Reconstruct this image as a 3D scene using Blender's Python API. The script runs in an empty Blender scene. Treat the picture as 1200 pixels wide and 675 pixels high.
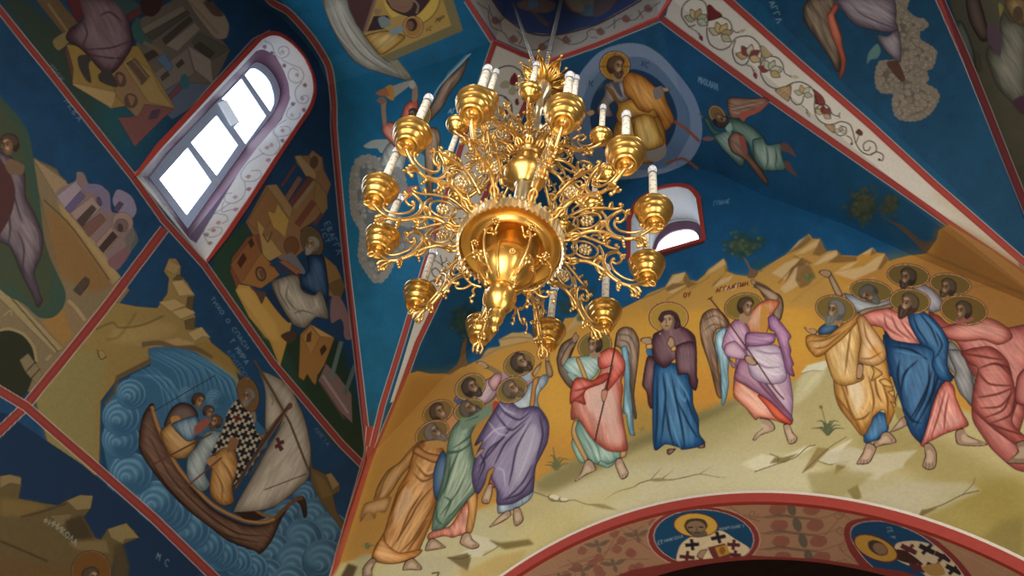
import numpy as np, math, random
# ---------------------------------------------------------------- fresco painter
# The murals are drawn as brush shapes on a fine colour chart; the walls carry the
# chart as paint (one colour per wall point), cut into a mesh for every painted motif.
PAD = 40; SC = 2
CW, CH = (1200 + 2*PAD)*SC, (675 + 2*PAD)*SC
CAN = np.zeros((CH, CW, 3), np.float32)
LAB = np.zeros((CH, CW), np.int16)
PARTS = [None]
CUR = 0
FR = (0.0, 0.0, 1.0)
LAST = None
EDGE = False
rng = np.random.default_rng(7)

def F(x0=0, y0=0, k=1.0):
    global FR
    FR = (x0, y0, float(k))

def part(name=None, label=None):
    global CUR
    if name is None:
        CUR = 0
    else:
        PARTS.append((name, label)); CUR = len(PARTS) - 1

def col(c):
    if isinstance(c, str):
        c = c.lstrip('#'); return np.array([int(c[i:i+2], 16) for i in (0, 2, 4)], np.float32)/255
    return np.array(c, np.float32)

def mix(a, b, t): return col(a)*(1-t) + col(b)*t

def pts(s):
    if isinstance(s, str):
        s = [tuple(map(float, q.split(','))) for q in s.split()]
    a = np.array(s, float)
    return np.stack([(FR[0] + a[:, 0]/FR[2] + PAD)*SC, (FR[1] + a[:, 1]/FR[2] + PAD)*SC], 1)

def smooth(P, closed=True, n=6):
    N = len(P)
    if N < 3: return P
    out = []
    rngi = range(N) if closed else range(N-1)
    t = np.linspace(0, 1, n, endpoint=False)[:, None]
    for i in rngi:
        if closed: p0, p1, p2, p3 = P[i-1], P[i], P[(i+1) % N], P[(i+2) % N]
        else: p0, p1, p2, p3 = P[max(i-1, 0)], P[i], P[i+1], P[min(i+2, N-1)]
        c = .42
        m1, m2 = (p2-p0)*c, (p3-p1)*c
        out.append((2*t**3-3*t**2+1)*p1 + (t**3-2*t**2+t)*m1 + (-2*t**3+3*t**2)*p2 + (t**3-t**2)*m2)
    out = np.concatenate(out)
    if not closed: out = np.vstack([out, P[-1:]])
    return out

def raster(Q, margin=0):
    """coverage mask of polygon Q (canvas pixels) -> (x0, y0, mask)"""
    x0 = int(max(0, math.floor(Q[:, 0].min()) - margin)); x1 = int(min(CW, math.ceil(Q[:, 0].max()) + 1 + margin))
    y0 = int(max(0, math.floor(Q[:, 1].min()) - margin)); y1 = int(min(CH, math.ceil(Q[:, 1].max()) + 1 + margin))
    if x1 <= x0 or y1 <= y0: return None
    w, h = x1-x0, y1-y0
    SUB = 2
    acc = np.zeros((h*SUB, w+2), np.float32)
    A = Q - (x0, y0); B = np.roll(A, -1, 0)
    ys_all, xs_all, sg_all = [], [], []
    for (xa, ya), (xb, yb) in zip(A, B):
        if ya == yb: continue
        s = 1
        if ya > yb: xa, ya, xb, yb, s = xb, yb, xa, ya, -1
        r0 = max(0, math.ceil(ya*SUB - .5)); r1 = min(h*SUB-1, math.ceil(yb*SUB - .5) - 1)
        if r1 < r0: continue
        r = np.arange(r0, r1+1)
        x = xa + ((r+.5)/SUB - ya)*(xb-xa)/(yb-ya)
        ys_all.append(r); xs_all.append(x); sg_all.append(np.full(len(r), s, np.float32))
    if not ys_all: return None
    r = np.concatenate(ys_all); x = np.clip(np.concatenate(xs_all), 0, w); s = np.concatenate(sg_all)
    xi = np.floor(x).astype(int); f = (x - xi).astype(np.float32)
    np.add.at(acc, (r, xi), s*(1-f)); np.add.at(acc, (r, xi+1), s*f)
    m = np.clip(np.abs(np.cumsum(acc, 1))[:, :w], 0, 1)
    return x0, y0, m.reshape(h, SUB, w).mean(1)

def blur(m, r):
    r = int(round(r))
    if r < 1: return m
    for _ in range(2):
        for ax in (0, 1):
            pad = [(0, 0), (0, 0)]; pad[ax] = (r+1, r)
            c = np.cumsum(np.pad(m, pad, mode='edge'), ax, dtype=np.float64)
            n = m.shape[ax]; k = 2*r+1
            m = ((np.take(c, range(k, k+n), ax) - np.take(c, range(0, n), ax))/k).astype(np.float32)
    return m

def put(R, c, alpha=1.0, label=True):
    x0, y0, m = R
    h, w = m.shape
    v = CAN[y0:y0+h, x0:x0+w]
    a = (m*alpha)[..., None]
    v += (c - v)*a
    if label and CUR: LAB[y0:y0+h, x0:x0+w][m*alpha > .5] = CUR

def clipto(R):
    if LAST is None: return R
    x0, y0, m = R; X, Y, M = LAST
    h, w = m.shape
    out = np.zeros_like(m)
    ax, ay = max(x0, X), max(y0, Y); bx, by = min(x0+w, X+M.shape[1]), min(y0+h, Y+M.shape[0])
    if bx > ax and by > ay:
        out[ay-y0:by-y0, ax-x0:bx-x0] = m[ay-y0:by-y0, ax-x0:bx-x0]*M[ay-Y:by-Y, ax-X:bx-X]
    return x0, y0, out

def poly(s, c, sm=True, b=0, a=1.0, grad=None, clip=False, keep=False, label=True):
    global LAST
    P = pts(s)
    if sm: P = smooth(P)
    R = raster(P, margin=int(b*SC*2)+1)
    if R is None: return
    if b: R = (R[0], R[1], blur(R[2], b*SC))
    if clip: R = clipto(R)
    c = col(c)
    if grad:
        (gx0, gy0), (gx1, gy1) = pts([grad[0], grad[1]])
        h, w = R[2].shape
        X, Y = np.meshgrid(np.arange(w)+R[0], np.arange(h)+R[1])
        d = ((X-gx0)*(gx1-gx0)+(Y-gy0)*(gy1-gy0))/((gx1-gx0)**2+(gy1-gy0)**2)
        d = np.clip(d, 0, 1)[..., None].astype(np.float32)
        c = c*(1-d) + col(grad[2])*d
    put(R, c, a, label)
    if EDGE and not sm and not b and not clip and not grad and CUR and a > .9:
        Q = np.vstack([P, P[:1]]); q = [Q[0]]
        for i in range(1, len(Q)):
            for t in np.linspace(0, 1, 4)[1:]: q.append(Q[i-1]*(1-t)+Q[i]*t)
        R2 = raster(ribbon(np.array(q), np.full(len(q), .75*SC)), margin=1)
        if R2 is not None: put(R2, (c if c.ndim == 1 else c.mean((0, 1)))*.5, .5, False)
    if keep: LAST = R
    return R

def ell(cx, cy, rx, ry, c, rot=0, **k):
    t = np.linspace(0, 2*math.pi, 28, endpoint=False); r = math.radians(rot)
    x = rx*np.cos(t); y = ry*np.sin(t)
    return poly(list(zip(cx + x*math.cos(r) - y*math.sin(r), cy + x*math.sin(r) + y*math.cos(r))), c, sm=False, **k)

def ribbon(P, wid):
    T = np.gradient(P, axis=0); T /= np.maximum(np.linalg.norm(T, axis=1, keepdims=True), 1e-6)
    N = np.stack([-T[:, 1], T[:, 0]], 1)
    return np.vstack([P + N*wid[:, None]/2, (P - N*wid[:, None]/2)[::-1]])

def stroke(s, w, c, taper=None, sm=True, b=0, a=1.0, clip=False, closed=False, label=True):
    """brush line; w in photo pixels; taper: 'b' both ends, 'e' end, 's' start"""
    P = pts(s)
    if closed: P = np.vstack([P, P[:1]])
    if sm: P = smooth(P, closed=False)
    else:
        q = [P[0]]
        for i in range(1, len(P)):
            for t in np.linspace(0, 1, 6)[1:]: q.append(P[i-1]*(1-t)+P[i]*t)
        P = np.array(q)
    n = len(P); t = np.linspace(0, 1, n)
    k = np.ones(n)
    if taper == 'b': k = np.sin(np.pi*np.clip(t, .02, .98))**.7
    elif taper == 'e': k = (1-t)**.8 + .05
    elif taper == 's': k = t**.8 + .05
    R = raster(ribbon(P, k*w*SC), margin=int(b*SC*2)+1)
    if R is None: return
    if b: R = (R[0], R[1], blur(R[2], b*SC))
    if clip: R = clipto(R)
    put(R, col(c), a, label)

_n = rng.random((512, 512)).astype(np.float32)
def noise_at(X, Y):
    X = X % 512; Y = Y % 512
    xi = X.astype(int); yi = Y.astype(int); fx = X-xi; fy = Y-yi
    fx = fx*fx*(3-2*fx); fy = fy*fy*(3-2*fy)
    a = _n[yi, xi]; b_ = _n[yi, (xi+1) % 512]; c = _n[(yi+1) % 512, xi]; d = _n[(yi+1) % 512, (xi+1) % 512]
    return (a*(1-fx)+b_*fx)*(1-fy) + (c*(1-fx)+d*fx)*fy - .5

def streak(R, ang, amt, ln=14, th=1.6):
    """brush hatching along a direction inside a shape"""
    x0, y0, m = R
    h, w = m.shape
    X, Y = np.meshgrid((np.arange(w)+x0)/SC, (np.arange(h)+y0)/SC)
    r = math.radians(ang); U = X*math.cos(r)+Y*math.sin(r); V = -X*math.sin(r)+Y*math.cos(r)
    V = V + 2*noise_at(U/17+9, V/17)
    n = noise_at(U/ln, V/th+40) + .7*noise_at(U/ln/1.7+77, V/th/2.4)
    CAN[y0:y0+h, x0:x0+w] *= (1 + .6*amt*(n*m))[..., None]

def robe(s, base, light, dark, r=5, ang=None, amt=.35, sm=True, lt=.75, dk=.75, line=True, grad=None):
    """a draped shape: body colour, lighter middle, darker rim and a drawn contour"""
    global LAST
    light = mix(light, '#fff2e4', .2)
    R = poly(s, base, sm=sm, keep=True, grad=grad)
    if R is None: return
    inn = blur(R[2], r*SC*.5)
    put((R[0], R[1], R[2]*np.clip((1-inn)*1.7, 0, 1)), col(dark), dk)
    inn2 = blur(R[2], r*SC)
    put((R[0], R[1], R[2]*np.clip((inn2-.6)*2.4, 0, 1)), col(light), lt)
    if ang is not None: streak(R, ang, amt)
    if line: stroke(s, .9, mix(dark, '#1a0d08', .55), sm=sm, closed=True, a=.75)
    LAST = R

def D(c, w, *ls, b=.45, a=.9, t='b'):
    for s in ls: stroke(s, w, c, taper=t, b=b, a=a, clip=True)

def spiral(cx, cy, r, turns, a0, sgn=1, n=26, r0=.12):
    t = np.linspace(0, 1, n); an = math.radians(a0) + sgn*t*turns*2*math.pi
    rr = r*(1 - t*(1-r0))
    return list(zip(cx+rr*np.cos(an), cy+rr*np.sin(an)))

SKIN = '#a8805a'; SKD = '#5f4330'; HL = '#7d6128'
def halo(cx, cy, rx, ry, rot=0, c='#80662c', rim='#5c2a1c'):
    ell(cx, cy, rx, ry, rim, rot); e = 1.1*FR[2]
    ell(cx, cy, rx-e, ry-e, '#c9a878', rot); e = 1.7*FR[2]
    R = ell(cx, cy, rx-e, ry-e, c, rot)

def head(cx, cy, r, ang=0, v=1, hair='#4a3626', skin='#a37c58', beard=None, lng=1.0, mid=None):
    """three-quarter painted head; v=1 looks right, -1 looks left"""
    a = math.radians(ang); mid = mid or mix(skin, '#4a3320', .45)
    def T(L): return [(cx + r*(x*v*math.cos(a) - y*math.sin(a)), cy + r*(x*v*math.sin(a) + y*math.cos(a))) for x, y in L]
    q = r/FR[2]
    poly(T([(-.2, -1.1), (.35, -1.08), (.72, -.72), (.68, -.3), (.2, -.2), (-.1, .4), (-.45, .75), (-.85, .45), (-.98, -.1), (-.8, -.75)]), mix(hair, '#140c08', .25))
    poly(T([(-.2, -1.0), (.3, -1.0), (.6, -.7), (.1, -.5), (-.3, .1), (-.7, .1), (-.85, -.2), (-.65, -.7)]), mix(hair, '#d8c8b0', .15), b=.4, a=.7)
    poly(T([(.05, -.68), (.5, -.62), (.68, -.2), (.78, .12), (.66, .25), (.66, .5), (.42, .9), (.05, .85), (-.25, .4), (-.34, 0), (-.2, -.35)]), mid)
    poly(T([(.12, -.58), (.45, -.55), (.58, -.2), (.66, .1), (.55, .3), (.4, .6), (.15, .55), (-.05, .25), (-.05, -.25)]), skin, b=.35, a=.95)
    poly(T([(.18, .12), (.42, .18), (.36, .42), (.1, .38)]), mix(skin, '#e8cfa8', .45), b=.4, a=.7)
    poly(T([(.15, -.55), (.45, -.52), (.45, -.36), (.15, -.36)]), mix(skin, '#e8cfa8', .4), b=.4, a=.7)
    if beard:
        poly(T([(.68, .28), (.74, .55), (.5, 1.0*lng+.1), (.15, 1.12*lng), (-.2, .8*lng), (-.42, .3), (-.36, -.05), (-.1, .3), (.15, .5), (.4, .34)]), beard, a=.95)
        stroke(T([(.3, .45), (.35, .75), (.3, 1.0*lng)]), q*.16, mix(beard, '#d8c8b0', .35), taper='b', b=.3, a=.7)
        stroke(T([(-.1, .45), (.02, .7), (.1, .95*lng)]), q*.14, mix(beard, '#d8c8b0', .3), taper='b', b=.3, a=.6)
    dk = '#2a1a10'
    stroke(T([(-.02, -.2), (.15, -.3), (.32, -.22)]), q*.14, dk, taper='b', a=.85)
    stroke(T([(.42, -.22), (.55, -.28), (.66, -.2)]), q*.12, dk, taper='b', a=.85)
    ell(*T([(.16, -.08)])[0], r*.11, r*.08, dk, a=.85); ell(*T([(.54, -.08)])[0], r*.09, r*.07, dk, a=.85)
    stroke(T([(.4, -.18), (.56, .15), (.62, .2), (.42, .25)]), q*.1, mix(skin, '#3a2010', .7), a=.8)
    stroke(T([(.3, .45), (.45, .42), (.6, .45)]), q*.12, '#5a2a1c', taper='b', a=.8)

def foot(s, toes=None, c='#a08468'):
    P = poly(s, '#2e1c12')
    k = 1.2*FR[2]; A = np.array([tuple(map(float, q.split(','))) for q in s.split()]); ctr = A.mean(0)
    B = ctr + (A-ctr)*(1 - k*1.0/np.maximum(np.linalg.norm(A-ctr, axis=1, keepdims=True), k*1.5))
    poly([tuple(q) for q in B], c)
    B2 = ctr + (A-ctr)*.5
    poly([tuple(q) for q in B2], mix(c, '#e0c8a8', .5), b=.6, a=.7)
    if toes:
        for t in toes: stroke(t, .6, '#3a2416', a=.7)

def hand(s, c='#a8855f'):
    poly(s, '#4a3020'); A = np.array([tuple(map(float, q.split(','))) for q in s.split()]); ctr = A.mean(0)
    poly([tuple(q) for q in ctr + (A-ctr)*.82], c)

GL = {'А': ['0,1 .5,0 1,1', '.2,.6 .8,.6'], 'Г': ['0,1 0,0 .9,0'], 'Е': ['.9,0 0,0 0,1 .9,1', '0,.5 .7,.5'], 'И': ['0,0 0,1 1,0 1,1'],
 'К': ['0,0 0,1', '.9,0 0,.5 .9,1'], 'Л': ['0,1 .5,0 1,1'], 'М': ['0,1 .1,0 .5,.6 .9,0 1,1'], 'Н': ['0,0 0,1', '1,0 1,1', '0,.5 1,.5'],
 'О': ['.5,0 0,.3 0,.7 .5,1 1,.7 1,.3 .5,0'], 'П': ['0,1 0,0 1,0 1,1'], 'Р': ['0,1 0,0 .8,.1 .8,.45 0,.5'], 'С': ['1,.1 .5,0 0,.3 0,.7 .5,1 1,.9'],
 'Т': ['0,0 1,0', '.5,0 .5,1'], 'У': ['0,0 .5,.5', '1,0 .3,1'], 'Д': ['0,1 .15,.8 .5,0 .85,.8 1,1', '.1,.8 .9,.8'], 'Х': ['0,0 1,1', '1,0 0,1'],
 'Ъ': ['0,0 .3,0 .3,1 .9,.9 .9,.6 .3,.5'], 'Ѧ': ['0,1 .5,0 1,1', '.2,.6 .8,.6', '.5,.6 .5,1'], 'І': ['.5,0 .5,1'], 'Ф': ['.5,0 .5,1', '.5,.2 0,.5 .5,.8 1,.5 .5,.2'], 'В': ['0,0 0,1 .8,.8 .1,.5 .7,.2 0,0'], '~': ['0,.4 .4,.1 .6,.4 1,.1'], '.': ['.3,.9 .5,1']}
def cloud(P, r, lo, mid, hi, n, rr):
    poly(P, lo); Q = smooth(pts(P)); A = Q/SC - PAD; A = (A - np.array(FR[:2]))*FR[2]
    d = np.concatenate([[0], np.cumsum(np.linalg.norm(np.diff(A, axis=0), axis=1))]); t = np.arange(0, d[-1], r*1.25)
    E_ = np.stack([np.interp(t, d, A[:, 0]), np.interp(t, d, A[:, 1])], 1)
    for x, y in E_: ell(x, y, r, r, mix(mid, hi, .35*rr.random()))
    B = A; x0, y0 = A.min(0); x1, y1 = A.max(0); k = 0
    for _ in range(n*8):
        x, y = rr.uniform(x0, x1), rr.uniform(y0, y1)
        c = False
        for i in range(0, len(B)):
            (xa, ya), (xb, yb) = B[i], B[i-1]
            if (ya > y) != (yb > y) and x < (xb-xa)*(y-ya)/(yb-ya)+xa: c = not c
        if not c: continue
        q = r*rr.uniform(.6, 1.15)
        ell(x, y, q, q, lo, a=.45, b=.5); ell(x-q*.1, y-q*.15, q*.85, q*.8, mix(mid, hi, .5*rr.random()), a=.85, b=.5); stroke(spiral(x, y, q*.75, 1.1, rr.random()*360, 1, 12), .9, mix(hi, '#fff6ea', .15), taper='b', a=.6); stroke(spiral(x+q*.15, y+q*.15, q*.8, .5, rr.random()*360, 1, 8), .8, lo, taper='b', a=.5)
        k += 1
        if k > n: break

def text(s, x, y, adv, up, c, w=.9, a=.7, lw=.72):
    w = w*1.35; a = min(1, a*1.15)
    """adv: vector of one letter step, up: vector of the letter's height (photo px / frame)"""
    ax, ay = adv; ux, uy = up
    for i, ch in enumerate(s):
        for g in GL.get(ch, []):
            L = [tuple(map(float, q.split(','))) for q in g.split()]
            stroke([(x + (i+lx*lw)*ax + (1-ly)*ux, y + (i+lx*lw)*ay + (1-ly)*uy) for lx, ly in L], w, c, sm=False, a=a)
# ---------------------------------------------------------------- grounds, bands and the left wall
RED = '#8e3430'; REDB = '#a03a30'; PALE = '#b9a9a0'; WHITE = '#bdb6ac'; INK = '#4a433c'
RLEFT = '#7f302d'
def band(s, w, c=RED, edge=True, sm=True):
    if edge: stroke(s, w+2.2, PALE, sm=sm, a=.8)
    stroke(s, w, c, sm=sm)
    if edge: stroke(s, w*.35, mix(c, '#d05a48', .3), sm=sm, a=.5, b=.5)

def flower(cx, cy, r, rot, cols, n=5):
    r = r*1.2; cx = cx - .12*r*math.cos(math.radians(rot)); cy = cy - .12*r*math.sin(math.radians(rot))
    for i in range(n):
        a = math.radians(rot + (i-(n-1)/2)*(230/n)); c = cols[i % len(cols)]
        ux, uy = math.cos(a), math.sin(a); px, py = -uy, ux
        L = [(cx+ux*r*.05, cy+uy*r*.05), (cx+ux*r*.45+px*r*.32, cy+uy*r*.45+py*r*.32), (cx+ux*r, cy+uy*r), (cx+ux*r*.45-px*r*.32, cy+uy*r*.45-py*r*.32)]
        poly(L, '#5a4a3c'); m = np.array(L).mean(0)
        poly([tuple(m+(np.array(q)-m)*.8) for q in L], c, grad=None)

def paint_grounds():
    global CAN
    F()
    CAN[:] = col('#10486c')
    poly('-40,-40 0,10 240,305 430,548 385,720 -40,720', '#143c62', sm=False)
    # left web and the Ascension sky, right web
    poly('300,-40 338,12 362,38 378,62 389,100 393,160 404,290 415,390 428,500 432,548 505,310 581,48 545,-40', '#0b5a82', sm=False)
    poly('-40,-40 300,-40 338,12 362,38 378,62 389,100 393,160 404,290 415,390 428,500 430,548 240,305 -40,-40', '#153a60', sm=False)
    poly('640,73 780,20 1250,340 1240,420 430,560', '#104468', sm=False); poly('560,400 640,270 740,215 800,196 860,207 920,235 1000,262 1085,300 1120,420 500,520', '#0f4872', sm=False)
    poly('845,-40 1100,-40 1160,140 1210,260 1210,310', '#0f4062', sm=False)
    poly('1098,-40 1260,-40 1260,360 1202,250 1160,140', '#4f4a34', sm=False)
    # soft brush mottling of the blue
    X, Y = np.meshgrid(np.arange(CW)/SC, np.arange(CH)/SC)
    CAN *= (1 + .16*noise_at(X/60, Y/60) + .10*noise_at(X/11+50, Y/11) + .06*noise_at(X/2.2, Y/2.2+9))[..., None]

def paint_left_lunette():
    global EDGE
    EDGE = True
    F(50, 0, 5)
    # green ground of the left panel
    poly('-260,-10 -100,-10 190,240 330,520 560,700 420,860 -20,330', '#2c3c34', b=4, sm=False)
    poly('330,420 760,640 540,1010 300,760', '#17566a', b=14, a=.7, sm=False)
    part('painted_building', 'painted grey church buildings behind the seated evangelist')
    poly('570,110 780,-10 880,0 1000,10 1085,130 1080,210 1050,232 1100,290 1050,400 1000,495 870,590 740,675 600,520 540,300', '#5c544c', sm=False)
    poly('850,0 930,-10 1040,60 1090,140 1080,215 1040,228 990,200', '#8a7a6a'); poly('940,10 1000,20 1060,90 1000,90', '#5a463a'); stroke('860,10 950,110 1030,200', 3, '#7d6a58')
    poly('870,250 920,190 1100,290 990,350', '#4c4c40', sm=False); poly('885,275 920,245 1010,310 975,340', '#3a342e', sm=False)
    poly('850,265 985,350 1000,495 890,410', '#7d726e', sm=False); poly('700,230 860,95 880,120 720,260', '#3c3630', sm=False)
    poly('570,170 820,30 840,60 620,210', '#6e665c', sm=False); poly('600,200 850,60 860,80 640,240', '#45403a', sm=False)
    poly('720,265 890,130 925,170 790,300', '#7a7066', sm=False); poly('560,340 650,290 680,320 600,370', '#3a302a', sm=False)
    poly('780,330 850,280 890,430 700,540 640,440', '#6c645c', sm=False); poly('780,380 815,345 830,370 795,400', '#3c3430', sm=False); poly('690,450 730,415 745,440 700,475', '#453a34', sm=False)
    poly('700,545 800,480 1000,495 940,590 760,700 690,640', '#4e5a72', sm=False); poly('735,560 800,490 815,520 745,590', '#6a3c48', sm=False)
    poly('520,160 560,100 590,190 640,250 600,275 540,230', '#2e5252'); poly('810,450 840,435 860,500 830,525 808,500', '#2c5a66')
    stroke('590,250 670,290 740,360', 5, '#6a5c4a'); poly('665,345 715,310 765,390 735,420', '#4a6488', sm=False)
    part('painted_furniture', 'painted ochre throne, footstool and writing desk of the left evangelist')
    poly('-40,0 90,-10 215,140 190,200 110,190', '#5e4c34', sm=False); stroke('30,20 150,190', 3, '#7c6644'); poly('60,240 140,185 165,230 95,295', '#7a6840')
    poly('140,260 230,270 560,270 780,640 620,600 400,635 175,485', '#8a7038', sm=False)
    poly('175,485 430,540 420,600 400,635 380,620 180,500', '#a08656', sm=False); poly('140,260 180,400 175,485 130,300', '#5a3a34', sm=False)
    poly('395,430 470,370 770,635 700,690 560,700 430,560', '#84684a', sm=False); poly('470,370 520,330 640,420 690,530 770,635 620,600', '#927a4a', sm=False)
    poly('490,370 540,340 625,450 580,500', '#5a4638', sm=False); stroke('500,385 575,485', 2, '#7a6250'); stroke('530,350 615,455', 2, '#7a6250')
    ell(455, 465, 32, 45, '#5a4038', rot=-20); ell(517, 590, 38, 42, '#5a4038', rot=-20); poly('500,560 540,570 520,620', '#84644c'); poly('440,440 470,450 455,490', '#84644c')
    poly('600,610 770,635 700,700 540,860 440,690 560,680', '#74484a', sm=False); poly('640,650 690,640 670,690 620,700', '#4c3a50', sm=False)
    part('painted_evangelist', 'painted seated evangelist in a dark plum robe, left of the window')
    robe('150,-20 420,-20 500,60 515,150 525,270 440,400 380,440 330,400 230,290 140,230 160,170 240,100', '#4c3440', '#6a5460', '#2c1c26', r=9, ang=60, amt=.3)
    D('#2c1c26', 1.6, '250,290 400,280 510,240', '270,320 400,340 470,340', '330,100 390,70 470,130', '240,120 260,200 230,280')
    D('#7c6470', 1.3, '300,110 400,90 450,170 440,250', '180,150 250,130', '390,420 440,320 500,270')
    poly('130,-20 210,-20 240,100 200,130', '#5a2428', sm=False); poly('400,-20 500,-20 580,50 520,110 470,60', '#2f4a4c'); poly('490,90 570,40 580,80 510,130', '#5a2c30', sm=False)
    poly('570,-20 690,-20 697,40 650,95 590,80', '#38211e')
    poly('205,335 250,320 290,345 270,380 285,480 255,470 215,400', '#3a3634'); poly('325,440 370,405 410,440 440,500 420,510 340,480', '#3a3634')
    part()
    F(); text('МИХ', 58, 78, (5, 6.5), (4, -3), '#6d7f96', .8, .5)
    # right evangelist
    F(240, 170, 5)
    poly('20,640 230,455 300,560 160,830 330,1010 720,1720 930,1890 1000,1500 940,1700 700,1400', '#2a4034', b=2, sm=False)
    F(240, 260, 5); poly('25,295 230,0 260,90 190,390 500,800 930,1390 780,1260 330,700', '#24402f', b=1, sm=False)
    poly('450,700 560,650 800,700 930,1200 920,1400 640,1100', '#223624', b=3, sm=False)
    F(240, 170, 5)
    part('painted_building', 'painted ochre towers and houses behind the writing evangelist')
    poly('360,235 420,230 510,360 640,210 600,185 540,110 525,65 610,60 630,30 690,75 700,150 740,230 715,300 720,370 690,410 560,500 600,600 480,700 300,560 240,450 270,400', '#8a6440', sm=False)
    poly('525,65 560,60 655,160 650,200 590,180', '#a08258', sm=False); poly('610,60 630,30 690,75 690,150 650,165', '#8e6c48', sm=False); ell(640, 100, 22, 35, '#5a4430', rot=10)
    stroke('500,360 625,190', 8, '#6a3a30', sm=False); stroke('525,370 645,215', 5, '#8c7458', sm=False); stroke('470,330 560,190', 6, '#80583e', sm=False); stroke('450,240 530,120', 3.2, '#6a3838', sm=False)
    poly('650,200 715,290 720,370 690,410 640,330', '#8c6a3e', sm=False); stroke('540,470 640,330', 8, '#77402e', sm=False); stroke('640,470 690,400', 5, '#5a3a3c', sm=False)
    poly('360,235 420,230 515,370 500,430 440,360', '#96784e', sm=False); poly('250,450 370,250 460,370 320,520', '#8c6238', sm=False)
    poly('365,385 410,400 425,340 495,440 470,540 400,480', '#b08a42', sm=False); poly('305,430 350,490 340,520 395,560 455,640 380,680 330,640', '#a8884e', sm=False); stroke('340,520 370,570 395,505', 2, '#6a4a2c', sm=False)
    poly('160,660 250,540 320,520 340,640 260,720 190,850 150,740', '#7c4630', sm=False)
    F(240, 260, 5)
    poly('150,250 240,140 290,70 330,180 400,260 440,310 370,360 210,360', '#8a5630', sm=False); poly('190,240 225,180 245,215 210,270', '#4c281c', sm=False); poly('255,120 275,95 290,130 270,155', '#4c281c', sm=False)
    poly('330,180 400,260 440,310 330,390 215,360', '#9a6834', sm=False); ell(328, 305, 30, 44, '#5a3c26', rot=-15); ell(328, 305, 20, 32, '#9a7248', rot=-15); poly('315,285 350,290 335,335', '#6a4a38')
    ell(508, 140, 45, 55, '#704828')
    part('painted_furniture', 'painted ochre footstool and bench of the writing evangelist')
    poly('180,400 200,365 260,375 380,450 510,590 500,640 440,850 380,700 260,560', '#b58a3c', sm=False); poly('180,400 260,380 420,600 440,700 350,680', '#c79e52', b=1, a=.6, sm=False); poly('180,400 240,500 420,760 445,840 400,720', '#8c6430', b=1, a=.7, sm=False)
    poly('700,200 770,260 825,380 790,460 720,430', '#8a6838', sm=False); poly('715,370 800,330 825,380 780,455', '#6c522c', sm=False)
    F(260, 380, 5)
    poly('460,60 520,0 660,80 600,240 560,300 550,355 530,340 500,290 480,330 450,310', '#9a6a30', sm=False); poly('520,0 660,80 575,70', '#c09650', sm=False); poly('470,70 520,10 575,75 520,180', '#a8783a', sm=False); poly('500,60 525,40 520,100 495,105', '#5a3420', sm=False); poly('575,150 600,120 615,145 585,185', '#4a2a1c', sm=False)
    poly('610,230 680,300 760,410 765,580 700,520 565,330', '#77605c', sm=False); stroke('590,300 740,520', 3, '#94807a'); stroke('570,335 720,560', 2, '#55423c')
    stroke('640,320 700,100', 5, '#5c6e6c', sm=False); stroke('720,410 780,240', 5, '#52625e', sm=False)
    F(240, 260, 5)
    poly('740,450 790,440 840,540 860,680 820,680 800,570 740,590', '#8a6464'); poly('735,610 800,575 815,640 780,690 740,660', '#223a5a'); 
    part('painted_evangelist', 'painted bearded evangelist writing, in navy and cream robes, right of the window')
    halo(628, 115, 62, 95, -22, c='#5c4a2c')
    robe('600,200 690,200 715,300 725,420 700,500 640,420 560,380 555,310 610,290', '#1c3a62', '#2c5284', '#0e1c34', r=7, ang=70)
    poly('360,430 400,400 500,570 490,590 430,530', '#1a3050')
    robe('390,360 440,330 540,310 570,400 640,430 680,400 720,520 720,570 650,560 590,620 520,600 440,480', '#8c8474', '#b0a896', '#564e44', r=8, ang=65)
    D('#5c5448', 1.6, '430,340 440,420 500,520', '490,360 480,450 560,540', '520,540 570,520 640,540', '620,430 660,520', '550,500 560,590')
    D('#c4bca8', 1.2, '520,360 540,440 560,520', '610,520 650,500 660,430')
    poly('450,210 510,180 560,240 590,300 540,300 480,250', '#6e6a72'); stroke('380,250 470,290 560,320', 2, '#5a3020'); poly('430,230 480,230 560,290 540,310', '#9a5c34', sm=False)
    head(628, 135, 46, 15, -1, hair='#8c8274', beard='#8c8478', skin='#9a7a5c', lng=1.25)
    poly('260,380 290,395 345,410 360,420 335,480 320,460 300,420', '#5a4030')
    F(260, 380, 5); poly('345,70 380,45 430,40 430,90 390,108', '#4a3428')
    part()
    F(); text('ЕВАГГЛ', 380, 262, (2.6, 6.4), (6, -3), '#8ba0ac', .8, .55); text('ІСТ', 375, 268, (2.6, 6.4), (4.5, -2), '#8ba0ac', .8, .5)

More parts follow.
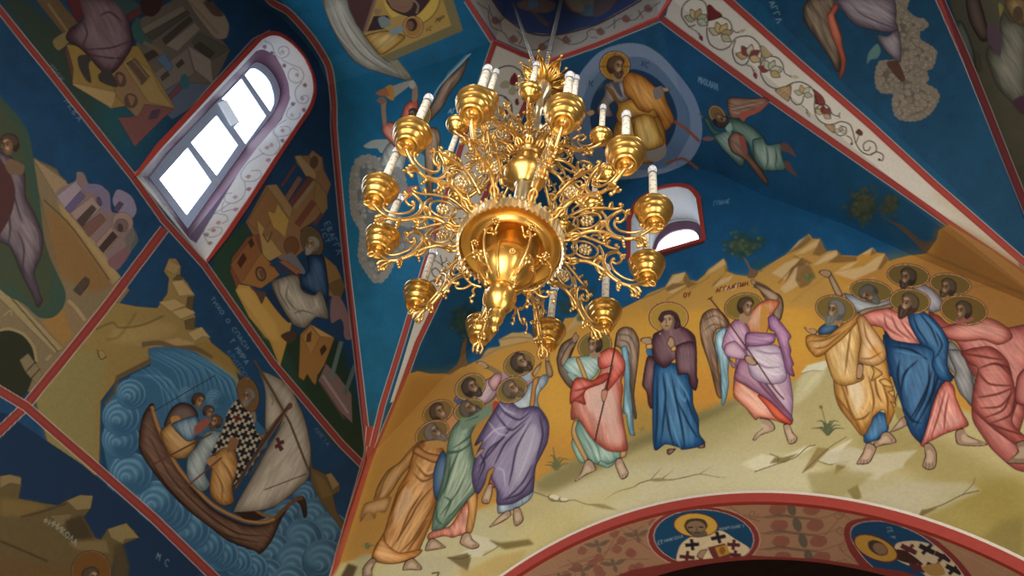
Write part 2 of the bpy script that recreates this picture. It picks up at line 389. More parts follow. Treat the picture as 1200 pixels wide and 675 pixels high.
def paint_left_low():
    global EDGE
    EDGE = True
    # old-man panel, far left
    F(0, 200, 5)
    part('painted_building', 'painted stone building with domed chapels beside the reclining figure')
    poly('90,-120 190,-80 330,-10 400,100 420,330 360,640 150,620 90,100', '#6c5a44', sm=False, b=.6)
    poly('60,-60 190,-80 320,0 390,60 700,640 760,700 300,1300 -60,1290 -60,600 350,600 220,100', '#74644a', sm=False)
    poly('190,-80 385,60 640,530 710,625 660,670 560,560 380,260 330,150', '#8a7658', sm=False); poly('330,150 370,220 580,470 700,620 660,670 530,560 370,300', '#9a8050', b=1, a=.8, sm=False)
    poly('260,200 400,300 660,660 560,720 350,620 300,420', '#7c5c34', b=3, sm=False); stroke('255,170 420,330 640,640', 2, '#5a4632'); 
    poly('330,150 440,60 450,10 490,15 520,75 570,80 640,130 655,240 730,250 780,330 790,400 750,460 690,580 630,520 600,470', '#7a6464', sm=True)
    poly('330,150 445,60 480,110 380,220', '#8c7e8c', sm=False); poly('480,110 520,80 600,90 645,170 640,240 600,230 590,150 530,130', '#6e6684'); poly('380,220 470,120 500,150 410,250', '#5c5078', sm=False)
    poly('410,250 540,150 590,220 480,330', '#8c7674', sm=False); poly('450,290 540,200 565,225 480,330', '#463634', sm=False); ell(582, 180, 12, 28, '#4a4060', rot=-20)
    poly('660,180 690,110 770,150 800,230 770,280 700,250', '#7c7490'); poly('660,230 700,180 725,195 690,245', '#4a3e5c', sm=False)
    poly('480,330 590,250 620,290 520,390', '#6a4c44', sm=False); poly('560,430 650,330 700,380 610,490', '#8c726a', sm=False); poly('580,450 660,355 690,385 605,480', '#3c2c2a', sm=False)
    ell(720, 300, 62, 55, '#8c7470', rot=30); ell(712, 320, 40, 38, '#6c5454', rot=30); ell(705, 335, 14, 24, '#46343a', rot=-10); poly('630,530 750,440 770,470 690,580', '#745058'); poly('730,400 780,340 810,410 760,470', '#5c5c54', a=.8)
    poly('430,700 500,620 525,640 520,670 470,735', '#4a3c2e', sm=False)
    F(0, 330, 5)
    poly('440,35 490,-20 525,0 475,72', '#4a3c30', sm=False); poly('0,0 370,390 320,420 -40,60', '#8c7c58', sm=False); stroke('0,20 340,410', 2, '#5c4e34')
    poly('240,230 380,130 430,320 370,390', '#8c6836', b=2, sm=False); poly('380,110 500,200 510,240 430,330 380,180', '#7c6648', b=1, sm=False)
    stroke('400,110 450,160 500,230', 4, '#94805e'); 
    poly('-40,290 30,278 110,300 180,370 210,460 205,520 130,680 -40,560', '#262a1e'); stroke('-10,285 60,278 140,310 195,380 215,470', 3.5, '#8a7a54'); poly('115,460 165,420 250,540 210,600 150,530', '#75684c', sm=False); stroke('150,530 210,470', 1.5, '#3a3222'); stroke('180,570 235,510', 1.5, '#3a3222')
    stroke('20,200 60,170 70,200', 1.2, '#94845e'); stroke('270,460 300,430', 4, '#8a7a54')
    part('painted_figure', 'painted reclining figure in lilac wrapped in a green mandorla, at the frame edge')
    F(0, 110, 5)
    poly('-60,0 20,40 100,120 170,240 200,400 230,600 270,900 380,1150 370,1250 310,1310 230,1310 150,1240 -60,1020', '#32493e')
    poly('-60,60 60,140 130,280 160,500 230,760 300,1000 290,1200 230,1260 100,1150 -60,1000', '#3c4634')
    D('#5c7258', 2.5, '0,60 110,180 180,400 200,560', '120,1080 220,1200 330,1180 360,1080', '40,1010 150,1150 260,1240'); D('#22332a', 2, '-20,100 90,200 150,400', '280,900 330,1020 350,1150', '60,1080 200,1250 310,1270')
    robe('-40,330 60,370 140,450 150,600 200,700 250,830 240,950 200,1050 240,1190 250,1210 220,1250 190,1180 120,1040 60,900 -40,800', '#4f4450', '#6a5c68', '#2e2430', r=9, ang=65)
    D('#2e2430', 2, '60,450 90,620 130,760', '100,800 140,900 130,1050', '30,600 60,760 50,880'); D('#7a6c78', 1.6, '130,700 210,800 225,920', '170,1000 215,1130')
    poly('-40,380 30,420 90,560 60,720 -40,840', '#4a2c2c'); poly('30,420 60,380 140,420 130,470 60,470', '#6a5240')
    head(55, 300, 62, -10, -1, hair='#3a2a24', skin='#80604a')
    part()
    F(); text('ЦРКВА', 70, 113, (4.6, 6.4), (5, -4), '#74859c', .9, .5); text('ГЕѠРГ', 62, 100, (4.6, 6.2), (4, -3), '#74859c', .9, .0)
    # ship panel
    F(100, 290, 5)
    part('painted_hill', 'painted ochre crag rising above the blue sea')
    poly('-290,900 -20,530 170,320 300,345 420,355 480,270 490,180 460,140 490,65 530,65 560,110 555,160 600,210 640,280 625,380 645,400 640,470 690,470 740,560 850,650 950,900 700,760 600,600 400,590 380,680 180,780 90,900 80,1330 -160,1350', '#856e3c', sm=False)
    poly('-290,900 -60,580 120,640 60,900 70,1330 -160,1300', '#7e7444', b=4, sm=False)
    poly('430,320 520,300 590,340 500,375', '#a08656', sm=False); poly('500,375 610,345 645,385 560,420', '#a08858', sm=False); poly('505,200 570,190 640,275 550,285', '#a58a5a', sm=False); poly('465,130 490,70 560,110 530,160', '#94784a', sm=False)
    poly('600,290 640,285 625,370 590,350', '#54442a', sm=False); poly('580,430 640,410 640,480 590,480', '#5c4a2c', sm=False); poly('540,160 560,160 570,190 510,190', '#5a482c', sm=False)
    poly('180,460 300,450 420,430 540,470 470,520 280,560 150,550', '#957c4a', b=3, a=.8); poly('250,570 450,550 540,530 640,560 620,580 380,585 300,570', '#a08458', b=1, a=.8, sm=False)
    stroke('60,480 160,440 200,470 330,455 460,400', 2, '#5c4826', b=.5, a=.8); stroke('120,540 200,520 300,380', 2, '#5c4826', b=.8, a=.6); stroke('330,570 440,560 530,590 640,590 750,640', 6, '#54442c', b=.4, a=.8); stroke('380,590 385,660 290,710 190,760 170,850 115,920', 5, '#54442c', b=.3, a=.9, sm=False)
    poly('600,500 680,465 735,530 690,520 640,550', '#a08a5a', sm=False); poly('640,560 720,550 840,640 930,760 830,700', '#83672f', b=1, sm=False)
    ell(95, 628, 22, 26, '#8c7646', rot=-30); stroke('70,600 90,655 125,640', 1.2, '#4c3c22'); 
    part('painted_sea', 'painted blue waves drawn in curling bands around the ship')
    F(100, 400, 5)
    poly('380,40 500,35 640,60 780,150 870,230 900,330 1000,460 1060,540 1000,640 350,500 130,800 170,880 120,700 105,560 130,370 190,290 280,190 380,140', '#2c5c80', sm=True)
    F(200, 540, 5)
    poly('-360,80 -200,-60 0,170 200,360 350,490 520,540 620,340 600,300 780,90 880,250 1000,390 1010,420 950,680 700,760 250,740 0,450', '#2c4c6c', sm=False)
    def scroll(cx, cy, r, a0, sg=1, base='#35668c', nb=7):
        t = np.linspace(0, 2*math.pi, 24, endpoint=False)
        ell(cx, cy, r, r, base); ell(cx+r*.25*sg, cy+r*.3, r*.75, r*.7, '#1f4668', b=2.5, a=.55); ell(cx-r*.2, cy-r*.3, r*.7, r*.6, '#5a8cae', b=2.5, a=.55)
        for k in range(nb):
            q = r*(1-k/nb*.93)
            s = spiral(cx - (r-q)*.35*sg, cy + (r-q)*.25, q, .8, a0, sg, 16, .9)
            stroke(s, 1.4, '#6f9ab6' if k % 2 == 0 else '#254f74', taper='b', a=.75, b=.3)
    F(100, 400, 5)
    for i, (x0, y0, x1, y1, x2, y2) in enumerate([(300, 190, 460, 230, 500, 420), (380, 60, 560, 170, 600, 330), (440, 45, 640, 160, 680, 300), (530, 40, 720, 150, 780, 330), (620, 70, 800, 200, 850, 330), (690, 110, 850, 230, 900, 400), (350, 140, 480, 260, 560, 400)]):
        for k in range(7):
            o = k*14-40
            stroke([(x0+o, y0+abs(o)*.2), (x1+o*.9, y1), (x2+o*.7, y2)], 1.3, ['#5f93b4', '#1f4a70', '#3f7aa2'][k % 3], taper='b', a=.7, b=.3)
    F(200, 540, 5)
    for cx, cy, r, a0 in [(790, 200, 80, 200), (690, 320, 90, 200), (840, 320, 100, 230), (620, 400, 120, 200), (930, 420, 120, 230), (780, 460, 120, 220), (600, 530, 110, 200), (740, 600, 130, 200), (900, 590, 130, 210), (560, 680, 110, 180), (700, 720, 110, 180), (450, 640, 120, 170)]: scroll(cx, cy, r, a0, base='#2c5274')
    F(100, 530, 5)
    for cx, cy, r, a0 in [(980, 680, 90, 160), (890, 640, 90, 160), (800, 600, 100, 150), (715, 545, 105, 140), (610, 450, 125, 140), (500, 350, 125, 150), (420, 290, 125, 130), (270, 125, 125, 120)]: scroll(cx, cy, r, a0)
    F(100, 400, 5)
    for cx, cy, r, a0 in [(210, 575, 112, 120), (210, 445, 110, 140), (268, 310, 88, 150), (595, 310, 42, 60), (760, 335, 52, 40)]: scroll(cx, cy, r, a0)
    part('painted_ship', 'painted brown wooden ship with a beaked prow')
    F(180, 440, 5)
    F(200, 540, 5)
    robe('-178,-200 -160,-270 -120,-330 -95,-320 -70,-180 60,60 230,270 420,370 540,375 610,340 680,270 740,215 775,208 795,255 797,320 780,330 762,262 740,238 700,262 650,340 590,470 525,545 490,525 340,470 220,380 80,270 -60,120 -180,-60', '#3c241a', '#553526', '#1c100c', r=5, ang=40, amt=.5)
    D('#1a0e0a', 2, '-130,-150 0,90 180,280 380,420 560,440', '-150,-60 -20,150 150,310 340,440 540,480'); D('#6a4630', 1.3, '-140,-180 -10,70 170,265 370,400 580,400', '-160,-100 -30,120 140,300 330,430 560,460', '610,350 540,470 510,520')
    stroke('-110,-320 -70,-190 20,0 100,110 250,260 420,345 540,360 610,340', 5, '#7a5430'); stroke('-110,-320 -70,-190 20,0 100,110 250,260 420,345 540,360 610,340', 1.6, '#a07848')
    poly('380,300 480,285 560,335 500,350 430,340', '#2c1814', sm=False); stroke('490,285 550,320 610,330', 3.5, '#7a5430')
    stroke('610,340 680,270 740,225 775,215', 4.5, '#60402a')
    part('painted_sailor', 'painted bearded sailors seated in the ship')
    F(180, 440, 5)
    robe('60,300 100,200 160,160 230,180 260,240 230,300 140,330', '#3a2a2c', '#5a4440', '#1c1214', r=5)
    robe('40,330 110,270 180,300 250,390 200,480 110,480 60,400', '#8c6430', '#b08446', '#5a3a1c', r=6, ang=45); poly('100,250 150,240 180,330 130,330', '#a87434')
    robe('105,290 160,260 250,240 270,300 240,370 190,380', '#4a6a86', '#7c98ac', '#2a4056', r=5, ang=70); poly('240,300 300,250 330,280 250,350', '#8a4a3c')
    robe('250,420 310,330 390,330 400,390 350,450 300,560 330,640 280,680 200,600 200,480', '#6c7c84', '#98a4a4', '#44525a', r=7, ang=60)
    robe('350,480 420,410 470,430 500,560 460,640 470,740 400,760 330,690', '#96642c', '#bc8a48', '#5c381a', r=7, ang=60); poly('310,500 360,470 380,530 340,540', '#a07040')
    D('#5c381a', 1.5, '380,480 440,560 470,640', '360,560 400,640 400,740', '420,450 450,520'); D('#44525a', 1.5, '270,420 290,520 280,620', '320,360 300,430')
    head(262, 150, 44, 20, 1, hair='#3a2418', skin='#8c6848'); head(322, 215, 38, 15, 1, hair='#3a2620', skin='#80604a'); head(362, 275, 42, 20, -1, hair='#4a3024', skin='#8c6a4c', beard='#4a3024'); head(475, 385, 42, 10, 1, hair='#4a2c20', skin='#8a6448')
    part('painted_bishop', 'painted haloed bishop in a black and cream cross-patterned robe aboard the ship')
    poly('490,140 540,140 580,240 600,330 640,360 640,410 560,560 480,620 510,470 420,420 340,460 400,330 430,220', '#aba08c')
    poly('540,140 590,200 600,260 560,300 500,240', '#98805c', a=.7)
    rr = random.Random(3); cols = ['#1c1c22', '#1c1c22', '#54241e', '#c8bca4']; k = 0
    R0 = LAST
    globals()['LAST'] = poly('490,140 540,140 580,240 600,330 650,370 640,430 560,560 470,640 500,470 440,400 330,470 400,330 430,220', '#aba08c', keep=True, sm=False)
    for j in range(11):
        for i in range(8):
            cx = 335 + i*56 + (j % 2)*28 - j*6; cy = 150 + j*50
            c = cols[(i+2*j) % 2 if j > 2 else (i+j) % 3]
            for (dx, dy) in ((1, .35), (-.35, 1)):
                poly([(cx-dx*26-dy*9, cy-dy*26+dx*9), (cx+dx*26-dy*9, cy+dy*26+dx*9), (cx+dx*26+dy*9, cy+dy*26-dx*9), (cx-dx*26+dy*9, cy-dy*26-dx*9)], c, sm=False, clip=True)
    halo(555, 110, 62, 105, -14, c='#6a4c24'); head(555, 125, 46, 10, -1, hair='#6c6258', skin='#7c5e48', beard='#6c645c', lng=1.2)
    poly('430,450 480,430 500,380 460,360 440,390', '#7c5638'); ell(640, 355, 18, 14, '#7c5638')
    part('painted_sail', 'painted cream sail with a small dark red cross')
    robe('620,-20 680,-10 790,60 880,240 920,420 915,540 890,620 700,770 500,800 480,770 640,480 760,230 660,60', '#8c8274', '#aca294', '#5c5448', r=9, ang=-60, amt=.25)
    robe('622,-20 690,90 760,230 660,330 655,100', '#938878', '#aca090', '#645a4c', r=6)
    D('#665c50', 1.4, '690,60 720,150 800,200 820,330', '680,100 700,150 690,180', '860,300 800,380 830,430'); 
    stroke('590,-90 680,60 800,280 910,560', 2.6, '#54422e', sm=False); stroke('470,670 660,360 800,170', 4.5, '#4a3022', sm=False); stroke('480,660 800,180', 1.2, '#7c5c3c', sm=False); ell(797, 180, 14, 20, '#6c3c2a', rot=30)
    poly('715,370 735,362 738,385 762,378 765,398 742,405 762,430 742,445 730,420 715,430 710,410 728,400', '#54222a', sm=False)
    stroke('650,670 900,575', 1.1, '#4a3a2c', sm=False); stroke('665,320 760,210', 1, '#5a4838', sm=False); stroke('560,590 770,270', 1, '#5a4838', sm=False); stroke('0,210 360,0', 1.1, '#2a3036', sm=False); stroke('0,520 340,340', 2, '#583420', sm=False); stroke('160,680 400,480', 2, '#5c3c26', sm=False); stroke('640,370 500,640', 2, '#3c3a40', sm=False)
    part('painted_hill', 'painted brown rock behind the sail, right of the ship')
    F(200, 540, 5)
    poly('820,-60 830,40 910,80 940,70 990,140 990,180 950,200 970,290 1020,380 1000,400 880,240 820,120', '#5c4a2c', sm=False); poly('910,80 940,70 990,140 950,170', '#85704a', sm=False); poly('830,60 900,110 950,200 890,220', '#6e5730', b=1, sm=False)
    part(); F()
    poly('150,560 165,680 300,760 420,680 400,640 330,690', '#2c4c6c', sm=False, a=0)
    text('ТИХО О СПАСИ', 246, 350, (3.6, 5.1), (4, -2.8), '#7990a8', .8, .55); text('Т МИРА', 268, 400, (3.4, 4.8), (5, -3.5), '#7990a8', .9, .55); text('КРИТСКИ', 266, 413, (3.4, 4.8), (4, -3), '#7990a8', .7, .35)
    text('ЛИКІА', 368, 503, (3.2, 4.2), (4, -2.5), '#5c7088', .8, .5)
    # bottom-left panel
    F(0, 540, 5)
    poly('-220,-300 30,-280 480,20 1200,640 1100,720 -220,720', '#132c4c', sm=False)
    part('painted_hill', 'painted olive crags with a haloed head at their foot')
    poly('-60,100 60,80 120,90 125,140 110,220 200,240 340,260 390,230 470,200 545,205 530,280 490,330 560,450 590,460 630,400 730,370 780,400 815,450 720,490 690,510 660,620 650,760 -60,760', '#584a2c', sm=False)
    poly('0,90 60,80 125,100 120,140 60,130 0,160', '#7a6844', sm=False); poly('390,235 470,200 545,205 530,280 450,290', '#7c6a46', sm=False); poly('630,400 740,365 815,450 730,460 720,490 650,450', '#7c6c46', sm=False); poly('290,320 420,310 410,370 350,380', '#6c5c3c', sm=False)
    poly('0,220 200,240 280,270 120,330 0,320', '#6c5830', b=2, sm=False); poly('380,350 480,320 550,450 400,470', '#3c3220', b=1.5, sm=False); poly('670,500 720,480 760,620 740,760 650,760', '#463a24', b=2, sm=False); poly('400,480 620,465 640,540 450,520', '#6e5c3a', b=1, sm=False)
    stroke('0,470 120,520 280,590', 2, '#3a2e1a', b=.5); stroke('120,330 240,300 390,250', 2, '#3f331e', b=.5); poly('0,560 250,600 420,620 410,760 -40,760', '#5e4424', b=3, a=.7, sm=False)
    part('painted_saint', 'painted haloed saint at the lower left edge')
    halo(535, 650, 118, 125, 0, c='#644018'); head(535, 690, 62, 0, 1, hair='#3a2c20', skin='#7c624a', beard='#5a5048')
    part(); F()
    text('ФИ', 50, 612, (6, 3), (3, -6), '#8c8c80', .9, .6); text('НИКОЛА', 62, 617, (4.6, 4.0), (3, -7), '#8c8c80', 1.0, .65); text('МѠС', 183, 655, (5, 3.6), (2, -8), '#7c8696', .9, .6)
    # divider bands of the left wall
    EDGE = False
    part('painted_border', 'painted red border bands crossing on the left wall')
    band('-60,-60 0,12 77,108 155,206 192,258 240,311 320,425 400,520 436,556', 7, c=RLEFT, sm=False)
    band('-60,558 0,505 30,476 120,365 193,268', 10, c=RLEFT, sm=False)
    band('-70,395 -10,452 30,476 100,537 180,607 265,690', 10, c=RLEFT, sm=False)
    band('300,-20 318,2 338,14 361,39 375,59 386,81 391,122 392,160 405,300 416,395 430,515 434,556', 6.5, c='#7a3232')
    band('380,720 396,663 414,600 433,533 436,500', 12, c='#93342a', sm=False)
    band('160,205 178,190 240,112 298,48 318,38', 5, c='#6e3a58', sm=False)
    part()
# ---------------------------------------------------------------- vault webs, ribs and ring
def leafbud(x, y, ang, L, c):
    a = math.radians(ang); ux, uy = math.cos(a), math.sin(a)
    for k in (-1, 0, 1):
        b = a + k*.75; stroke([(x, y), (x+math.cos(b)*L*.35, y+math.sin(b)*L*.35)], 1.1, INK, taper='e', a=.8)
    poly([(x+ux*L*.25, y+uy*L*.25), (x+ux*L*.6-uy*L*.25, y+uy*L*.6+ux*L*.25), (x+ux*L*1.15, y+uy*L*1.15), (x+ux*L*.6+uy*L*.25, y+uy*L*.6-ux*L*.25)], c)

def fan(P, c, dk=None):
    poly(P, mix(c, '#2a1810', .5)); A = np.array(pts(P)); A = (A/SC - PAD - np.array(FR[:2]))*FR[2] if False else np.array(P if not isinstance(P, str) else [tuple(map(float, q.split(','))) for q in P.split()])
    m = A.mean(0); poly([tuple(q) for q in m + (A-m)*.84], c)
    for q in A[1:]: stroke([tuple(A[0]), tuple(m+(q-m)*.6)], .7, mix(c, '#2a1810', .45), a=.6)

def paint_vault():
    F()
    # ----- right rib
    part('painted_scroll_band', 'painted white rib band with a vine scroll of flowers between red edges')
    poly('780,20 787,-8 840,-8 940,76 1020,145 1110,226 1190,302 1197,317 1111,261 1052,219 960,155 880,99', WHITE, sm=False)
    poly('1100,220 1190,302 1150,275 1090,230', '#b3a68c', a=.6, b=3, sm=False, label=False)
    band('776,22 800,40 880,99 960,155 1052,219 1111,261 1200,321 1260,362', 7.5, c='#93352f', sm=False)
    band('826,-24 844,-8 936,74 1020,147 1096,217 1197,305 1260,360', 8, c='#93352f', sm=False)
    F(780, 0, 5)
    I = lambda s, w=1.6, t=None: stroke(s, w, INK, taper=t, a=.85)
    I('130,150 95,95 100,40 130,5 170,-10 225,10 245,60 245,130 242,200 262,260 320,292 370,275 410,225 450,212 500,215 545,255 560,310 555,380 560,440 590,490 630,515 680,520 735,490 790,480 850,510 880,560 880,610')
    I('130,150 150,155 175,145', 1.4); I('245,130 270,105 320,98 370,120 388,160 370,195 340,200', 1.6); I('388,165 410,190 430,188', 1.2)
    I('410,235 392,300 410,360 450,382 480,365 490,330', 1.6); I('470,380 500,390 515,415', 1.2); I('560,380 575,345 620,330 665,345 690,390 670,425 640,430', 1.6); I('690,395 700,430 730,445', 1.2)
    I('735,490 725,540 740,590 770,614 800,600 810,560', 1.5); I('790,610 815,630 830,645', .8); I('878,660 890,625 930,612 960,635 968,675', 1.5)
    I('130,155 175,180 200,205', 1.0)
    leafbud(195, 195, 65, 45, '#6e2a2c'); leafbud(425, 190, -20, 42, '#9a9070'); leafbud(515, 410, 72, 50, '#7a3234'); leafbud(728, 448, 5, 48, '#a89c80'); leafbud(826, 645, 60, 36, '#9a927e')
    fan('250,120 245,35 265,28 290,55 320,75 330,98', '#6e2226'); fan('570,345 555,270 580,275 605,300 625,325', '#a39468'); fan('735,500 640,525 670,560 700,585 725,590', '#a98a62'); fan('880,610 870,545 900,555 925,585 935,605', '#6e2a28')
    C1 = ['#97977f', '#a89c74', '#a88c58', '#a09060', '#8f9880']; C2 = ['#a0a088', '#7a2e30', '#b0a48a', '#7a2e30', '#b09a6a']
    flower(182, 110, 62, -70, ['#9a9a84', '#a39a70', '#a5854e', '#8d9480', '#98a08c']); flower(325, 195, 66, -60, ['#a39a80', '#a89668', '#ae9660', '#98805a', '#93947c']); flower(488, 325, 66, -75, ['#a9895a', '#7a2e30', '#a3a592', '#7a2e30', '#ad9068']); flower(612, 410, 62, -65, ['#7a2e30', '#a3a592', '#9aa08a', '#a3a592', '#a08c5a']); flower(808, 545, 48, -75, ['#9a9a84', '#ab8f5c', '#a3a592', '#9a9a84'], 4); flower(925, 658, 45, -60, ['#a89c74', '#7a2e30', '#7a2e30', '#a08c6a'], 4)
    F(880, 80, 5)
    I('378,160 372,215 378,270 405,310 450,330 490,325 530,312 580,330 600,380 615,440 650,490 700,508 735,480 725,440 690,425 660,445 665,480 690,480 700,460', 1.5); I('378,260 385,230 430,210 465,240 460,280', 1.4); I('465,245 480,270 510,280 522,260', 1.3); I('490,330 488,370 520,395 555,385 558,350 535,340', 1.4); I('560,395 585,410 595,440', 1.3); I('615,440 630,400 632,380', 1.2); I('700,505 740,490 775,510 770,540 750,535', 1.5)
    flower(425, 265, 46, -60, ['#a39a70', '#6e2a2c', '#7a2e30', '#a08c6a'], 4); flower(525, 368, 34, -80, ['#a09c88', '#8f8a76', '#a09c88'], 3); poly('612,375 632,355 655,375 650,395 630,390', '#5a2c2a'); fan('490,335 430,330 455,360 485,380', '#a3835c'); fan('375,160 365,120 420,165 435,205 400,215', '#7a3230'); leafbud(325, 258, 55, 34, '#9a927e'); leafbud(515, 275, 70, 18, '#6a4a3a'); ell(590, 443, 8, 8, INK); ell(752, 535, 8, 8, INK)
    # ----- left rib
    F()
    part('painted_scroll_band', 'painted white rib band with red flowers, running down behind the chandelier')
    poly('583,50 640,76 613,125 580,200 533,307 488,400 462,470 457,472 470,430 485,380 505,305 560,115', WHITE, sm=False)
    band('581,46 558,114 499,308 473,395 448,475 436,525', 6, c='#93352f', sm=False); band('638,72 613,128 533,310 489,402 463,475 440,530', 6, c='#93352f', sm=False)
    F(520, 60, 6)
    I('330,250 370,140 420,108 480,105 540,140 560,200 540,260 500,280', 1.7); I('290,420 330,340 380,310 430,320 470,370 480,430 450,490 400,510', 1.7); I('380,540 300,560 240,600', 1.5)
    poly('465,200 500,150 522,205 505,240 470,235', '#74242a'); poly('395,235 430,205 465,225 455,260 405,260', '#9c9478'); poly('455,275 490,240 515,280 490,310 460,300', '#9c9478'); poly('355,460 400,430 440,410 450,440 410,480 360,475', '#9a937a'); poly('420,430 440,415 455,435 435,455', '#74242a'); poly('500,350 520,330 530,370 510,380', '#74242a')
    poly('400,210 430,180 440,210', '#74242a', a=0); poly('240,575 285,555 310,600 270,640 235,610', '#9a937a'); poly('325,600 345,590 340,650 318,640', '#74242a')
    F(410, 100, 6); I('1080,80 1135,130 1130,210 1090,260 1040,240', 1.6); poly('1060,190 1090,170 1110,195 1085,220', '#74242a'); poly('1020,205 1080,140 1080,180 1050,230 1020,235', '#9a937a'); poly('890,360 930,335 980,365 960,400 910,395', '#9a937a'); poly('985,350 1010,355 1005,400 985,405', '#74242a')
    F(440, 290, 6); I('455,55 470,120 470,180 450,215 410,200 395,165 420,145 450,170 460,215 430,245 395,235 380,265 400,300 430,310', 1.5); I('415,90 450,110 470,130', 1.2); I('470,110 500,95 495,70', 1.2)
    part('painted_border', 'painted red corner border where the two walls meet')
    F(); band('436,524 430,552 413,602 396,663 380,720', 11, c='#93342a', sm=False)
    # ----- ring frieze and drum
    part('painted_scroll_band', 'painted grey scroll frieze around the dome ring')
    poly('545,-40 548,0 580,48 640,73 700,52 771,22 787,0 790,-40', '#26345a', sm=False)
    poly('540,-10 552,2 582,46 640,72 700,50 770,20 786,-2 752,-2 700,28 652,41 620,38 592,20 570,-10', '#78736e', sm=False)
    F(540, 0, 5)
    J = lambda s, w=1.2: stroke(s, w, '#3a3836', a=.8)
    J('90,10 130,40 160,60 165,110 185,160 230,180 260,200 290,250 340,270 400,290 450,290 480,260 520,230 560,220 600,240 640,260 700,250 740,220 740,190 770,170 820,180 880,150 930,110 980,120 1030,110 1060,70 1110,50 1170,10'); J('165,30 180,90 220,130'); J('260,100 230,130 240,180'); J('330,180 360,220 340,260'); J('520,230 510,280 540,300'); J('620,205 600,230'); J('760,220 800,220'); J('900,110 900,170'); J('1040,60 1070,110')
    for x, y in [(205, 120), (310, 230), (480, 275), (620, 235), (820, 185), (970, 110), (1100, 50)]: poly([(x-26, y-8), (x, y-24), (x+26, y+4), (x+6, y+22), (x-18, y+16)], '#5a3432', a=.8); ell(x+24, y-18, 14, 9, '#66706a', rot=-40)
    stroke('180,-10 260,100 400,192 560,205 800,142 1060,0', 2.0, '#3a2a30', sm=True)
    part('painted_medallion', 'painted dark medallion inside the dome drum')
    ell(760, -20, 165, 118, '#4a3038', rot=-5); ell(760, -20, 150, 104, '#5f5b58', rot=-5); poly('700,60 730,30 790,40 780,90 720,90', '#3e5866'); poly('790,-10 900,-20 870,60 780,100', '#4a4048'); poly('640,-20 700,0 720,60 650,60', '#6a6258')
    part('painted_angel', 'painted angel shadowed inside the dome drum')
    poly('330,20 420,-10 540,10 550,50 500,75 430,70 350,50', '#5c4844'); poly('400,60 450,80 520,140 490,150 430,90', '#4a3c3c'); poly('400,0 450,0 450,40 400,50', '#4a5a70')
    part(); F()
    stroke('545,-4 577,47', 5.5, '#93352f', sm=False); stroke('577,48 612,64 640,73 700,52 772,21 786,-2', 5.5, '#93352f', sm=False); stroke('642,76 700,55.5 774,25', 1.2, PALE, sm=False, a=.8)
    stroke('544,2 575,50', 1.2, PALE, sm=False, a=.8)
    # ----- left web: icon, cloth and angel
    F(370, 0, 5)
    part('painted_cloth', 'painted cream cloth billowing below the icon')
    robe('45,-20 175,-20 200,60 280,200 390,335 480,390 560,450 545,470 440,445 300,400 220,350 150,260 80,130 50,40', '#8d8a7e', '#aeaca2', '#5d594c', r=10, ang=58, amt=.22)
    D('#5f5c50', 1.6, '90,0 160,160 260,310 420,420 540,458', '140,40 220,190 330,320 480,420'); D('#bab8ae', 1.6, '120,0 200,170 330,330 480,430', '60,40 130,200 260,350')
    poly('430,360 480,350 555,445 545,455', '#85795c', sm=False)
    part('painted_icon', 'painted icon panel of a mother and child carried tilted across the sky')
    poly('175,-20 800,-20 862,178 385,340 240,140', '#7c6a40', sm=False); poly('175,-20 740,-20 795,150 385,330 240,140', '#a3803a', sm=False)
    poly('740,-20 800,-20 862,178 795,150', '#73663f', sm=False); poly('385,330 795,150 862,180 430,362', '#6e633e', sm=False)
    ell(560, -20, 165, 165, '#c09a3c'); stroke([(560+168*math.cos(t), -20+168*math.sin(t)) for t in np.linspace(-.2, 1.9, 14)], 1.2, '#6a4a20')
    poly('175,-20 350,-20 280,195 235,140', '#4a2c2c', sm=False); stroke('350,-10 285,190', 3.5, '#7a5c48', sm=False)
    poly('420,-20 660,-20 650,30 600,85 560,100 500,85 440,50', '#3a2424'); poly('420,-20 560,-20 565,40 520,75 450,50 430,20', '#7d5c46'); D('#4a3024', 1.5, '440,10 500,45 550,60', b=.4); stroke('560,-10 600,30 590,80', 2.4, '#7d6a5a'); stroke('455,30 480,45 530,40', 1.6, '#8c4a3a')
    poly('300,185 340,95 420,90 440,120 400,170', '#352226', sm=False); poly('365,110 400,95 455,135 390,165', '#6f7a78'); poly('440,110 500,90 540,110 500,145 440,140', '#a3803c'); poly('390,60 360,90 340,70 350,50', '#8c6c4c')
    halo(570, 157, 62, 66, c='#9a6c30', rim='#6a3820'); ell(563, 145, 32, 38, '#33221a'); ell(553, 150, 22, 28, '#6f4c38')
    robe('290,210 400,180 450,190 520,210 510,235 440,290 380,320 340,280', '#a07a30', '#b8924a', '#6e4c1c', r=5, ang=-40, amt=.4); poly('430,180 500,150 510,185 450,205', '#75848a')
    text('МР', 700, 135, (28, -10), (10, -30), '#5c4020', .9, .8); text('ІС', 640, 190, (22, -8), (8, -26), '#5c4020', .8, .8)
    F(380, 100, 5)
    part('painted_angel', 'painted flying angel in coral tunic holding up the icon cloth')
    poly('590,290 640,130 720,-70 830,-180 860,-180 840,-160 720,10 640,70 600,160', '#6b8fa0', a=.6, sm=False)
    robe('620,130 660,60 700,-20 800,-110 845,-160 800,-40 740,40 690,130 610,220 590,230', '#6e5440', '#8c705c', '#3c2c20', r=4, ang=-58, amt=.6)
    stroke('610,120 680,0 840,-170 860,-182', 2.2, '#a8bcc0', taper='b', a=.7)
    poly('530,390 600,430 590,560 600,660 560,600 540,500', '#5f8c98', a=.9)
    robe('590,280 625,245 665,260 680,320 665,420 640,520 630,650 610,670 600,560 590,440', '#7a5a42', '#98785c', '#47311f', r=4, ang=80, amt=.6)
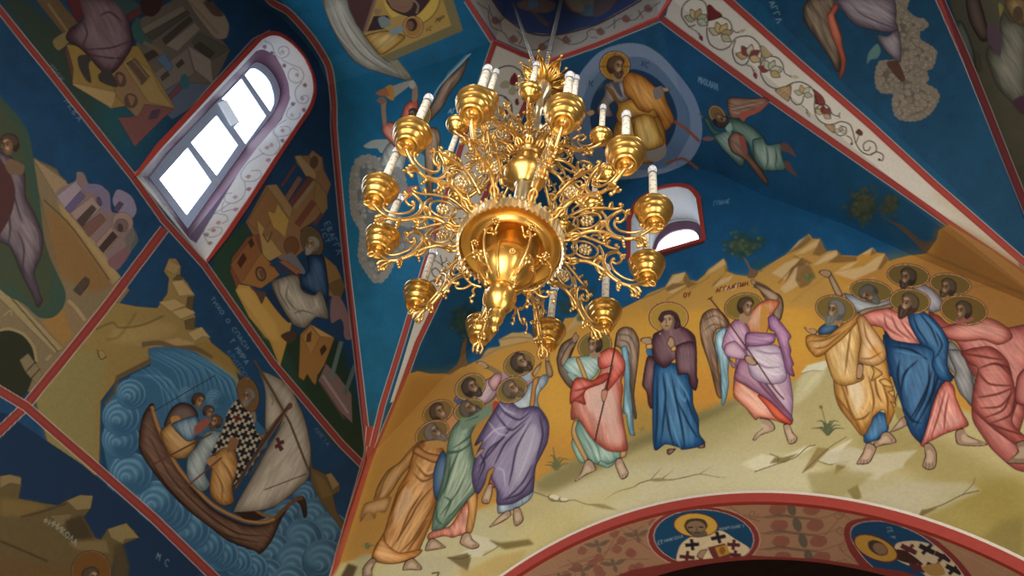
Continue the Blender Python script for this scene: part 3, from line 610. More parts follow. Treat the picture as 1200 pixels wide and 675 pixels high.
    poly('230,355 290,320 390,320 420,360 380,390 330,395 310,370 260,370', '#8b918e'); poly('250,455 330,420 380,440 340,490 280,510', '#8c9290'); D('#565c5c', 1.6, '260,350 330,340 380,350', '290,460 350,440', b=.4)
    robe('350,380 410,320 480,390 470,470 420,600 400,700 330,690 370,540 300,560', '#8d928c', '#b5b6ac', '#565c5a', r=8, ang=70, amt=.3)
    robe('340,240 380,215 460,250 470,320 440,380 350,290', '#b8604c', '#d88c74', '#7c342c', r=5, ang=50)
    robe('455,170 480,110 545,85 540,180 500,250 450,260', '#b84f3c', '#d6765c', '#7c2e24', r=5, ang=70)
    halo(580, 180, 48, 70, 15, c='#77662e'); poly('335,100 365,90 360,140 365,220 345,235 335,160', '#8c6c54'); poly('305,90 340,65 365,90 345,110', '#7c5c48'); poly('520,10 545,0 545,85 515,90', '#8c6c54')
    head(520, 175, 38, 10, -1, hair='#2c2018', skin='#84604a')
    poly('380,10 500,-30 510,-5 400,80', '#8c887c', sm=False); poly('360,10 400,0 410,80 385,85 350,50', '#a8742c'); poly('300,45 360,15 380,60 330,60', '#9a5a34'); ell(515, -5, 20, 26, '#9a968a')
    poly('480,600 550,590 520,640 490,660', '#b05a48')
    part('painted_cloud', 'painted pale curling cloud below the flying angel'); F()
    rr = random.Random(5)
    cloud('420,190 436,186 446,198 468,202 472,225 460,250 478,262 496,260 504,280 496,296 480,288 462,300 452,320 442,328 432,316 424,300 426,270 416,250 414,215', 5.2, '#585c5c', '#74746f', '#958c82', 90, rr)
    part(); text('АГГ', 525, 133, (5.2, 0), (1.5, -6), '#8ca6b4', .9, .7)
    # ----- Ascension web: mandorla with the seated figure
    F(660, 40, 5)
    part('painted_mandorla', 'painted oval mandorla of pale and dark blue rings')
    poly('60,700 30,560 45,350 110,215 205,110 305,65 400,52 490,70 580,130 680,240 760,350 800,450 815,560 800,650 740,745 620,805 460,840 300,850 150,810', '#6a7c98')
    poly('100,560 110,400 160,280 260,180 380,135 480,140 570,200 660,310 730,430 745,540 730,620 600,780 250,790 120,700', '#4c6484'); poly('160,520 165,400 220,290 320,220 420,205 520,240 600,310 650,400 668,490 640,600 560,690 300,700 200,630', '#14304e')
    poly('130,300 170,230 240,190 230,300 180,330', '#4f6a78', a=.5, b=2); stroke('650,510 720,555 800,630', 3.4, '#84422c'); stroke('600,760 700,730 790,790', 3, '#84422c', a=.9)
    part('painted_enthroned_figure', 'painted bearded haloed figure in gold robes seated in the mandorla')
    robe('310,700 290,600 310,520 350,490 430,460 520,450 580,520 600,600 600,690 560,740 450,760 370,740', '#a06820', '#c08c38', '#5c3610', r=10, ang=75, amt=.4)
    poly('480,650 560,630 600,650 600,710 540,750 480,720', '#847c74')
    robe('250,290 330,270 380,280 420,330 350,410 310,390 270,420 290,480 215,480 200,430 240,360', '#746a64', '#948c84', '#443c3a', r=7, ang=70)
    robe('250,310 290,330 330,400 400,380 500,400 560,440 540,490 420,480 350,540 310,480 320,420', '#b0781e', '#cc9a3c', '#6a4010', r=8, ang=40)
    robe('350,240 400,225 470,250 540,310 590,320 600,380 640,470 650,510 600,565 570,500 530,440 500,460 440,440 400,380 360,350', '#b06a1c', '#cc8c34', '#6a380e', r=8, ang=60, amt=.5)
    robe('400,500 470,470 530,490 560,560 590,640 540,670 470,680 430,640', '#b4822c', '#d0a850', '#6e4614', r=7, ang=80)
    D('#5c320c', 2, '360,260 400,340 440,440', '400,250 470,330 520,400', '450,260 520,330 590,460', '300,400 380,420 480,390', '330,520 340,620 380,700', '420,500 410,600 440,690', '480,560 500,630', '560,420 610,520')
    D('#dcae58', 1.6, '380,260 430,350 470,400', '480,480 520,560 540,640', '340,440 420,430 500,430', '310,600 330,680')
    poly('530,320 580,305 585,360 545,385 530,360', '#746c68'); hand('575,312 620,318 618,335 590,335'); hand('130,460 170,440 190,460 165,480 140,475'); poly('290,290 330,270 330,300 350,370 320,350', '#4c4a54')
    halo(303, 185, 93, 88, 0, c='#9c6c1e', rim='#4a2814'); stroke('303,105 303,150', 1, '#5c3a14'); stroke('215,190 265,190', 1, '#5c3a14'); stroke('345,190 390,190', 1, '#5c3a14')
    poly('290,240 340,240 350,270 300,280', '#94704c'); head(312, 192, 60, 4, 1, hair='#4a2e1c', skin='#94704c', beard='#4a3020', lng=1.0)
    part(); text('ІС', 145, 300, (18, 4), (4, -30), '#22344a', .9, .8); text('ХС', 455, 185, (24, 8), (6, -30), '#2a3a54', .9, .8)
    F(); text('МИХАИЛ', 818, 97, (4, 1.6), (1, -8), '#6f8ea4', .9, .7); text('АГГЛ', 901, 3, (2.6, 6.6), (6, -3), '#7f97a6', .9, .65)
    # flying angel right of mandorla
    F(770, 90, 5)
    part('painted_angel', 'painted green-robed angel flying beside the mandorla')
    robe('410,160 420,125 480,122 560,128 630,120 655,145 610,185 540,210 500,262 480,245 430,240', '#75503c', '#916a54', '#422a1e', r=4, ang=10, amt=.6); poly('480,225 500,205 570,190 640,150 655,150 600,205 530,235 505,262', '#a04c3c'); D('#4a2e20', 1.1, '420,180 500,165 620,140', '430,205 510,185 600,165', b=.3)
    halo(352, 222, 46, 62, -38, c='#74562c', rim='#4a3420')
    robe('270,240 300,240 330,300 400,330 430,300 380,350 320,330', '#3e6158', '#5c8478', '#1e3830', r=4, ang=30)
    robe('330,345 430,310 500,330 520,420 500,530 440,480 380,420', '#57766a', '#82998a', '#26403a', r=6, ang=45)
    robe('400,250 450,245 540,280 620,350 640,400 640,540 610,540 560,470 530,390 470,340 420,310', '#476a5c', '#86a08c', '#1f3a34', r=7, ang=50, amt=.3)
    robe('560,370 620,360 650,400 725,390 730,450 750,540 690,550 620,545 570,480', '#5c7d70', '#96a896', '#2c463e', r=7, ang=75, amt=.4); D('#2a463c', 1.5, '640,410 650,480 640,540', '690,400 700,470 690,540', '540,290 600,360')
    robe('415,370 450,325 510,350 530,440 600,530 640,590 650,635 600,590 520,490 440,440', '#77503c', '#946650', '#402618', r=4, ang=50, amt=.5); poly('480,360 510,350 530,440 510,450', '#9a4a3c')
    poly('730,390 760,390 790,420 815,470 770,445 725,430', '#64423a'); poly('745,495 775,500 800,550 828,588 780,560 750,530', '#64423a'); poly('265,360 290,350 330,355 325,372 280,375', '#7a5648'); stroke('240,215 270,240', 1.6, '#7a6a5c')
    head(368, 250, 48, 120, -1, hair='#2a1e18', skin='#75583e'); poly('400,300 430,270 440,310 420,325', '#86a090')
    part(); text('ГПДНЕ', 836, 240, (4.2, -.7), (1, -5), '#5a7c9c', .9, .7) if False else None
    F(); text('ГПДНЕ', 836, 241, (4.0, -.6), (1, -5), '#5a7c9c', .8, .7)
    # tree on the web
    part('painted_tree', 'painted dim tree leaning from the mountain edge, right of the lunette')
    F(900, 220, 5)
    ell(560, 110, 75, 85, '#22342f', b=5, a=.8); ell(715, 92, 40, 42, '#22342f', b=4, a=.8)
    for i in range(120):
        t = rr.random()
        if i < 82: x, y = 560+rr.gauss(0, 45), 110+rr.gauss(0, 50)
        else: x, y = 715+rr.gauss(0, 22), 95+rr.gauss(0, 28)
        ell(x, y, rr.uniform(14, 26), rr.uniform(12, 22), mix('#28362c', '#4c4c30', rr.random()), a=.45, b=1.2)
        if i % 2: ell(x+4, y-4, 9, 8, '#6a6448', a=.45, b=.8)
    poly('650,160 700,185 800,230 900,310 980,320 1000,400 920,380 860,320 760,230', '#4e4034')
    # ----- right web: angel on a cloud
    part('painted_angel', 'painted lilac-robed angel with brown and orange wings seated on a cloud')
    F(900, 0, 5)
    robe('205,60 225,10 260,-20 390,-20 410,40 390,70 420,200 430,260 420,400 400,415 350,320 280,220 215,130', '#4a3c30', '#685642', '#2a2018', r=5, ang=64, amt=.8)
    robe('345,90 370,60 390,20 412,45 390,90 410,150 430,210 435,260 455,340 450,400 430,455 415,450 430,380 410,300 370,200', '#a04a34', '#c06a4c', '#6c2c1e', r=4, ang=70, amt=.4)
    part('painted_cloud', 'painted beige curling cloud under the seated angel')
    cloud('745,-20 810,-20 795,60 860,118 915,130 915,155 875,170 875,240 965,298 965,335 945,390 870,400 920,440 915,475 880,490 970,535 985,575 940,650 870,690 770,680 745,600 765,520 720,530 660,520 645,450 665,375 760,340', 22, '#585046', '#6e665a', '#8c8276', 230, rr)
    CURB = CUR
    globals()['CUR'] = next(i for i, p in enumerate(PARTS) if p and p[1] and 'lilac-robed' in p[1])
    robe('640,200 700,210 760,170 778,260 775,360 740,345 690,300 650,240', '#5e5664', '#7c7480', '#3a3440', r=5, ang=60)
    robe('395,-20 720,-20 750,130 762,170 720,190 640,180 520,150 450,80', '#5c5260', '#7d7280', '#332c38', r=8, ang=30, amt=.35); D('#38303e', 1.6, '480,20 560,90 700,150 750,165', '640,190 700,195 755,175', '650,200 690,260 760,275'); D('#82788a', 1.4, '450,20 500,90 600,130', '520,20 560,40 600,20')
    poly('580,375 590,310 640,255 660,300 640,340 600,350', '#4c7070'); poly('695,375 725,355 765,365 805,465 770,470', '#4a3026')
    part()
    # ----- far right lunette
    F(960, 0, 5)
    part('painted_figures', 'painted grey-green group at the far right edge')
    poly('790,-20 1260,-20 1260,760 1180,640 1010,420 850,180', '#4c4734', sm=False)
    robe('860,-20 930,-20 980,140 1000,220 950,240 880,120', '#38281e', '#4a382a', '#201610', r=5)
    robe('805,160 820,120 850,150 900,280 920,420 890,380', '#454c40', '#5c6254', '#262c24', r=4)
    robe('1060,130 1080,70 1130,130 1210,160 1210,650 1130,600 1040,500 980,330 1000,270 1060,320', '#585848', '#74725e', '#34342a', r=9, ang=60); robe('1100,-20 1210,-20 1210,150 1140,120 1090,40', '#6a5228', '#866a38', '#3c2e16', r=8, ang=50); poly('990,140 1060,180 1060,330 990,240', '#54404c'); poly('1050,20 1080,40 1060,100', '#77702c'); ell(1165, 80, 30, 45, '#4a3824'); D('#34342a', 1.6, '1000,260 1060,330', '1090,320 1150,430 1210,460', '1060,500 1130,490', '1170,450 1210,430'); poly('1130,600 1210,560 1210,680', '#4a2c3a')
    for k in range(5): stroke([(905+k*9, 280+k*8), (915+k*9, 440-k*6)], 1, '#2c2418', a=.6)
    part('painted_border', 'painted red border band along the far right arch'); F()
    band('1094,-20 1102,0 1132,68 1158,132 1185,200 1210,262', 9, c='#7c3030', sm=False)
    part()
# ---------------------------------------------------------------- the big mountain scene
def paint_ascension_ground():
    F()
    part('painted_mountain', 'painted sandy mountain ridge with broken peaks under the blue sky')
    S0 = '436,540 479,438 490,435 504,438 524,438 540,428 548,428 564,420 572,410 586,406 586,398 600,390 620,391 630,400 659,380 662,373 673,372 687,358 698,360 728,362 752,350 760,344 780,336 788,322 803,319 808,328 816,330 826,322 830,316 848,303 851,308 852,318 862,322 876,324 888,318 920,299 932,290 948,274 952,280 961,280 968,295 980,293 986,299 1005,300 1022,290 1028,296 1037,297 1042,306 1062,300 1086,297 1098,280 1100,270 1112,263 1160,292 1200,321 1260,362 1260,800 380,800 395,670'
    poly(S0, '#b5802f', sm=False)
    poly('436,540 479,438 524,438 560,425 540,520 470,640 395,680', '#8f6428', b=7, a=.8, sm=False, label=False)
    poly('640,420 760,370 900,330 960,380 940,440 830,480 680,520 630,490', '#cc942f', b=12, a=.8, label=False)
    poly('640,520 740,510 850,470 930,450 940,420 800,440 700,490', '#c9822c', b=8, a=.55, label=False)
    poly('1090,300 1115,262 1260,362 1260,470 1180,440 1100,360 1060,320', '#85582a', b=6, a=.8, label=False)
    poly('1000,320 1086,300 1180,400 1180,480 1060,380', '#9a6b30', b=8, a=.6, label=False)
    stroke('1086,297 1130,315 1200,345', 1.6, '#5f4222', b=.8, a=.6); stroke('1100,345 1150,335 1200,342', 1.6, '#6f4a22', b=.8, a=.5)
    X, Y = np.meshgrid(np.arange(CW)/SC, np.arange(CH)/SC)
    # ridge facets
    F(740, 220, 5)
    def rock(lit, dark=None):
        poly(lit, '#c0a070', sm=False, a=.85, b=.5, label=False)
        if dark: poly(dark, '#6e4f2c', sm=False, a=.75, b=.5, label=False)
    poly('60,680 100,620 200,580 240,510 315,495 340,540 380,550 430,510 450,480 540,415 555,440 560,490 610,510 680,520 740,490 900,395 960,350 1040,270 1060,300 1105,300 1140,375 1200,370 1200,700 60,720', '#a8803f', sm=False, b=2, a=.55, label=False)
    rock('200,580 250,515 315,495 300,540 250,570', '300,540 318,500 345,545 390,560 330,590'); rock('210,610 330,565 280,600 240,620', '200,590 240,560 330,560 210,610'); rock('430,510 540,415 550,450 480,490', '545,440 560,490 480,560 470,590 550,500'); rock('470,590 520,540 600,510 570,550'); rock('905,395 980,310 1040,275 1030,315 960,350', '1035,275 1055,305 1000,350 900,395 960,350'); rock('950,395 1060,320 1105,300 1085,345 1010,385', '1105,300 1145,378 1100,400 1060,390 1090,340'); rock('820,500 900,440 1000,400 980,430 940,470 900,540', '1000,410 1060,440 960,500 910,560 930,480'); rock('1060,455 1140,390 1200,370 1180,410 1100,445')
    rock('510,600 560,580 660,550 600,600'); rock('870,590 950,530 1000,560 900,620')
    stroke('950,400 1000,420 940,480 900,560', 1.2, '#5a3c1e', b=.3, a=.7, sm=False); stroke('60,650 160,610 200,585', 1.2, '#5a3c1e', b=.3, a=.6); stroke('340,600 460,520', 1.6, '#8a6430', b=.6, a=.6); stroke('200,660 340,570', 1.6, '#7c5a2c', b=.8, a=.6)
    F(900, 220, 5)
    rock('550,390 610,352 630,365 580,390', '610,352 640,382 600,400'); rock('560,460 640,405 685,388 665,430 640,480 500,540 380,500', '685,388 705,425 660,480 640,480 670,430'); rock('380,500 460,450 540,420 480,470'); rock('300,430 400,368 410,395 340,430 270,455', '408,366 440,400 520,402 520,430 420,440 350,440 410,395')
    rock('100,560 160,470 240,440 160,540 70,585', '180,430 250,460 280,520 240,570 190,590 160,540'); rock('420,600 520,560 640,520 560,560')
    stroke('140,670 280,560 420,470', 2.2, '#9a7038', b=1, a=.5); stroke('60,560 150,460', 1.2, '#5a3c1e', b=.3, a=.6)
    F(600, 280, 5)
    rock('-60,640 0,560 70,545 120,565 60,600', None); rock('320,540 370,465 440,395 520,410 440,470'); poly('-70,600 10,550 100,560 110,580 -60,640', '#a5814a', b=1, sm=False, label=False, a=.6)
    F(420, 340, 5)
    poly('820,290 900,250 1000,255 1030,290 900,320 840,335', '#b08c54', sm=False, b=.5, label=False); poly('740,360 760,340 840,330 900,330 830,350 700,440', '#a8824a', sm=False, b=.8, label=False); stroke('830,290 930,275 1020,285', 1.2, '#5c4226', b=.3, a=.6); stroke('720,400 830,340 1000,300', 1.4, '#7c5a2c', b=.5, a=.6)
    F(600, 280, 5); poly('290,600 350,500 420,400 450,380 520,400 420,470 340,560', '#a8844c', b=1, sm=False, label=False, a=.7)
    # ground plain
    part('painted_ground', 'painted pale cracked ground under the figures')
    F()
    poly('360,720 400,660 450,648 520,612 580,590 626,566 642,554 668,542 682,535 738,513 764,506 820,486 840,475 860,469 924,450 938,442 954,426 968,423 1010,440 1100,465 1150,490 1200,478 1260,470 1260,740 1000,800 600,800', '#a99b68', sm=False, b=1.5)
    for P, c, b, a in [('440,675 500,625 560,600 600,620 640,600 580,660 480,700', '#a8a07c', 4, .7), ('650,580 740,545 900,530 960,540 960,580 820,585 700,610', '#bab28e', 8, .8), ('640,600 760,560 700,600 600,660 540,675', '#b3a56a', 6, .6), ('820,540 900,490 940,490 900,540', '#b8ad80', 6, .6), ('960,560 1080,560 1140,590 1060,630 980,600', '#a09878', 7, .7), ('1000,520 1060,500 1180,560 1200,640 1080,560', '#8c7c44', 8, .7), ('1080,600 1200,560 1260,700 1120,640', '#84722e', 8, .7), ('700,470 830,480 960,440 900,480 760,520', '#8f8448', 7, .5), ('626,566 682,535 764,506 860,469 850,482 740,530 650,575', '#6f6438', 3.5, .7), ('938,442 968,423 960,450 930,475', '#c4ba94', 2, .7), ('400,650 470,560 540,470 580,470 600,560 520,610', '#94692c', 8, .75)]:
        poly(P, c, b=b, a=a, label=False)
    F(620, 460, 5)
    stroke('440,630 520,580 610,555 640,535 700,515 760,505 830,512 920,495 1000,478 1100,495 1160,498', 1.3, '#5c4f34', a=.85, taper='b'); stroke('710,515 740,480 775,445', 1.2, '#5c4f34', a=.8, taper='e'); stroke('780,505 850,450', 1.1, '#5c4f34', a=.8, taper='e'); poly('700,515 760,500 820,512 760,522', '#8c7a4c'); stroke('1000,475 1090,425', 1, '#6c5f40', a=.7, taper='e'); stroke('1110,560 1200,520', 1, '#6c5f40', a=.7, taper='b'); stroke('730,570 800,520', .9, '#6c5f40', a=.6, taper='b')
    ell(145, 618, 36, 22, '#6f6240', rot=10); ell(148, 614, 30, 17, '#c4bb98', rot=10); ell(202, 627, 30, 16, '#6f6240', rot=8); ell(205, 624, 24, 12, '#c4bb98', rot=8); stroke('20,580 90,605 180,640 260,630 340,655 420,655', 1.2, '#5c4f34', a=.7); poly('20,580 110,610 60,590', '#6c6038', b=.4)
    poly('340,655 440,655 520,690 430,680', '#8a7d4c', b=.6, sm=False)
    F(780, 420, 5)
    poly('440,620 560,560 640,575 660,590 820,515 880,510 760,580 650,620 530,660', '#c6bf9f', b=.8, sm=False, label=False); poly('640,580 690,580 780,555 700,610 610,615', '#7d6c3e', sm=False, b=.4, label=False); stroke('880,508 830,520 760,580 650,620 520,665', 1.2, '#54482c', a=.8); stroke('610,560 660,580 655,605', 1.2, '#54482c', a=.8)
    poly('890,600 960,540 1050,490 1100,470 1020,550 1000,625 960,620 920,605', '#c2bb9c', sm=False, b=.4, label=False); poly('890,520 960,530 860,640 800,670 830,620', '#8a7444', sm=False, b=.6, label=False); stroke('800,672 950,530 1060,460', 1.1, '#54482c', a=.7); poly('1000,620 1080,600 1050,640 990,680', '#7d6838', b=.5, sm=False, label=False); stroke('890,600 960,622 1010,612 1080,600', 1.3, '#5c4c2c', a=.8)
    poly('790,88 830,40 930,15 965,25 920,75 860,75', '#c9c3a6', sm=False, b=.4, label=False); stroke('790,90 860,72 920,75', 1.1, '#6f6440', a=.7); poly('800,200 850,110 920,70 900,110 840,170', '#c2ba8e', b=1.2, sm=False, label=False)
    F(940, 420, 5)
    poly('95,600 160,550 290,520 440,560 680,535 600,610 590,640 480,675 440,710 200,690 300,640', '#b3ab90', sm=False, b=1.2, a=.8, label=False)
    F(900, 560, 4)
    poly('180,-20 330,-40 500,-20 400,60 320,110 220,100', '#8f824e', b=2, sm=False, label=False, a=.7); poly('370,60 420,30 440,90 410,110', '#7c6c3a', sm=False, b=.5, label=False); poly('430,80 640,20 940,20 1000,60 820,140 700,180 600,150', '#a49c80', b=2, sm=False, label=False, a=.7); stroke('700,190 750,150 820,125 910,80 990,60', 1.5, '#54482c', a=.8); poly('700,190 720,150 800,140', '#6a5a30', sm=False, b=.4, label=False); stroke('910,80 960,30 970,0', 1.2, '#5f5334', a=.7); poly('1000,280 1100,200 1200,180 1200,380', '#6d6030', b=4, a=.6, sm=False, label=False)
    F(400, 540, 5)
    poly('60,600 110,550 170,540 200,600 180,680 60,680', '#8c8562', b=1, sm=False, label=False, a=.7); poly('460,560 640,560 690,625 560,680 400,680', '#a39a78', b=1, sm=False, label=False); poly('760,430 860,450 915,500 840,530 820,560 650,570 740,520', '#b3ac90', sm=False, b=.6, label=False); poly('620,568 740,540 760,570 740,650', '#6a5a38', sm=False, b=.6, label=False); poly('870,465 930,480 1100,460 1130,490 960,520 920,500', '#6f5f34', sm=False, b=1, label=False); poly('690,625 750,640 900,560 1100,520 1000,640 800,700 700,680', '#a3874a', b=2, a=.7, sm=False, label=False); stroke('620,566 700,575 760,552', 1.2, '#4a3c22', a=.8); stroke('870,465 920,500 830,555', 1.1, '#54482c', a=.7); poly('-10,690 40,600 95,620 60,700', '#4a3c24', b=.8, sm=False, label=False); stroke('530,660 570,655 560,680', 2, '#5a4a2a')
    # plants
    def tuft(x, y, r, c='#4e5638', n=7, lab=True):
        rr = random.Random(int(x*7+y))
        for i in range(n):
            a = math.radians(-150 + i*120/(n-1)); q = r*rr.uniform(.7, 1.1)
            stroke([(x, y), (x+math.cos(a)*q*.5, y+math.sin(a)*q*.8), (x+math.cos(a)*q*1.15, y+math.sin(a)*q*.8)], 3.0, mix(c, '#8a8c60', rr.random()*.4), taper='e')
    F()
    part('painted_plant', 'painted green tuft of leaves on the pale ground'); tuft(970, 510, 21, n=9); stroke('970,505 966,490 963,478', .9, '#5a5c3c'); ell(962, 477, 2.2, 2.2, '#6a6844')
    part('painted_plant', 'painted tuft of grass between the purple apostle and the red-cloaked angel'); tuft(652, 551, 20, '#5c5c34', 7); stroke('652,548 650,535 648,524', 1.2, '#5c5c34')
    part('painted_plant', 'painted bush in a cleft of the ridge'); tuft(948, 330, 13, '#5c5a30', 7)
    part('painted_plant', None); tuft(430, 643, 9, '#4c5030', 5); tuft(753, 505, 6, '#8c7c3c', 4)
    part('painted_tree', 'painted tree on the ridge right of the small window')
    rr = random.Random(9)
    F(740, 220, 5)
    poly('650,400 680,430 700,470 745,490 720,530 680,525 690,480', '#6e5238')
    ell(655, 335, 85, 52, '#1c352f', b=5, a=.85); ell(755, 442, 36, 26, '#1a4652', b=4, a=.6)
    for i in range(110):
        x, y = 650 + rr.gauss(0, 46), 335 + rr.gauss(0, 30)
        ell(x, y, rr.uniform(12, 24), rr.uniform(10, 18), mix('#1e3a30', '#3f4c34', rr.random()), a=.6, b=1)
        if i % 2: ell(x-6, y+2, 9, 7, mix('#4e6a60', '#6a7a64', rr.random()), a=.5, b=.6)
    for i in range(14): ell(755+rr.gauss(0, 18), 440+rr.gauss(0, 14), 12, 10, '#1f4a52', a=.5, b=.8)
    part('painted_tree', 'painted tree behind the left apostles, partly behind the chandelier')
    F(420, 340, 5)
    poly('520,490 580,430 600,360 620,280 635,285 630,380 640,440 600,455 545,490', '#6a4c2c')
    ell(620, 190, 55, 70, '#142c32', b=6, a=.85)
    for i in range(80):
        x, y = 620 + rr.gauss(0, 34), 190 + rr.gauss(0, 45)
        ell(x, y, rr.uniform(12, 24), rr.uniform(12, 20), mix('#142e34', '#2c4038', rr.random()), a=.55, b=1)
        if i % 3 == 0: ell(x-4, y+2, 10, 8, '#44584c', a=.5, b=.6)
    part('painted_tree', 'painted tree crown behind the lower right candle')
    F()
    for i in range(26): ell(676+rr.gauss(0, 12), 352+rr.gauss(0, 9), rr.uniform(3, 6), rr.uniform(3, 5), mix('#142e34', '#2c4038', rr.random()), a=.6, b=1)
    part()
    text('МР ', 769, 362, (5.5, -1), (1, -6), '#7c3420', 1.0, .8); text('ОУ', 801, 349, (4.6, -1), (.5, -5.5), '#6e2e1c', 1.0, .85); text('АГГЛА', 839, 343, (4.4, -1), (.8, -5), '#6e2e1c', 1.0, .85); text('ГПДН.', 860, 338, (4.2, -.9), (.8, -5), '#6e2e1c', 1.0, .85)

def paint_ascension_figures():
    G_ = '#77602a'
    # ---- left group
    F(420, 420, 5)
    part('painted_apostle', 'painted dark-haired apostle with halo, highest of the left group')
    F(420, 340, 5)
    stroke('735,440 770,455 830,490 860,520', 5.5, '#7c6644', sm=True); hand('690,420 720,415 750,430 765,455 740,460 725,440 695,432')
    poly('770,560 830,490 900,490 960,500 1000,490 1030,560 990,640 800,620', '#a07a7c'); poly('940,490 1000,480 1010,520 980,530', '#8ca0a8')
    halo(940, 434, 96, 74, -25, c=G_); head(955, 430, 62, -42, 1, hair='#3c2c22', skin='#8c6c50', beard='#3a2a20', lng=1.0)
    hand('1015,490 1040,450 1075,420 1060,460 1030,500', c='#a07a50')
    part('painted_apostle', 'painted dark-bearded apostle in blue and pink behind the green one')
    robe('560,650 600,590 650,570 700,540 760,520 800,500 830,560 790,640 700,680', '#8e7078', '#a88c8c', '#5c444c', r=6, ang=-50); poly('570,650 620,600 660,570 690,600 600,680', '#3c5070'); robe('760,540 800,490 840,500 820,560 790,590', '#b07c7c', '#cc9c98', '#744c50', r=4)
    halo(656, 567, 98, 76, -30, c=G_); head(665, 575, 60, -34, 1, hair='#33261e', skin='#7f6248', beard='#33261e')
    F(420, 420, 5)
    part('painted_apostle', 'painted young apostle, only a haloed head, at the left end of the group')
    poly('470,380 540,340 600,330 560,420 500,420', '#a87040'); halo(466, 315, 98, 70, -28, c='#6c5222'); head(475, 320, 58, -35, 1, hair='#3a2818', skin='#7f6242')
    part('painted_apostle', 'painted grey-haired apostle in an orange robe at the far left')
    halo(432, 440, 108, 74, -28, c='#6c5222')
    F(400, 540, 5)
    robe('480,-120 440,-100 400,-60 340,10 270,60 215,150 190,240 250,230 300,170 350,90 400,30 440,-30', '#8c6230', '#a87c44', '#5c3a18', r=6, ang=-60, amt=.4); poly('100,330 130,260 190,230 230,250 190,310 200,340 130,350', '#8c6434'); D('#54340f', 1.4, '340,-20 250,120 210,240', '110,340 180,270', b=.4)
    robe('130,260 180,235 290,210 260,300 210,300 195,340 160,300 110,360', '#8a6030', '#9c7440', '#5a3814', r=4, line=False)
    robe('430,-75 480,-112 540,-115 600,-60 606,-10 590,70 565,170 560,220 530,350 510,400 480,470 450,540 420,575 330,600 250,600 180,580 200,500 250,420 290,290 335,160 385,80 405,10', '#965f28', '#b47c40', '#5f3510', r=10, ang=-65, amt=.4)
    D('#5a300c', 2.2, '540,150 460,240 380,380 290,520', '480,180 400,300 330,470', '560,220 500,330 420,460 340,540', '400,110 330,200 290,330', '420,70 480,120 560,80', '440,20 500,90 570,60', '290,240 270,350 240,430', '510,340 450,440 380,540', '250,430 240,510 330,560', '240,520 330,600 420,560')
    D('#cc9a5c', 2.0, '370,160 420,220 350,330 300,400', '380,150 340,260 310,360', '440,0 500,70 560,50', '520,250 440,360 360,470', '200,530 250,560 330,580', '480,350 510,330', '440,-60 420,20', '400,170 390,260 330,370')
    poly('310,310 360,180 410,160 415,230 370,320 320,370', '#b09070', a=.6, b=1.5, clip=True)
    robe('425,-75 450,-85 500,-50 600,-25 608,5 540,10 470,-20 420,-50', '#8a5020', '#a86c34', '#5a3010', r=3)
    robe('180,560 245,430 260,480 340,540 470,520 440,560 330,600 240,600', '#a86e34', '#c28c50', '#6c4018', r=5, ang=20)
    F(420, 420, 5); head(448, 440, 62, -48, 1, hair='#5c5048', skin='#6f5844', beard='#5a4e46', lng=1.15)
    poly('390,490 460,480 500,490 505,520 410,525', '#9c7038')
    F(400, 540, 5)
    foot('175,570 205,580 180,640 180,680 130,700 125,630', c='#7c6450'); foot('375,590 420,570 470,620 465,640 400,640 358,640', ['440,615 455,630'], c='#8c7058')
    # green
    part('painted_apostle', 'painted apostle in a pale green cloak, second from the left')
    robe('540,70 560,0 600,-60 640,60 600,160 560,230 540,180', '#2c4868', '#3c5c7c', '#182c44', r=5)
    F(400, 540, 5)
    robe('510,430 560,400 640,380 720,260 790,180 795,230 760,410 680,440 650,450 600,440 510,460', '#b06450', '#cc8870', '#743424', r=5, ang=80, amt=.5); D('#6e2e20', 1.4, '690,300 650,430', '730,250 700,430', '640,380 620,440', b=.4); robe('735,200 790,180 790,300 765,415 730,415 745,300', '#aa7434', '#c08c48', '#6f441a', r=4, ang=85)
    robe('530,400 545,300 570,200 600,80 620,-60 640,-170 700,-250 780,-320 800,-360 815,-340 800,-240 760,-150 770,-60 790,60 800,160 730,240 660,330 600,395 540,410', '#5c7460', '#86987c', '#2e4438', r=9, ang=-70, amt=.35)
    D('#2c4234', 2.2, '640,-20 620,120 570,230', '700,-80 640,60 600,200', '740,40 680,180 580,320', '780,100 700,240 600,370', '560,240 560,340 600,380', '600,210 640,240 600,330', '650,-70 760,-150 800,-240', '620,-40 700,-60 780,-120', '720,-160 760,-80', '560,-60 620,-50 680,-60')
    D('#a8b496', 2.0, '690,-40 660,80 620,180', '740,-20 720,80 650,220', '770,60 760,150 640,310', '580,240 580,310', '660,-170 760,-260', '700,-160 780,-290', '650,320 560,400')
    F(420, 420, 5); halo(650, 302, 98, 64, -20, c='#6c5a26'); head(655, 300, 60, -62, 1, hair='#4a4038', skin='#735a42', beard='#3a3830', lng=1.0)
    poly('600,350 660,340 780,260 800,250 810,290 720,370 610,420', '#62785f', b=.5)
    D('#2e4438', 1.6, '620,370 720,330 800,260')
    F(400, 540, 5)
    foot('510,465 545,455 600,495 610,510 530,525 490,525', ['580,495 595,508'], c='#8c7258'); foot('715,425 750,420 770,460 808,490 800,510 760,518 700,490 695,465', ['770,490 780,510', '785,488 795,505'], c='#977a60')
    # purple
    part('painted_apostle', 'painted apostle in a violet cloak reaching up, right end of the left group')
    F(420, 420, 5)
    poly('790,260 830,270 800,400 780,420', '#a03424')
    robe('1095,10 1110,0 1140,80 1130,110 1105,100', '#8c6c4c', '#a88460', '#5a4028', r=3); hand('1020,90 1045,50 1070,35 1060,70 1030,110', c='#a8845c'); hand('1095,5 1100,-40 1120,-30 1112,20', c='#a8845c')
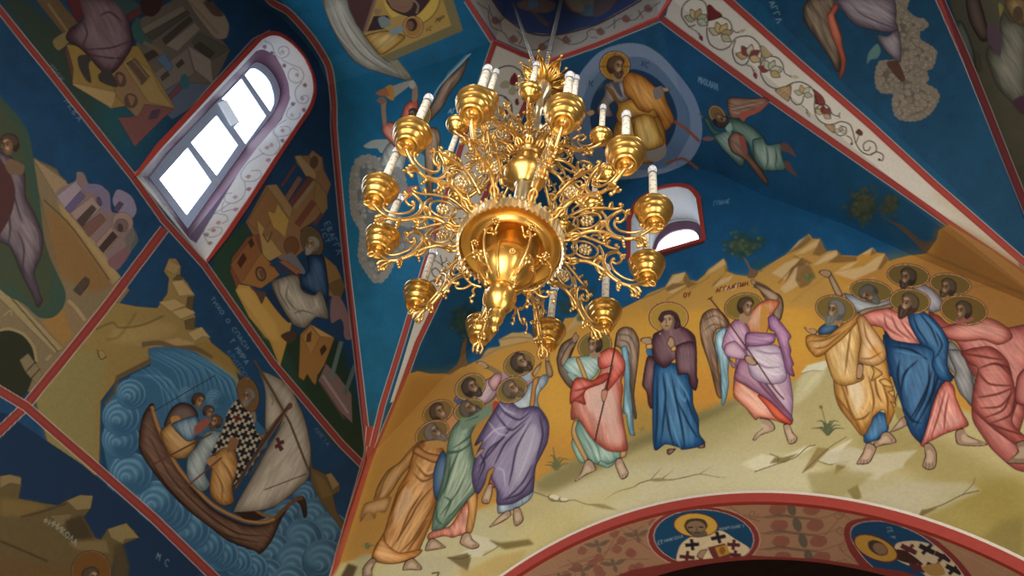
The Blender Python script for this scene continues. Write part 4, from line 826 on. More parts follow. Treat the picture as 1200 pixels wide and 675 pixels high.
    robe('860,260 900,230 960,220 1000,150 1050,120 1090,95 1115,110 1100,150 1060,200 1050,250 1060,300 1000,330 930,320', '#8494a0', '#b0bcc0', '#506070', r=6, ang=75, amt=.3)
    robe('1025,120 1060,110 1040,180 1035,240 1025,305 1000,310 1010,220', '#b27834', '#cc9450', '#704418', r=3)
    F(400, 540, 5)
    robe('880,80 930,60 920,140 860,160', '#8c3c30', '#a85444', '#54201a', r=3)
    robe('920,310 920,240 1000,250 1120,170 1110,220 1060,260 1000,290', '#8090a0', '#a8b4bc', '#4c5c6c', r=4, ang=85, amt=.5); D('#4c5c6c', 1.2, '950,260 945,300', '990,260 985,290', '1040,240 1040,265', '1080,210 1080,240', b=.3)
    robe('765,70 780,0 800,-60 830,-120 780,-90 850,-220 920,-330 960,-380 1040,-310 1120,-320 1170,-300 1215,-220 1210,-120 1180,-50 1140,30 1130,120 1120,180 1060,220 1000,250 915,255 910,180 880,100 900,40 860,60 840,130 800,195 770,140', '#5a4c70', '#85789a', '#2e2440', r=9, ang=-60, amt=.35)
    poly('1060,-190 1130,-210 1170,-140 1120,0 1060,100 1020,140 1010,40 1030,-90', '#a49cae', b=2.5, a=.75, clip=True); poly('900,20 960,20 1000,80 980,180 920,160 890,90', '#8a809c', b=2, a=.7, clip=True)
    D('#2a2038', 2.2, '1110,-230 1030,-80 1000,60 980,150', '1080,-220 960,-100 900,20', '930,-320 960,-280 1040,-240 1110,-290', '900,-290 940,-230 1000,-180 1100,-260', '1000,-200 900,-80 800,40', '960,-140 860,-60 800,80', '1120,20 1060,130 960,230', '1130,80 1050,190 940,230', '900,120 930,210', '800,-60 840,20 800,120', '820,60 790,170', '1160,-270 1180,-150 1140,0')
    D('#b4acc0', 1.8, '1140,-200 1100,-60 1040,100', '920,-350 960,-300 1030,-270', '860,-230 920,-160 980,-150', '1090,-190 1040,-20', '950,210 1080,130', '830,-110 900,-180 980,-200', '910,40 950,60 960,150', '1100,40 1040,150')
    F(420, 420, 5); halo(898, 185, 98, 76, -28, c=G_); poly('890,215 940,205 970,215 900,245', '#9c7c5c'); head(905, 185, 60, -48, 1, hair='#5c4c38', skin='#8c6c4e', beard='#554630', lng=1.05)
    hand('680,590 690,560 720,530 740,530 715,560 700,575', c='#97785c')
    F(400, 540, 5); foot('860,140 885,135 885,190 865,250 830,250 822,225', ['835,225 840,245', '850,225 855,248'], c='#977a60'); foot('940,310 985,290 995,320 950,355 880,388 872,380', ['890,372 900,380'], c='#977a60'); foot('1010,280 1045,275 1068,340 1050,370 1020,384 1006,340', ['1025,355 1030,378', '1040,350 1048,370'], c='#977a60')
    # ---- left angel
    F(600, 370, 5)
    part('painted_angel', 'painted angel in a coral cloak with brown wings, left of the blue-robed woman')
    robe('262,250 290,170 350,130 390,120 360,200 330,280 340,340 370,400 350,430 310,390 275,330', '#5c4438', '#7c6450', '#34221a', r=4, ang=70, amt=.6)
    robe('600,170 620,90 660,66 710,80 745,150 740,250 725,370 715,470 730,590 715,590 690,400 680,300 640,200', '#735844', '#927660', '#402c20', r=4, ang=80, amt=.7); D('#3a261c', 1.2, '620,110 690,120 730,200', '620,140 680,160 710,260', '640,180 690,230 705,400', b=.3)
    robe('640,190 670,180 690,300 690,400 705,520 712,660 720,700 690,690 670,580 650,560 660,400 650,260', '#6f9cac', '#a4c4c8', '#3c6478', r=4, ang=85, amt=.6)
    robe('285,260 320,190 360,150 375,165 350,200 335,240 320,290 290,295', '#8c6c50', '#a8866a', '#503a28', r=3); hand('350,145 355,120 375,95 382,110 395,125 380,150 365,165', c='#97765a')
    halo(485, 175, 104, 80, -18, c='#74602a')
    robe('300,300 330,250 400,240 460,235 520,250 510,320 470,370 420,380 370,350 340,350', '#8aaaa0', '#b4ccc0', '#52746c', r=6, ang=40); D('#4c6c66', 1.5, '340,270 400,340', '400,250 470,330', '460,250 500,300'); robe('375,255 395,250 445,370 440,390 420,370', '#b88a3c', '#d0a458', '#7c5820', r=2); poly('325,340 360,345 380,380 360,385', '#7ca49c')
    robe('365,600 390,600 450,670 520,720 570,800 560,830 600,860 560,890 500,870 440,850 400,860 350,760 360,700', '#86aa98', '#aac4b2', '#4c7468', r=6, ang=70)
    F(620, 460, 5)
    robe('265,160 300,180 280,240 340,370 345,400 325,400 250,250', '#b88a4c', '#d0a864', '#7c5824', r=3); robe('530,340 570,330 565,375 535,380', '#b88a4c', '#d0a864', '#7c5824', r=3)
    robe('290,160 340,220 390,270 440,310 530,340 530,385 500,400 460,420 420,400 400,420 350,390 300,290 272,220', '#7ca090', '#a8c0b0', '#456c60', r=6, ang=60, amt=.5); D('#3f665a', 1.6, '300,200 350,300 400,400', '330,220 400,320 420,400', '440,320 460,410', '490,350 500,390'); D('#c0d4c4', 1.4, '290,220 340,320', '420,330 440,400')
    F(600, 370, 5)
    robe('345,570 350,510 340,460 350,430 370,370 420,370 480,380 520,320 505,290 510,230 570,190 620,205 660,270 660,330 640,380 650,430 640,520 655,640 670,720 670,790 560,790 470,720 420,650 380,600 350,610', '#c0604c', '#dc9480', '#7c2a20', r=9, ang=75, amt=.35)
    poly('440,440 520,400 580,420 610,480 620,560 620,620 570,640 500,600 450,530', '#d8b0a0', b=3, a=.75, clip=True); poly('560,640 620,620 650,680 640,760 560,730', '#d8a898', b=2.5, a=.7, clip=True)
    robe('570,190 620,205 662,270 655,320 620,370 580,420 560,440 545,420 570,350 590,290 540,310 510,300 510,230', '#cc5444', '#e48870', '#862a22', r=6, ang=60)
    robe('345,430 370,370 420,365 470,380 540,340 575,340 540,390 440,430 420,470 430,520 370,500 340,515', '#b8483a', '#d4705c', '#742018', r=5, ang=50)
    D('#7c241c', 2.2, '360,440 410,430 500,400', '350,500 400,470 440,430', '430,480 480,600 560,720', '400,520 450,640 540,740', '520,300 560,280 600,220', '560,320 600,290 640,290', '600,480 640,560 640,700', '520,580 600,620 650,640', '560,760 640,770', '480,430 560,440 620,430', '600,400 630,500', '380,380 400,420')
    D('#ecc0b0', 1.8, '480,420 540,430 600,480', '560,200 540,270', '600,230 640,290 600,370', '460,470 520,590', '540,520 610,590', '570,660 630,700', '500,480 590,560 610,620', '410,540 480,660')
    stroke('615,100 600,200 575,330 540,500 500,670 488,735', 1.7, '#3a2018', sm=True)
    hand('525,440 545,428 562,440 555,475 540,510 525,490', c='#c07c64')
    poly('455,225 500,205 520,235 470,250', '#97765a'); head(480, 175, 52, 8, -1, hair='#38281c', skin='#977256')
    F(620, 460, 5)
    foot('335,395 370,400 393,445 385,460 330,485 280,520 268,515 300,475', ['285,505 298,508'], c='#a4866c'); foot('510,390 540,385 565,430 583,470 570,500 540,508 520,470 505,425', ['545,480 550,502', '562,475 568,495'], c='#a88a70')
    # ---- woman in blue
    F(600, 370, 5)
    part('painted_robed_woman', 'painted veiled woman in plum mantle over a blue gown, centre of the scene')
    ell(918, 10, 118, 92, '#5c241c'); ell(918, 10, 112, 87, '#cfa880'); ell(918, 10, 108, 84, '#a8802c')
    poly('785,200 830,190 850,260 800,240', '#2c6690')
    robe('770,420 765,390 790,250 820,240 850,300 830,400 822,540 800,520 790,450', '#563238', '#704c50', '#2e161c', r=4, ang=85)
    robe('830,300 860,280 960,280 1020,330 1055,420 1062,520 1092,600 1097,690 1132,745 1090,768 1000,784 980,772 900,752 835,784 824,600', '#1a5084', '#2f6fa4', '#0b2848', r=9, ang=86, amt=.35)
    F(600, 370, 5)
    D('#0a2440', 2.4, '880,330 900,480 870,760', '930,330 960,480 1000,680 1010,780', '960,480 1040,640 1090,720', '1000,420 1050,560 1090,650', '850,320 850,600 840,770', '900,520 920,660 950,770', '980,350 1030,420'); D('#5c98c4', 2.0, '900,330 940,470 980,640', '860,400 870,600', '950,340 1020,450 1040,500', '920,560 960,700 990,780', '1020,470 1010,500 960,420', '1060,580 1080,680')
    robe('880,30 930,-15 980,20 990,60 1030,80 1070,120 1080,190 1082,350 1090,380 1075,438 1040,400 1030,340 975,340 960,250 920,290 890,305 850,280 825,240 820,180 830,110 880,80', '#56323c', '#785058', '#2c141e', r=8, ang=70, amt=.35)
    robe('960,180 1000,160 1050,150 1080,190 1082,350 1090,380 1075,438 1045,400 1030,340 990,345 970,340 958,250', '#54323e', '#7a5660', '#2a141e', r=5, ang=75); D('#2a1018', 2, '880,110 900,180 890,280', '960,120 960,230', '1000,200 1010,320', '1040,180 1050,360', '840,200 900,260', '1030,340 1060,380'); D('#96707a', 1.4, '850,120 840,200', '990,80 1050,130', '970,260 985,330', '1060,200 1066,340', '880,290 930,270')
    ell(908, 30, 42, 56, '#7c5c44', rot=8); ell(905, 30, 33, 47, '#b08c68', rot=8); poly('880,45 905,60 930,50 925,75 905,85 885,70', '#a07c5a', b=.3); stroke('880,18 890,14 899,19', 1.0, '#2c1a12'); stroke('915,17 924,13 934,17', 1.0, '#2c1a12'); ell(890, 25, 5, 4, '#2c1a12'); ell(925, 24, 5, 4, '#2c1a12'); stroke('906,18 903,45 910,48', .9, '#5c3c28'); stroke('896,60 906,58 916,60', 1.1, '#6a3024'); robe('858,20 880,-20 930,-30 970,-5 985,60 950,75 965,20 930,-8 890,0 880,40', '#50303a', '#6c4c54', '#2a1620', r=3)
    hand('760,130 810,125 822,150 820,175 800,190 780,165 752,148', c='#ac8864'); hand('905,165 915,140 925,120 945,130 952,160 955,190 940,205 925,190', c='#ac8864'); robe('930,190 955,175 962,200 940,210', '#b08038', '#c89850', '#74501c', r=1); robe('785,170 818,165 822,190 790,195', '#b08038', '#c89850', '#74501c', r=1)
    ell(868, 105, 5, 5, '#c0a06c'); F(620, 460, 5); foot('810,332 860,328 850,345 825,365 810,360', c='#5c3c30'); foot('985,318 1028,298 1030,322 1000,328', c='#5c3c30')
    # ---- right angel
    F(760, 310, 5)
    part('painted_angel', 'painted angel in lilac and orange with a staff and brown wings, right of the woman')
    robe('650,150 700,150 770,180 790,240 775,320 740,330 720,260', '#67503e', '#86705a', '#3c2a1e', r=3, ang=80, amt=.6)
    robe('300,350 320,290 370,260 420,270 470,330 460,370 400,380 380,440 400,530 410,620 425,680 430,780 400,760 360,600 310,450', '#7a5a42', '#9c7c62', '#483020', r=5, ang=72, amt=.8); D('#402a1c', 1.1, '320,330 390,300 450,340', '320,390 380,350 430,360', '330,440 380,410', '350,520 400,640', '370,580 410,700', b=.3)
    robe('395,400 450,370 460,420 440,480 470,560 465,640 470,700 450,800 430,820 425,680 410,560 390,480', '#76a4b4', '#acc8cc', '#44708a', r=4, ang=80, amt=.7)
    stroke('620,115 680,140 740,190', 8, '#5a4430'); robe('610,110 680,135 740,165 765,190 745,225 720,220 690,190', '#94745a', '#ac8c6e', '#54402c', r=3); hand('600,105 600,88 622,90 630,110 615,122', c='#97765a')
    halo(556, 245, 116, 80, -12, c='#7c6424')
    robe('570,370 600,280 650,230 700,205 765,215 755,250 720,300 690,400 600,405', '#c86c40', '#e09c6c', '#8c3c1c', r=5, ang=85, amt=.5); poly('570,350 610,290 660,240 660,330 600,350', '#d4a48c', b=2, a=.7, clip=True); poly('660,250 700,260 690,400 650,400', '#c08434', clip=True, b=.6)
    F(780, 420, 5)
    robe('400,120 410,60 440,-60 700,-60 720,60 745,230 740,330 725,388 640,362 550,345 530,360 500,330 450,260 400,220', '#a47c9c', '#c6a8bc', '#694868', r=9, ang=60, amt=.3)
    robe('410,120 450,130 560,200 660,280 740,370 722,388 640,362 550,345 525,358 480,300 400,220', '#d07a5c', '#e8b09a', '#94402c', r=6, ang=45, amt=.3); robe('540,220 580,215 680,310 740,372 722,386 640,345 590,280', '#d0482c', '#e46c48', '#8c2414', r=4)
    robe('415,60 440,0 500,20 600,160 700,290 742,345 735,368 620,260 540,205 470,160 405,120', '#8c5674', '#a87890', '#583048', r=5, ang=45)
    D('#5a3450', 2, '480,40 580,180 700,310', '520,30 640,190 720,300', '450,100 560,190', '600,100 640,190', '720,200 690,290'); D('#e4d0d8', 2, '560,0 640,60 680,100', '600,40 660,180', '540,30 620,130', '700,120 720,230', '640,0 690,70'); D('#8c3828', 1.6, '480,170 600,290 700,360', '440,200 520,320', '420,160 500,240'); D('#f0c8b4', 1.6, '420,140 520,240 620,340', '410,200 500,300 540,340')
    F(760, 310, 5)
    robe('570,480 700,470 760,480 800,560 800,680 700,700 600,650', '#b49cb4', '#d4c4d0', '#7c5c7c', r=8, ang=35, amt=.25); D('#7c6080', 1.6, '620,500 700,520 780,520', '600,540 680,600 780,600', '620,600 700,660'); D('#e4d8e0', 1.6, '640,520 740,540', '620,580 720,640 790,640')
    robe('700,310 740,300 800,370 835,420 820,450 835,500 830,530 850,580 840,600 855,655 810,630 790,560 770,480 740,400 710,380', '#94608c', '#b484a4', '#5a3458', r=5, ang=75, amt=.4); D('#543052', 1.6, '760,400 830,430', '780,470 830,510', '790,540 845,590', '740,340 770,440')
    robe('430,480 450,400 500,330 550,330 590,380 590,440 570,500 520,520 570,540 555,555 500,540 480,545 450,520', '#a87494', '#c49cb4', '#6a4060', r=6, ang=60, amt=.3); robe('450,470 510,450 575,530 560,555 480,545 445,520', '#b484a0', '#d0acbe', '#744868', r=4); D('#643c5c', 1.6, '540,340 580,420 570,480', '460,480 520,480', '500,380 480,450'); 
    robe('575,400 690,402 740,410 730,460 640,478 570,470', '#8c5a84', '#a87ca0', '#553454', r=4, ang=5, amt=.5)
    robe('470,545 500,580 520,600 490,600', '#a07090', '#b48ca8', '#644060', r=2)
    hand('560,540 590,530 620,560 638,585 610,592 575,575', c='#b08c6c'); stroke('358,195 440,300 540,440 640,580 740,730 795,790', 1.6, '#4a241c', sm=True); stroke('345,205 375,190', 1.2, '#4a241c')
    poly('540,290 590,290 600,320 560,345 530,320', '#a07c5c'); head(572, 250, 56, 8, 1, hair='#40301f', skin='#9c785a')
    F(780, 420, 5); foot('550,350 610,360 642,400 630,425 560,450 525,482 510,475 530,440 575,400', ['520,465 535,472'], c='#a88a70'); foot('690,390 725,385 745,430 773,465 760,495 725,503 705,460', ['735,475 738,500', '750,470 756,492'], c='#a88a70')
    # ---- right group, back heads
    F(940, 300, 5)
    part('painted_apostle', 'painted grey-haired apostle looking up with a raised hand, behind the bearded elder')
    robe('155,125 175,110 230,210 240,230 200,230', '#826648', '#9c8060', '#4c3824', r=2); hand('95,95 120,80 160,85 175,105 150,128 120,115', c='#9a7a58')
    robe('245,220 300,230 420,270 540,250 540,300 420,340 320,330', '#79828c', '#98a0a4', '#464e58', r=5, ang=20)
    halo(405, 205, 128, 68, 8, c='#665426'); head(395, 225, 58, -62, -1, hair='#4a463e', skin='#6c543e', beard='#4c4a42', lng=1.2)
    part('painted_apostle', 'painted bearded apostle at the top of the right group'); 
    robe('640,170 720,170 800,230 830,300 760,330 700,280', '#77757e', '#94929a', '#45434c', r=6, ang=60); halo(622, 115, 128, 72, 6, c='#5f4c22'); head(615, 130, 58, 8, -1, hair='#33281e', skin='#6c543c', beard='#2f251d')
    part('painted_apostle', 'painted dark-haired apostle, upper right head of the group'); halo(868, 165, 126, 66, 8, c='#5f4c22'); head(850, 190, 56, 12, -1, hair='#3a2e22', skin='#6f563e', beard='#3a2e22', lng=.9)
    # pink apostle far right
    part('painted_apostle', 'painted young apostle in rose robes leaning forward at the far right')
    F(960, 300, 5)
    robe('760,500 800,520 880,640 920,760 900,880 860,840 800,700 750,640', '#76767a', '#97979a', '#444448', r=6, ang=60, amt=.4)
    F(960, 410, 5); robe('750,0 860,20 900,180 920,330 830,260 790,160 800,130', '#6c6c6e', '#8c8c8e', '#3c3c40', r=6, ang=60, amt=.4)
    F(960, 300, 5)
    robe('640,330 700,350 760,400 850,390 900,365 1000,370 1100,420 1210,400 1260,400 1260,560 1210,900 1160,1090 1210,1150 1260,1160 1260,1260 1150,1250 1020,1140 960,1060 900,960 900,850 950,760 880,660 810,510 740,480 680,420', '#9a4a44', '#b86c62', '#5a2220', r=11, ang=50, amt=.35)
    robe('800,400 870,370 1000,365 1100,420 1130,480 1050,520 960,490 850,500 750,480 700,430', '#a8584e', '#c48074', '#662824', r=7, ang=20)
    F(960, 410, 5)
    robe('830,10 1000,-20 1100,60 1140,200 1160,300 1130,420 1200,500 1260,520 1260,600 1160,560 1030,470 930,380 895,330 905,220 930,110 880,80', '#96443c', '#b86a60', '#541f1c', r=10, ang=55, amt=.35)
    D('#541c1a', 2.4, '930,110 1040,80 1120,150', '930,130 1000,200 1140,210', '920,280 1040,260 1140,220', '1130,230 1080,350 960,400', '1150,260 1120,380 1000,430', '1000,80 1100,100 1150,180', '840,20 960,40 1080,60', '960,420 1100,470 1200,500', '940,340 1060,330 1140,240'); D('#cc8c80', 1.8, '960,130 1080,130', '930,200 1040,180', '930,320 1040,300', '980,380 1080,400', '880,20 980,10', '960,250 1080,240')
    robe('1160,160 1210,100 1260,60 1260,340 1210,330 1150,300', '#8c3c38', '#a8605a', '#4c1c1a', r=5)
    F(960, 300, 5); D('#5a201c', 2, '760,460 880,480 960,490', '860,420 960,470 1040,560', '960,380 1060,460 1080,560', '1060,420 1150,500 1210,500', '820,520 940,560 1060,620'); D('#cc8c80', 1.8, '720,410 820,440 940,440', '820,510 900,600 960,640', '880,400 980,420')
    F(940, 300, 5); halo(948, 318, 142, 90, 8, c='#604a1e'); poly('900,370 960,350 1010,370 920,400', '#8c4c44'); head(940, 325, 58, 5, -1, hair='#382a1e', skin='#77593e')
    F(960, 410, 5); foot('1155,545 1210,530 1260,560 1260,660 1150,668 1100,660 1160,600', c='#7a604c')
    # dark-blue apostle
    part('painted_apostle', 'painted brown-bearded apostle in a deep blue cloak over a red tunic')
    F(960, 410, 5)
    robe('460,240 500,280 490,390 460,380 440,340', '#94803c', '#a8944c', '#5c4c20', r=3)
    robe('590,545 630,430 680,280 720,200 755,180 790,220 800,280 840,370 875,440 800,470 740,490 680,520 640,540 610,568', '#b0544a', '#d08c80', '#6e2822', r=6, ang=70, amt=.4); D('#6e2620', 2, '740,230 700,380 650,530', '760,260 740,360 730,490', '790,280 820,400', '680,340 640,520'); D('#e0a898', 1.8, '700,260 670,380 620,540', '780,240 830,420', '760,350 780,450')
    F(940, 300, 5)
    robe('330,340 420,320 500,305 560,330 620,330 680,430 700,530 600,540 500,490 470,420 380,400', '#b85a50', '#d48c80', '#742a26', r=6, ang=40, amt=.35); D('#742a24', 1.8, '480,340 500,420 600,480', '520,340 560,430 640,490', '420,340 460,400', '560,350 620,440 690,520'); D('#dca498', 1.5, '400,340 470,380', '540,380 620,450')
    robe('320,335 370,310 480,290 540,270 530,300 420,320 340,350', '#80624a', '#9a7a5e', '#4a3626', r=2); hand('500,280 520,270 545,255 535,290', c='#8c6c50')
    robe('475,460 520,490 620,510 690,530 760,560 770,620 760,700 500,700 480,560', '#184878', '#28609a', '#0a2444', r=7, ang=30)
    F(960, 410, 5)
    robe('385,-110 430,-60 520,-40 700,-20 690,60 760,120 790,165 745,180 700,230 660,330 640,420 600,540 585,540 540,490 500,400 485,330 440,200 400,60', '#184472', '#265c92', '#091f3c', r=11, ang=75, amt=.35)
    D('#08192f', 2.6, '640,80 640,200 580,330 530,410', '660,120 620,280 540,430', '680,120 660,260 560,460', '580,60 500,140 480,250', '470,60 460,160 490,300', '500,340 540,410 600,430', '700,80 690,180 640,330', '430,-20 540,0 640,60', '400,-40 480,20'); D('#4880b0', 2.0, '540,90 510,180 510,270', '480,90 480,200', '560,290 520,360', '620,320 580,460', '440,0 520,20 620,40', '720,140 690,220')
    F(940, 300, 5)
    robe('620,345 660,325 700,322 760,360 820,430 858,500 850,580 850,640 880,730 800,720 760,640 770,560 700,520 660,460 630,400', '#1c4c7c', '#30689c', '#0a2442', r=7, ang=65, amt=.4); D('#081c34', 2, '650,350 680,430 740,520', '690,340 760,430 800,540', '780,440 820,520 780,600', '760,600 840,560', '770,650 850,700'); D('#4c84b4', 1.8, '720,350 790,430 830,510', '790,560 840,600', '780,620 850,660')
    halo(632, 265, 122, 76, 6, c='#665224'); head(620, 285, 66, 18, -1, hair='#4c3a28', skin='#86664a', beard='#35271c', lng=1.25)
    F(960, 410, 5); foot('615,555 650,545 685,590 690,640 680,690 640,705 605,680 620,620', ['625,660 625,690', '645,660 645,698', '662,655 668,688'], c='#8c705a'); foot('800,475 845,460 870,500 975,545 975,562 900,565 815,555 798,520', ['930,540 950,555'], c='#8c705a')
    # orange elder
    part('painted_apostle', 'painted grey-bearded elder in an ochre cloak, front of the right group')
    F(940, 300, 5)
    robe('95,430 130,400 190,395 210,420 160,455 100,460', '#284c70', '#386488', '#142c48', r=4)
    F(960, 410, 5)
    robe('260,500 270,460 340,370 390,380 405,465 350,520 270,545', '#205080', '#2c669a', '#0e2c4c', r=5, ang=85, amt=.6)
    F(940, 420, 5)
    robe('140,-40 200,-80 340,-120 440,-60 490,0 510,100 540,200 545,300 500,395 480,300 420,340 400,390 355,455 290,380 220,290 190,200 180,90', '#b07830', '#d0a058', '#6c4014', r=9, ang=75, amt=.35)
    poly('270,60 330,110 360,200 350,270 320,330 300,260 270,180', '#d8c4a4', b=2.5, a=.8, clip=True)
    D('#6a3c10', 2.4, '190,80 240,180 280,300 340,400', '160,0 240,120 270,220', '190,210 270,310 350,430', '420,90 440,200 470,260', '390,100 420,240 410,320', '460,120 500,240 500,360', '300,360 360,350 400,310', '350,430 400,360', '340,280 390,320', '230,-20 250,80'); D('#e0b874', 2.0, '210,120 260,240', '430,60 450,120', '380,150 390,240 350,330', '240,280 320,380', '450,160 520,220', '210,20 230,100')
    robe('400,40 440,60 470,90 430,120 405,130 420,80', '#c08c3c', '#d4a458', '#74481a', r=3); robe('450,130 490,120 535,165 480,160', '#c08c3c', '#d4a458', '#74481a', r=2); robe('500,195 540,190 535,225', '#c08c3c', '#d4a458', '#74481a', r=2); robe('515,250 550,270 540,290', '#c08c3c', '#d4a458', '#74481a', r=2)
    F(940, 300, 5)
    robe('130,560 200,470 290,370 330,360 350,420 340,560 330,640 360,720 250,760 180,720', '#b88840', '#d8b070', '#70481a', r=8, ang=72, amt=.35); D('#6e4416', 2, '290,390 270,540 250,700', '330,400 310,560', '150,580 200,690', '220,480 230,620')
    robe('25,470 60,460 140,470 200,430 290,350 340,335 320,390 250,470 180,530 120,580 80,590 40,550 22,510', '#b07830', '#cc9a58', '#6c4014', r=6, ang=-35, amt=.3); D('#6c4012', 1.8, '40,500 140,490 230,440', '60,540 140,530 260,430', '100,510 112,560')
    robe('318,370 360,350 420,430 480,520 490,600 440,640 380,640 330,610 345,500', '#b88a54', '#dcb88c', '#74481e', r=7, ang=65, amt=.3); poly('390,560 430,520 470,580 440,610', '#cc8834', b=2, a=.7, clip=True); D('#744818', 1.8, '360,380 380,480 460,600', '340,600 400,600 470,560', '350,500 400,560', '340,620 420,630')
    hand('330,625 360,640 355,690 345,720 320,720 318,670', c='#a8805c'); hand('10,415 40,425 70,425 90,440 80,460 50,455 25,440', c='#a8805c')
    halo(195, 312, 122, 84, 12, c='#6f5a26'); poly('180,370 230,360 220,400 150,405', '#8c6c4c'); head(190, 325, 66, 15, -1, hair='#676460', skin='#86684c', beard='#5f625e', lng=1.2)
    F(960, 410, 5)
    poly('440,340 480,340 500,400 460,410', '#8f7c40'); foot('470,410 500,390 515,440 450,475 415,480 440,450', c='#8c705a'); foot('370,485 410,480 450,525 445,545 370,560 325,572 320,545 350,520', ['420,520 430,545'], c='#947660'); foot('280,545 320,555 335,580 310,640 285,668 240,672 218,665 250,610', ['245,640 240,665', '262,640 262,668', '280,640 280,660'], c='#987a64')
    part()
# ---------------------------------------------------------------- arch soffit
def paint_arch():
    F()
    poly('590,692 640,646 700,620 760,598 830,585 890,581 960,584 1030,598 1100,623 1200,676 1260,722 1260,770 590,770', '#86644e', sm=False)
    F(600, 560, 5.87)
    for (x, y) in [(590, 470), (700, 600), (480, 640), (330, 700), (860, 400), (760, 700)]:
        for k, (dx, dy, L) in enumerate([(-1, -.15, 95), (1, -.5, 95), (-.3, -1, 50), (.4, 1, 55)]):
            n = math.hypot(dx, dy); ux, uy = dx/n, dy/n
            if k < 2 or True:
                poly([(x, y), (x+ux*L*.5-uy*16, y+uy*L*.5+ux*16), (x+ux*L, y+uy*L), (x+ux*L*.5+uy*16, y+uy*L*.5-ux*16)], '#54483f', a=.8)
        for dx, dy in ((110, -90), (-110, 30), (130, 20), (-40, 120)):
            poly([(x+dx-32, y+dy), (x+dx, y+dy-30), (x+dx+38, y+dy-6), (x+dx+16, y+dy+30), (x+dx-22, y+dy+24)], '#74443a', a=.8)
    for s in ('150,690 500,600 900,330', '380,560 560,700', '320,620 560,540', '560,690 760,340 900,440', '760,360 960,500', '700,460 980,380', '430,680 470,580 700,560', '780,560 940,560'): stroke(s, 1.4, '#6a473c', a=.6)
    F(860, 560, 5.87)
    stroke('-40,180 60,260 180,300', 1.2, '#5d4438', a=.6)
    F(900, 560, 4)
    for j in range(4):
        y = 150 + j*75
        for x in (45+j*8, 205+j*16, 110+j*27):
            if x == 110+j*27: ell(x, y-5, 20, 34, '#4a4440', rot=-20, a=.85); continue
            poly([(x-42, y), (x-20, y-26), (x+30, y-24), (x+40, y+4), (x+10, y+26), (x-26, y+20)], '#74443a', a=.85)
        stroke(f'-30,{y+36} 60,{y+25} 130,{y+36} 260,{y+50}', 3, '#54483f', a=.8, taper='b'); stroke(f'-160,{y+20} 0,{y+38} 120,{y+30} 240,{y+40} 340,{y+10}', 1.4, '#6a473c', a=.6)
        stroke(spiral(330+j*10, y+20, 26, 1.3, 0), 1.3, '#6a473c', a=.6); stroke(spiral(-70, y+20, 26, 1.3, 0), 1.3, '#6a473c', a=.6)
    stroke('270,120 420,230 340,330 480,440', 1.4, '#6a473c', a=.6); stroke('380,140 240,300', 1.4, '#6a473c', a=.6)
    F(720, 560, 5.87)
    part('painted_medallion', 'painted round medallion of an elderly bishop on the arch soffit, left one')
    ell(615, 415, 392, 222, '#a88070', rot=2); ell(615, 415, 384, 216, '#6e2a28', rot=2); ell(615, 413, 348, 196, '#a89490', rot=3); ell(615, 413, 342, 192, '#123c62', rot=3, keep=True)
    poly('430,590 450,470 520,410 640,380 740,365 830,420 930,490 850,560 700,605 560,605', '#b3a286', clip=True, label=False)
    for x, y, c, s, r in [(535, 460, '#1c1c22', 48, -.1), (715, 410, '#1c1c22', 50, -.25), (500, 545, '#4a2028', 52, .1), (820, 460, '#4a2028', 44, .1), (830, 530, '#4a2028', 40, .1), (590, 585, '#4a2028', 36, .1), (740, 580, '#4a2028', 40, 0)]:
        for dx, dy in ((1, r), (-r, 1)):
            dy *= .8
            poly([(x-dx*s-dy*14, y-dy*s+dx*12), (x+dx*s-dy*14, y+dy*s+dx*12), (x+dx*s+dy*14, y+dy*s-dx*12), (x-dx*s+dy*14, y-dy*s-dx*12)], c, sm=False, clip=True, label=False)
    poly('600,470 660,420 680,440 640,500 690,600 620,605', '#b8a88c', sm=False, clip=True, label=False); poly('640,480 760,450 800,540 700,590', '#5c2c2c', sm=False, clip=True, label=False); poly('690,480 770,460 795,520 720,545', '#a0782c', sm=False, clip=True, label=False); ell(742, 500, 22, 26, '#7c4c1c', clip=True)
    hand('565,540 590,500 640,490 620,530 600,560', c='#8c7260')
    ell(560, 325, 155, 84, '#5a201a', rot=3); ell(560, 325, 148, 79, '#b08a36', rot=3)
    poly('480,330 500,290 560,278 620,290 642,330 620,370 640,395 590,410 540,400 500,370', '#3c3028'); poly('495,330 530,300 590,300 625,330 615,370 570,395 520,370', '#76604c'); D('#2a2018', 1.3, '510,345 540,335', '580,340 610,335', b=.2); stroke('562,335 572,365 556,368', 1, '#4a3424'); poly('520,365 570,375 620,360 640,395 590,410 545,402', '#544a42'); stroke('545,378 590,376', 1, '#3a2018'); stroke('505,345 540,338', 1.6, '#2a2018'); stroke('580,338 612,340', 1.6, '#2a2018')
    text('НИКОЛА', 345, 445, (22, -6), (2, -22), '#6f7f8c', .8, .7); text('МИРЛИКІ', 720, 365, (26, -4), (4, -22), '#6f7f8c', .8, .7); text('СТ', 300, 460, (18, -4), (0, -26), '#7c8a94', .9, .7)
    F(900, 560, 4)
    part('painted_medallion', 'painted round medallion of a bishop lying sideways on the arch soffit, right one')
    P0 = '355,260 370,215 410,195 480,185 560,190 660,220 760,270 860,350 940,440 1000,560 700,600 560,520 440,420 380,340'
    poly(P0, '#6a2828'); poly('385,260 400,225 450,205 530,202 620,225 720,270 820,345 900,430 950,540 760,560 560,470 460,390 400,310', '#a08c88'); poly('388,262 403,228 450,208 530,205 620,228 718,273 817,348 895,432 940,540 760,555 563,468 463,388 403,308', '#12365c', keep=True)
    poly('600,310 680,295 760,310 830,350 900,430 930,500 800,500 700,430 600,380', '#a3947e', clip=True, label=False)
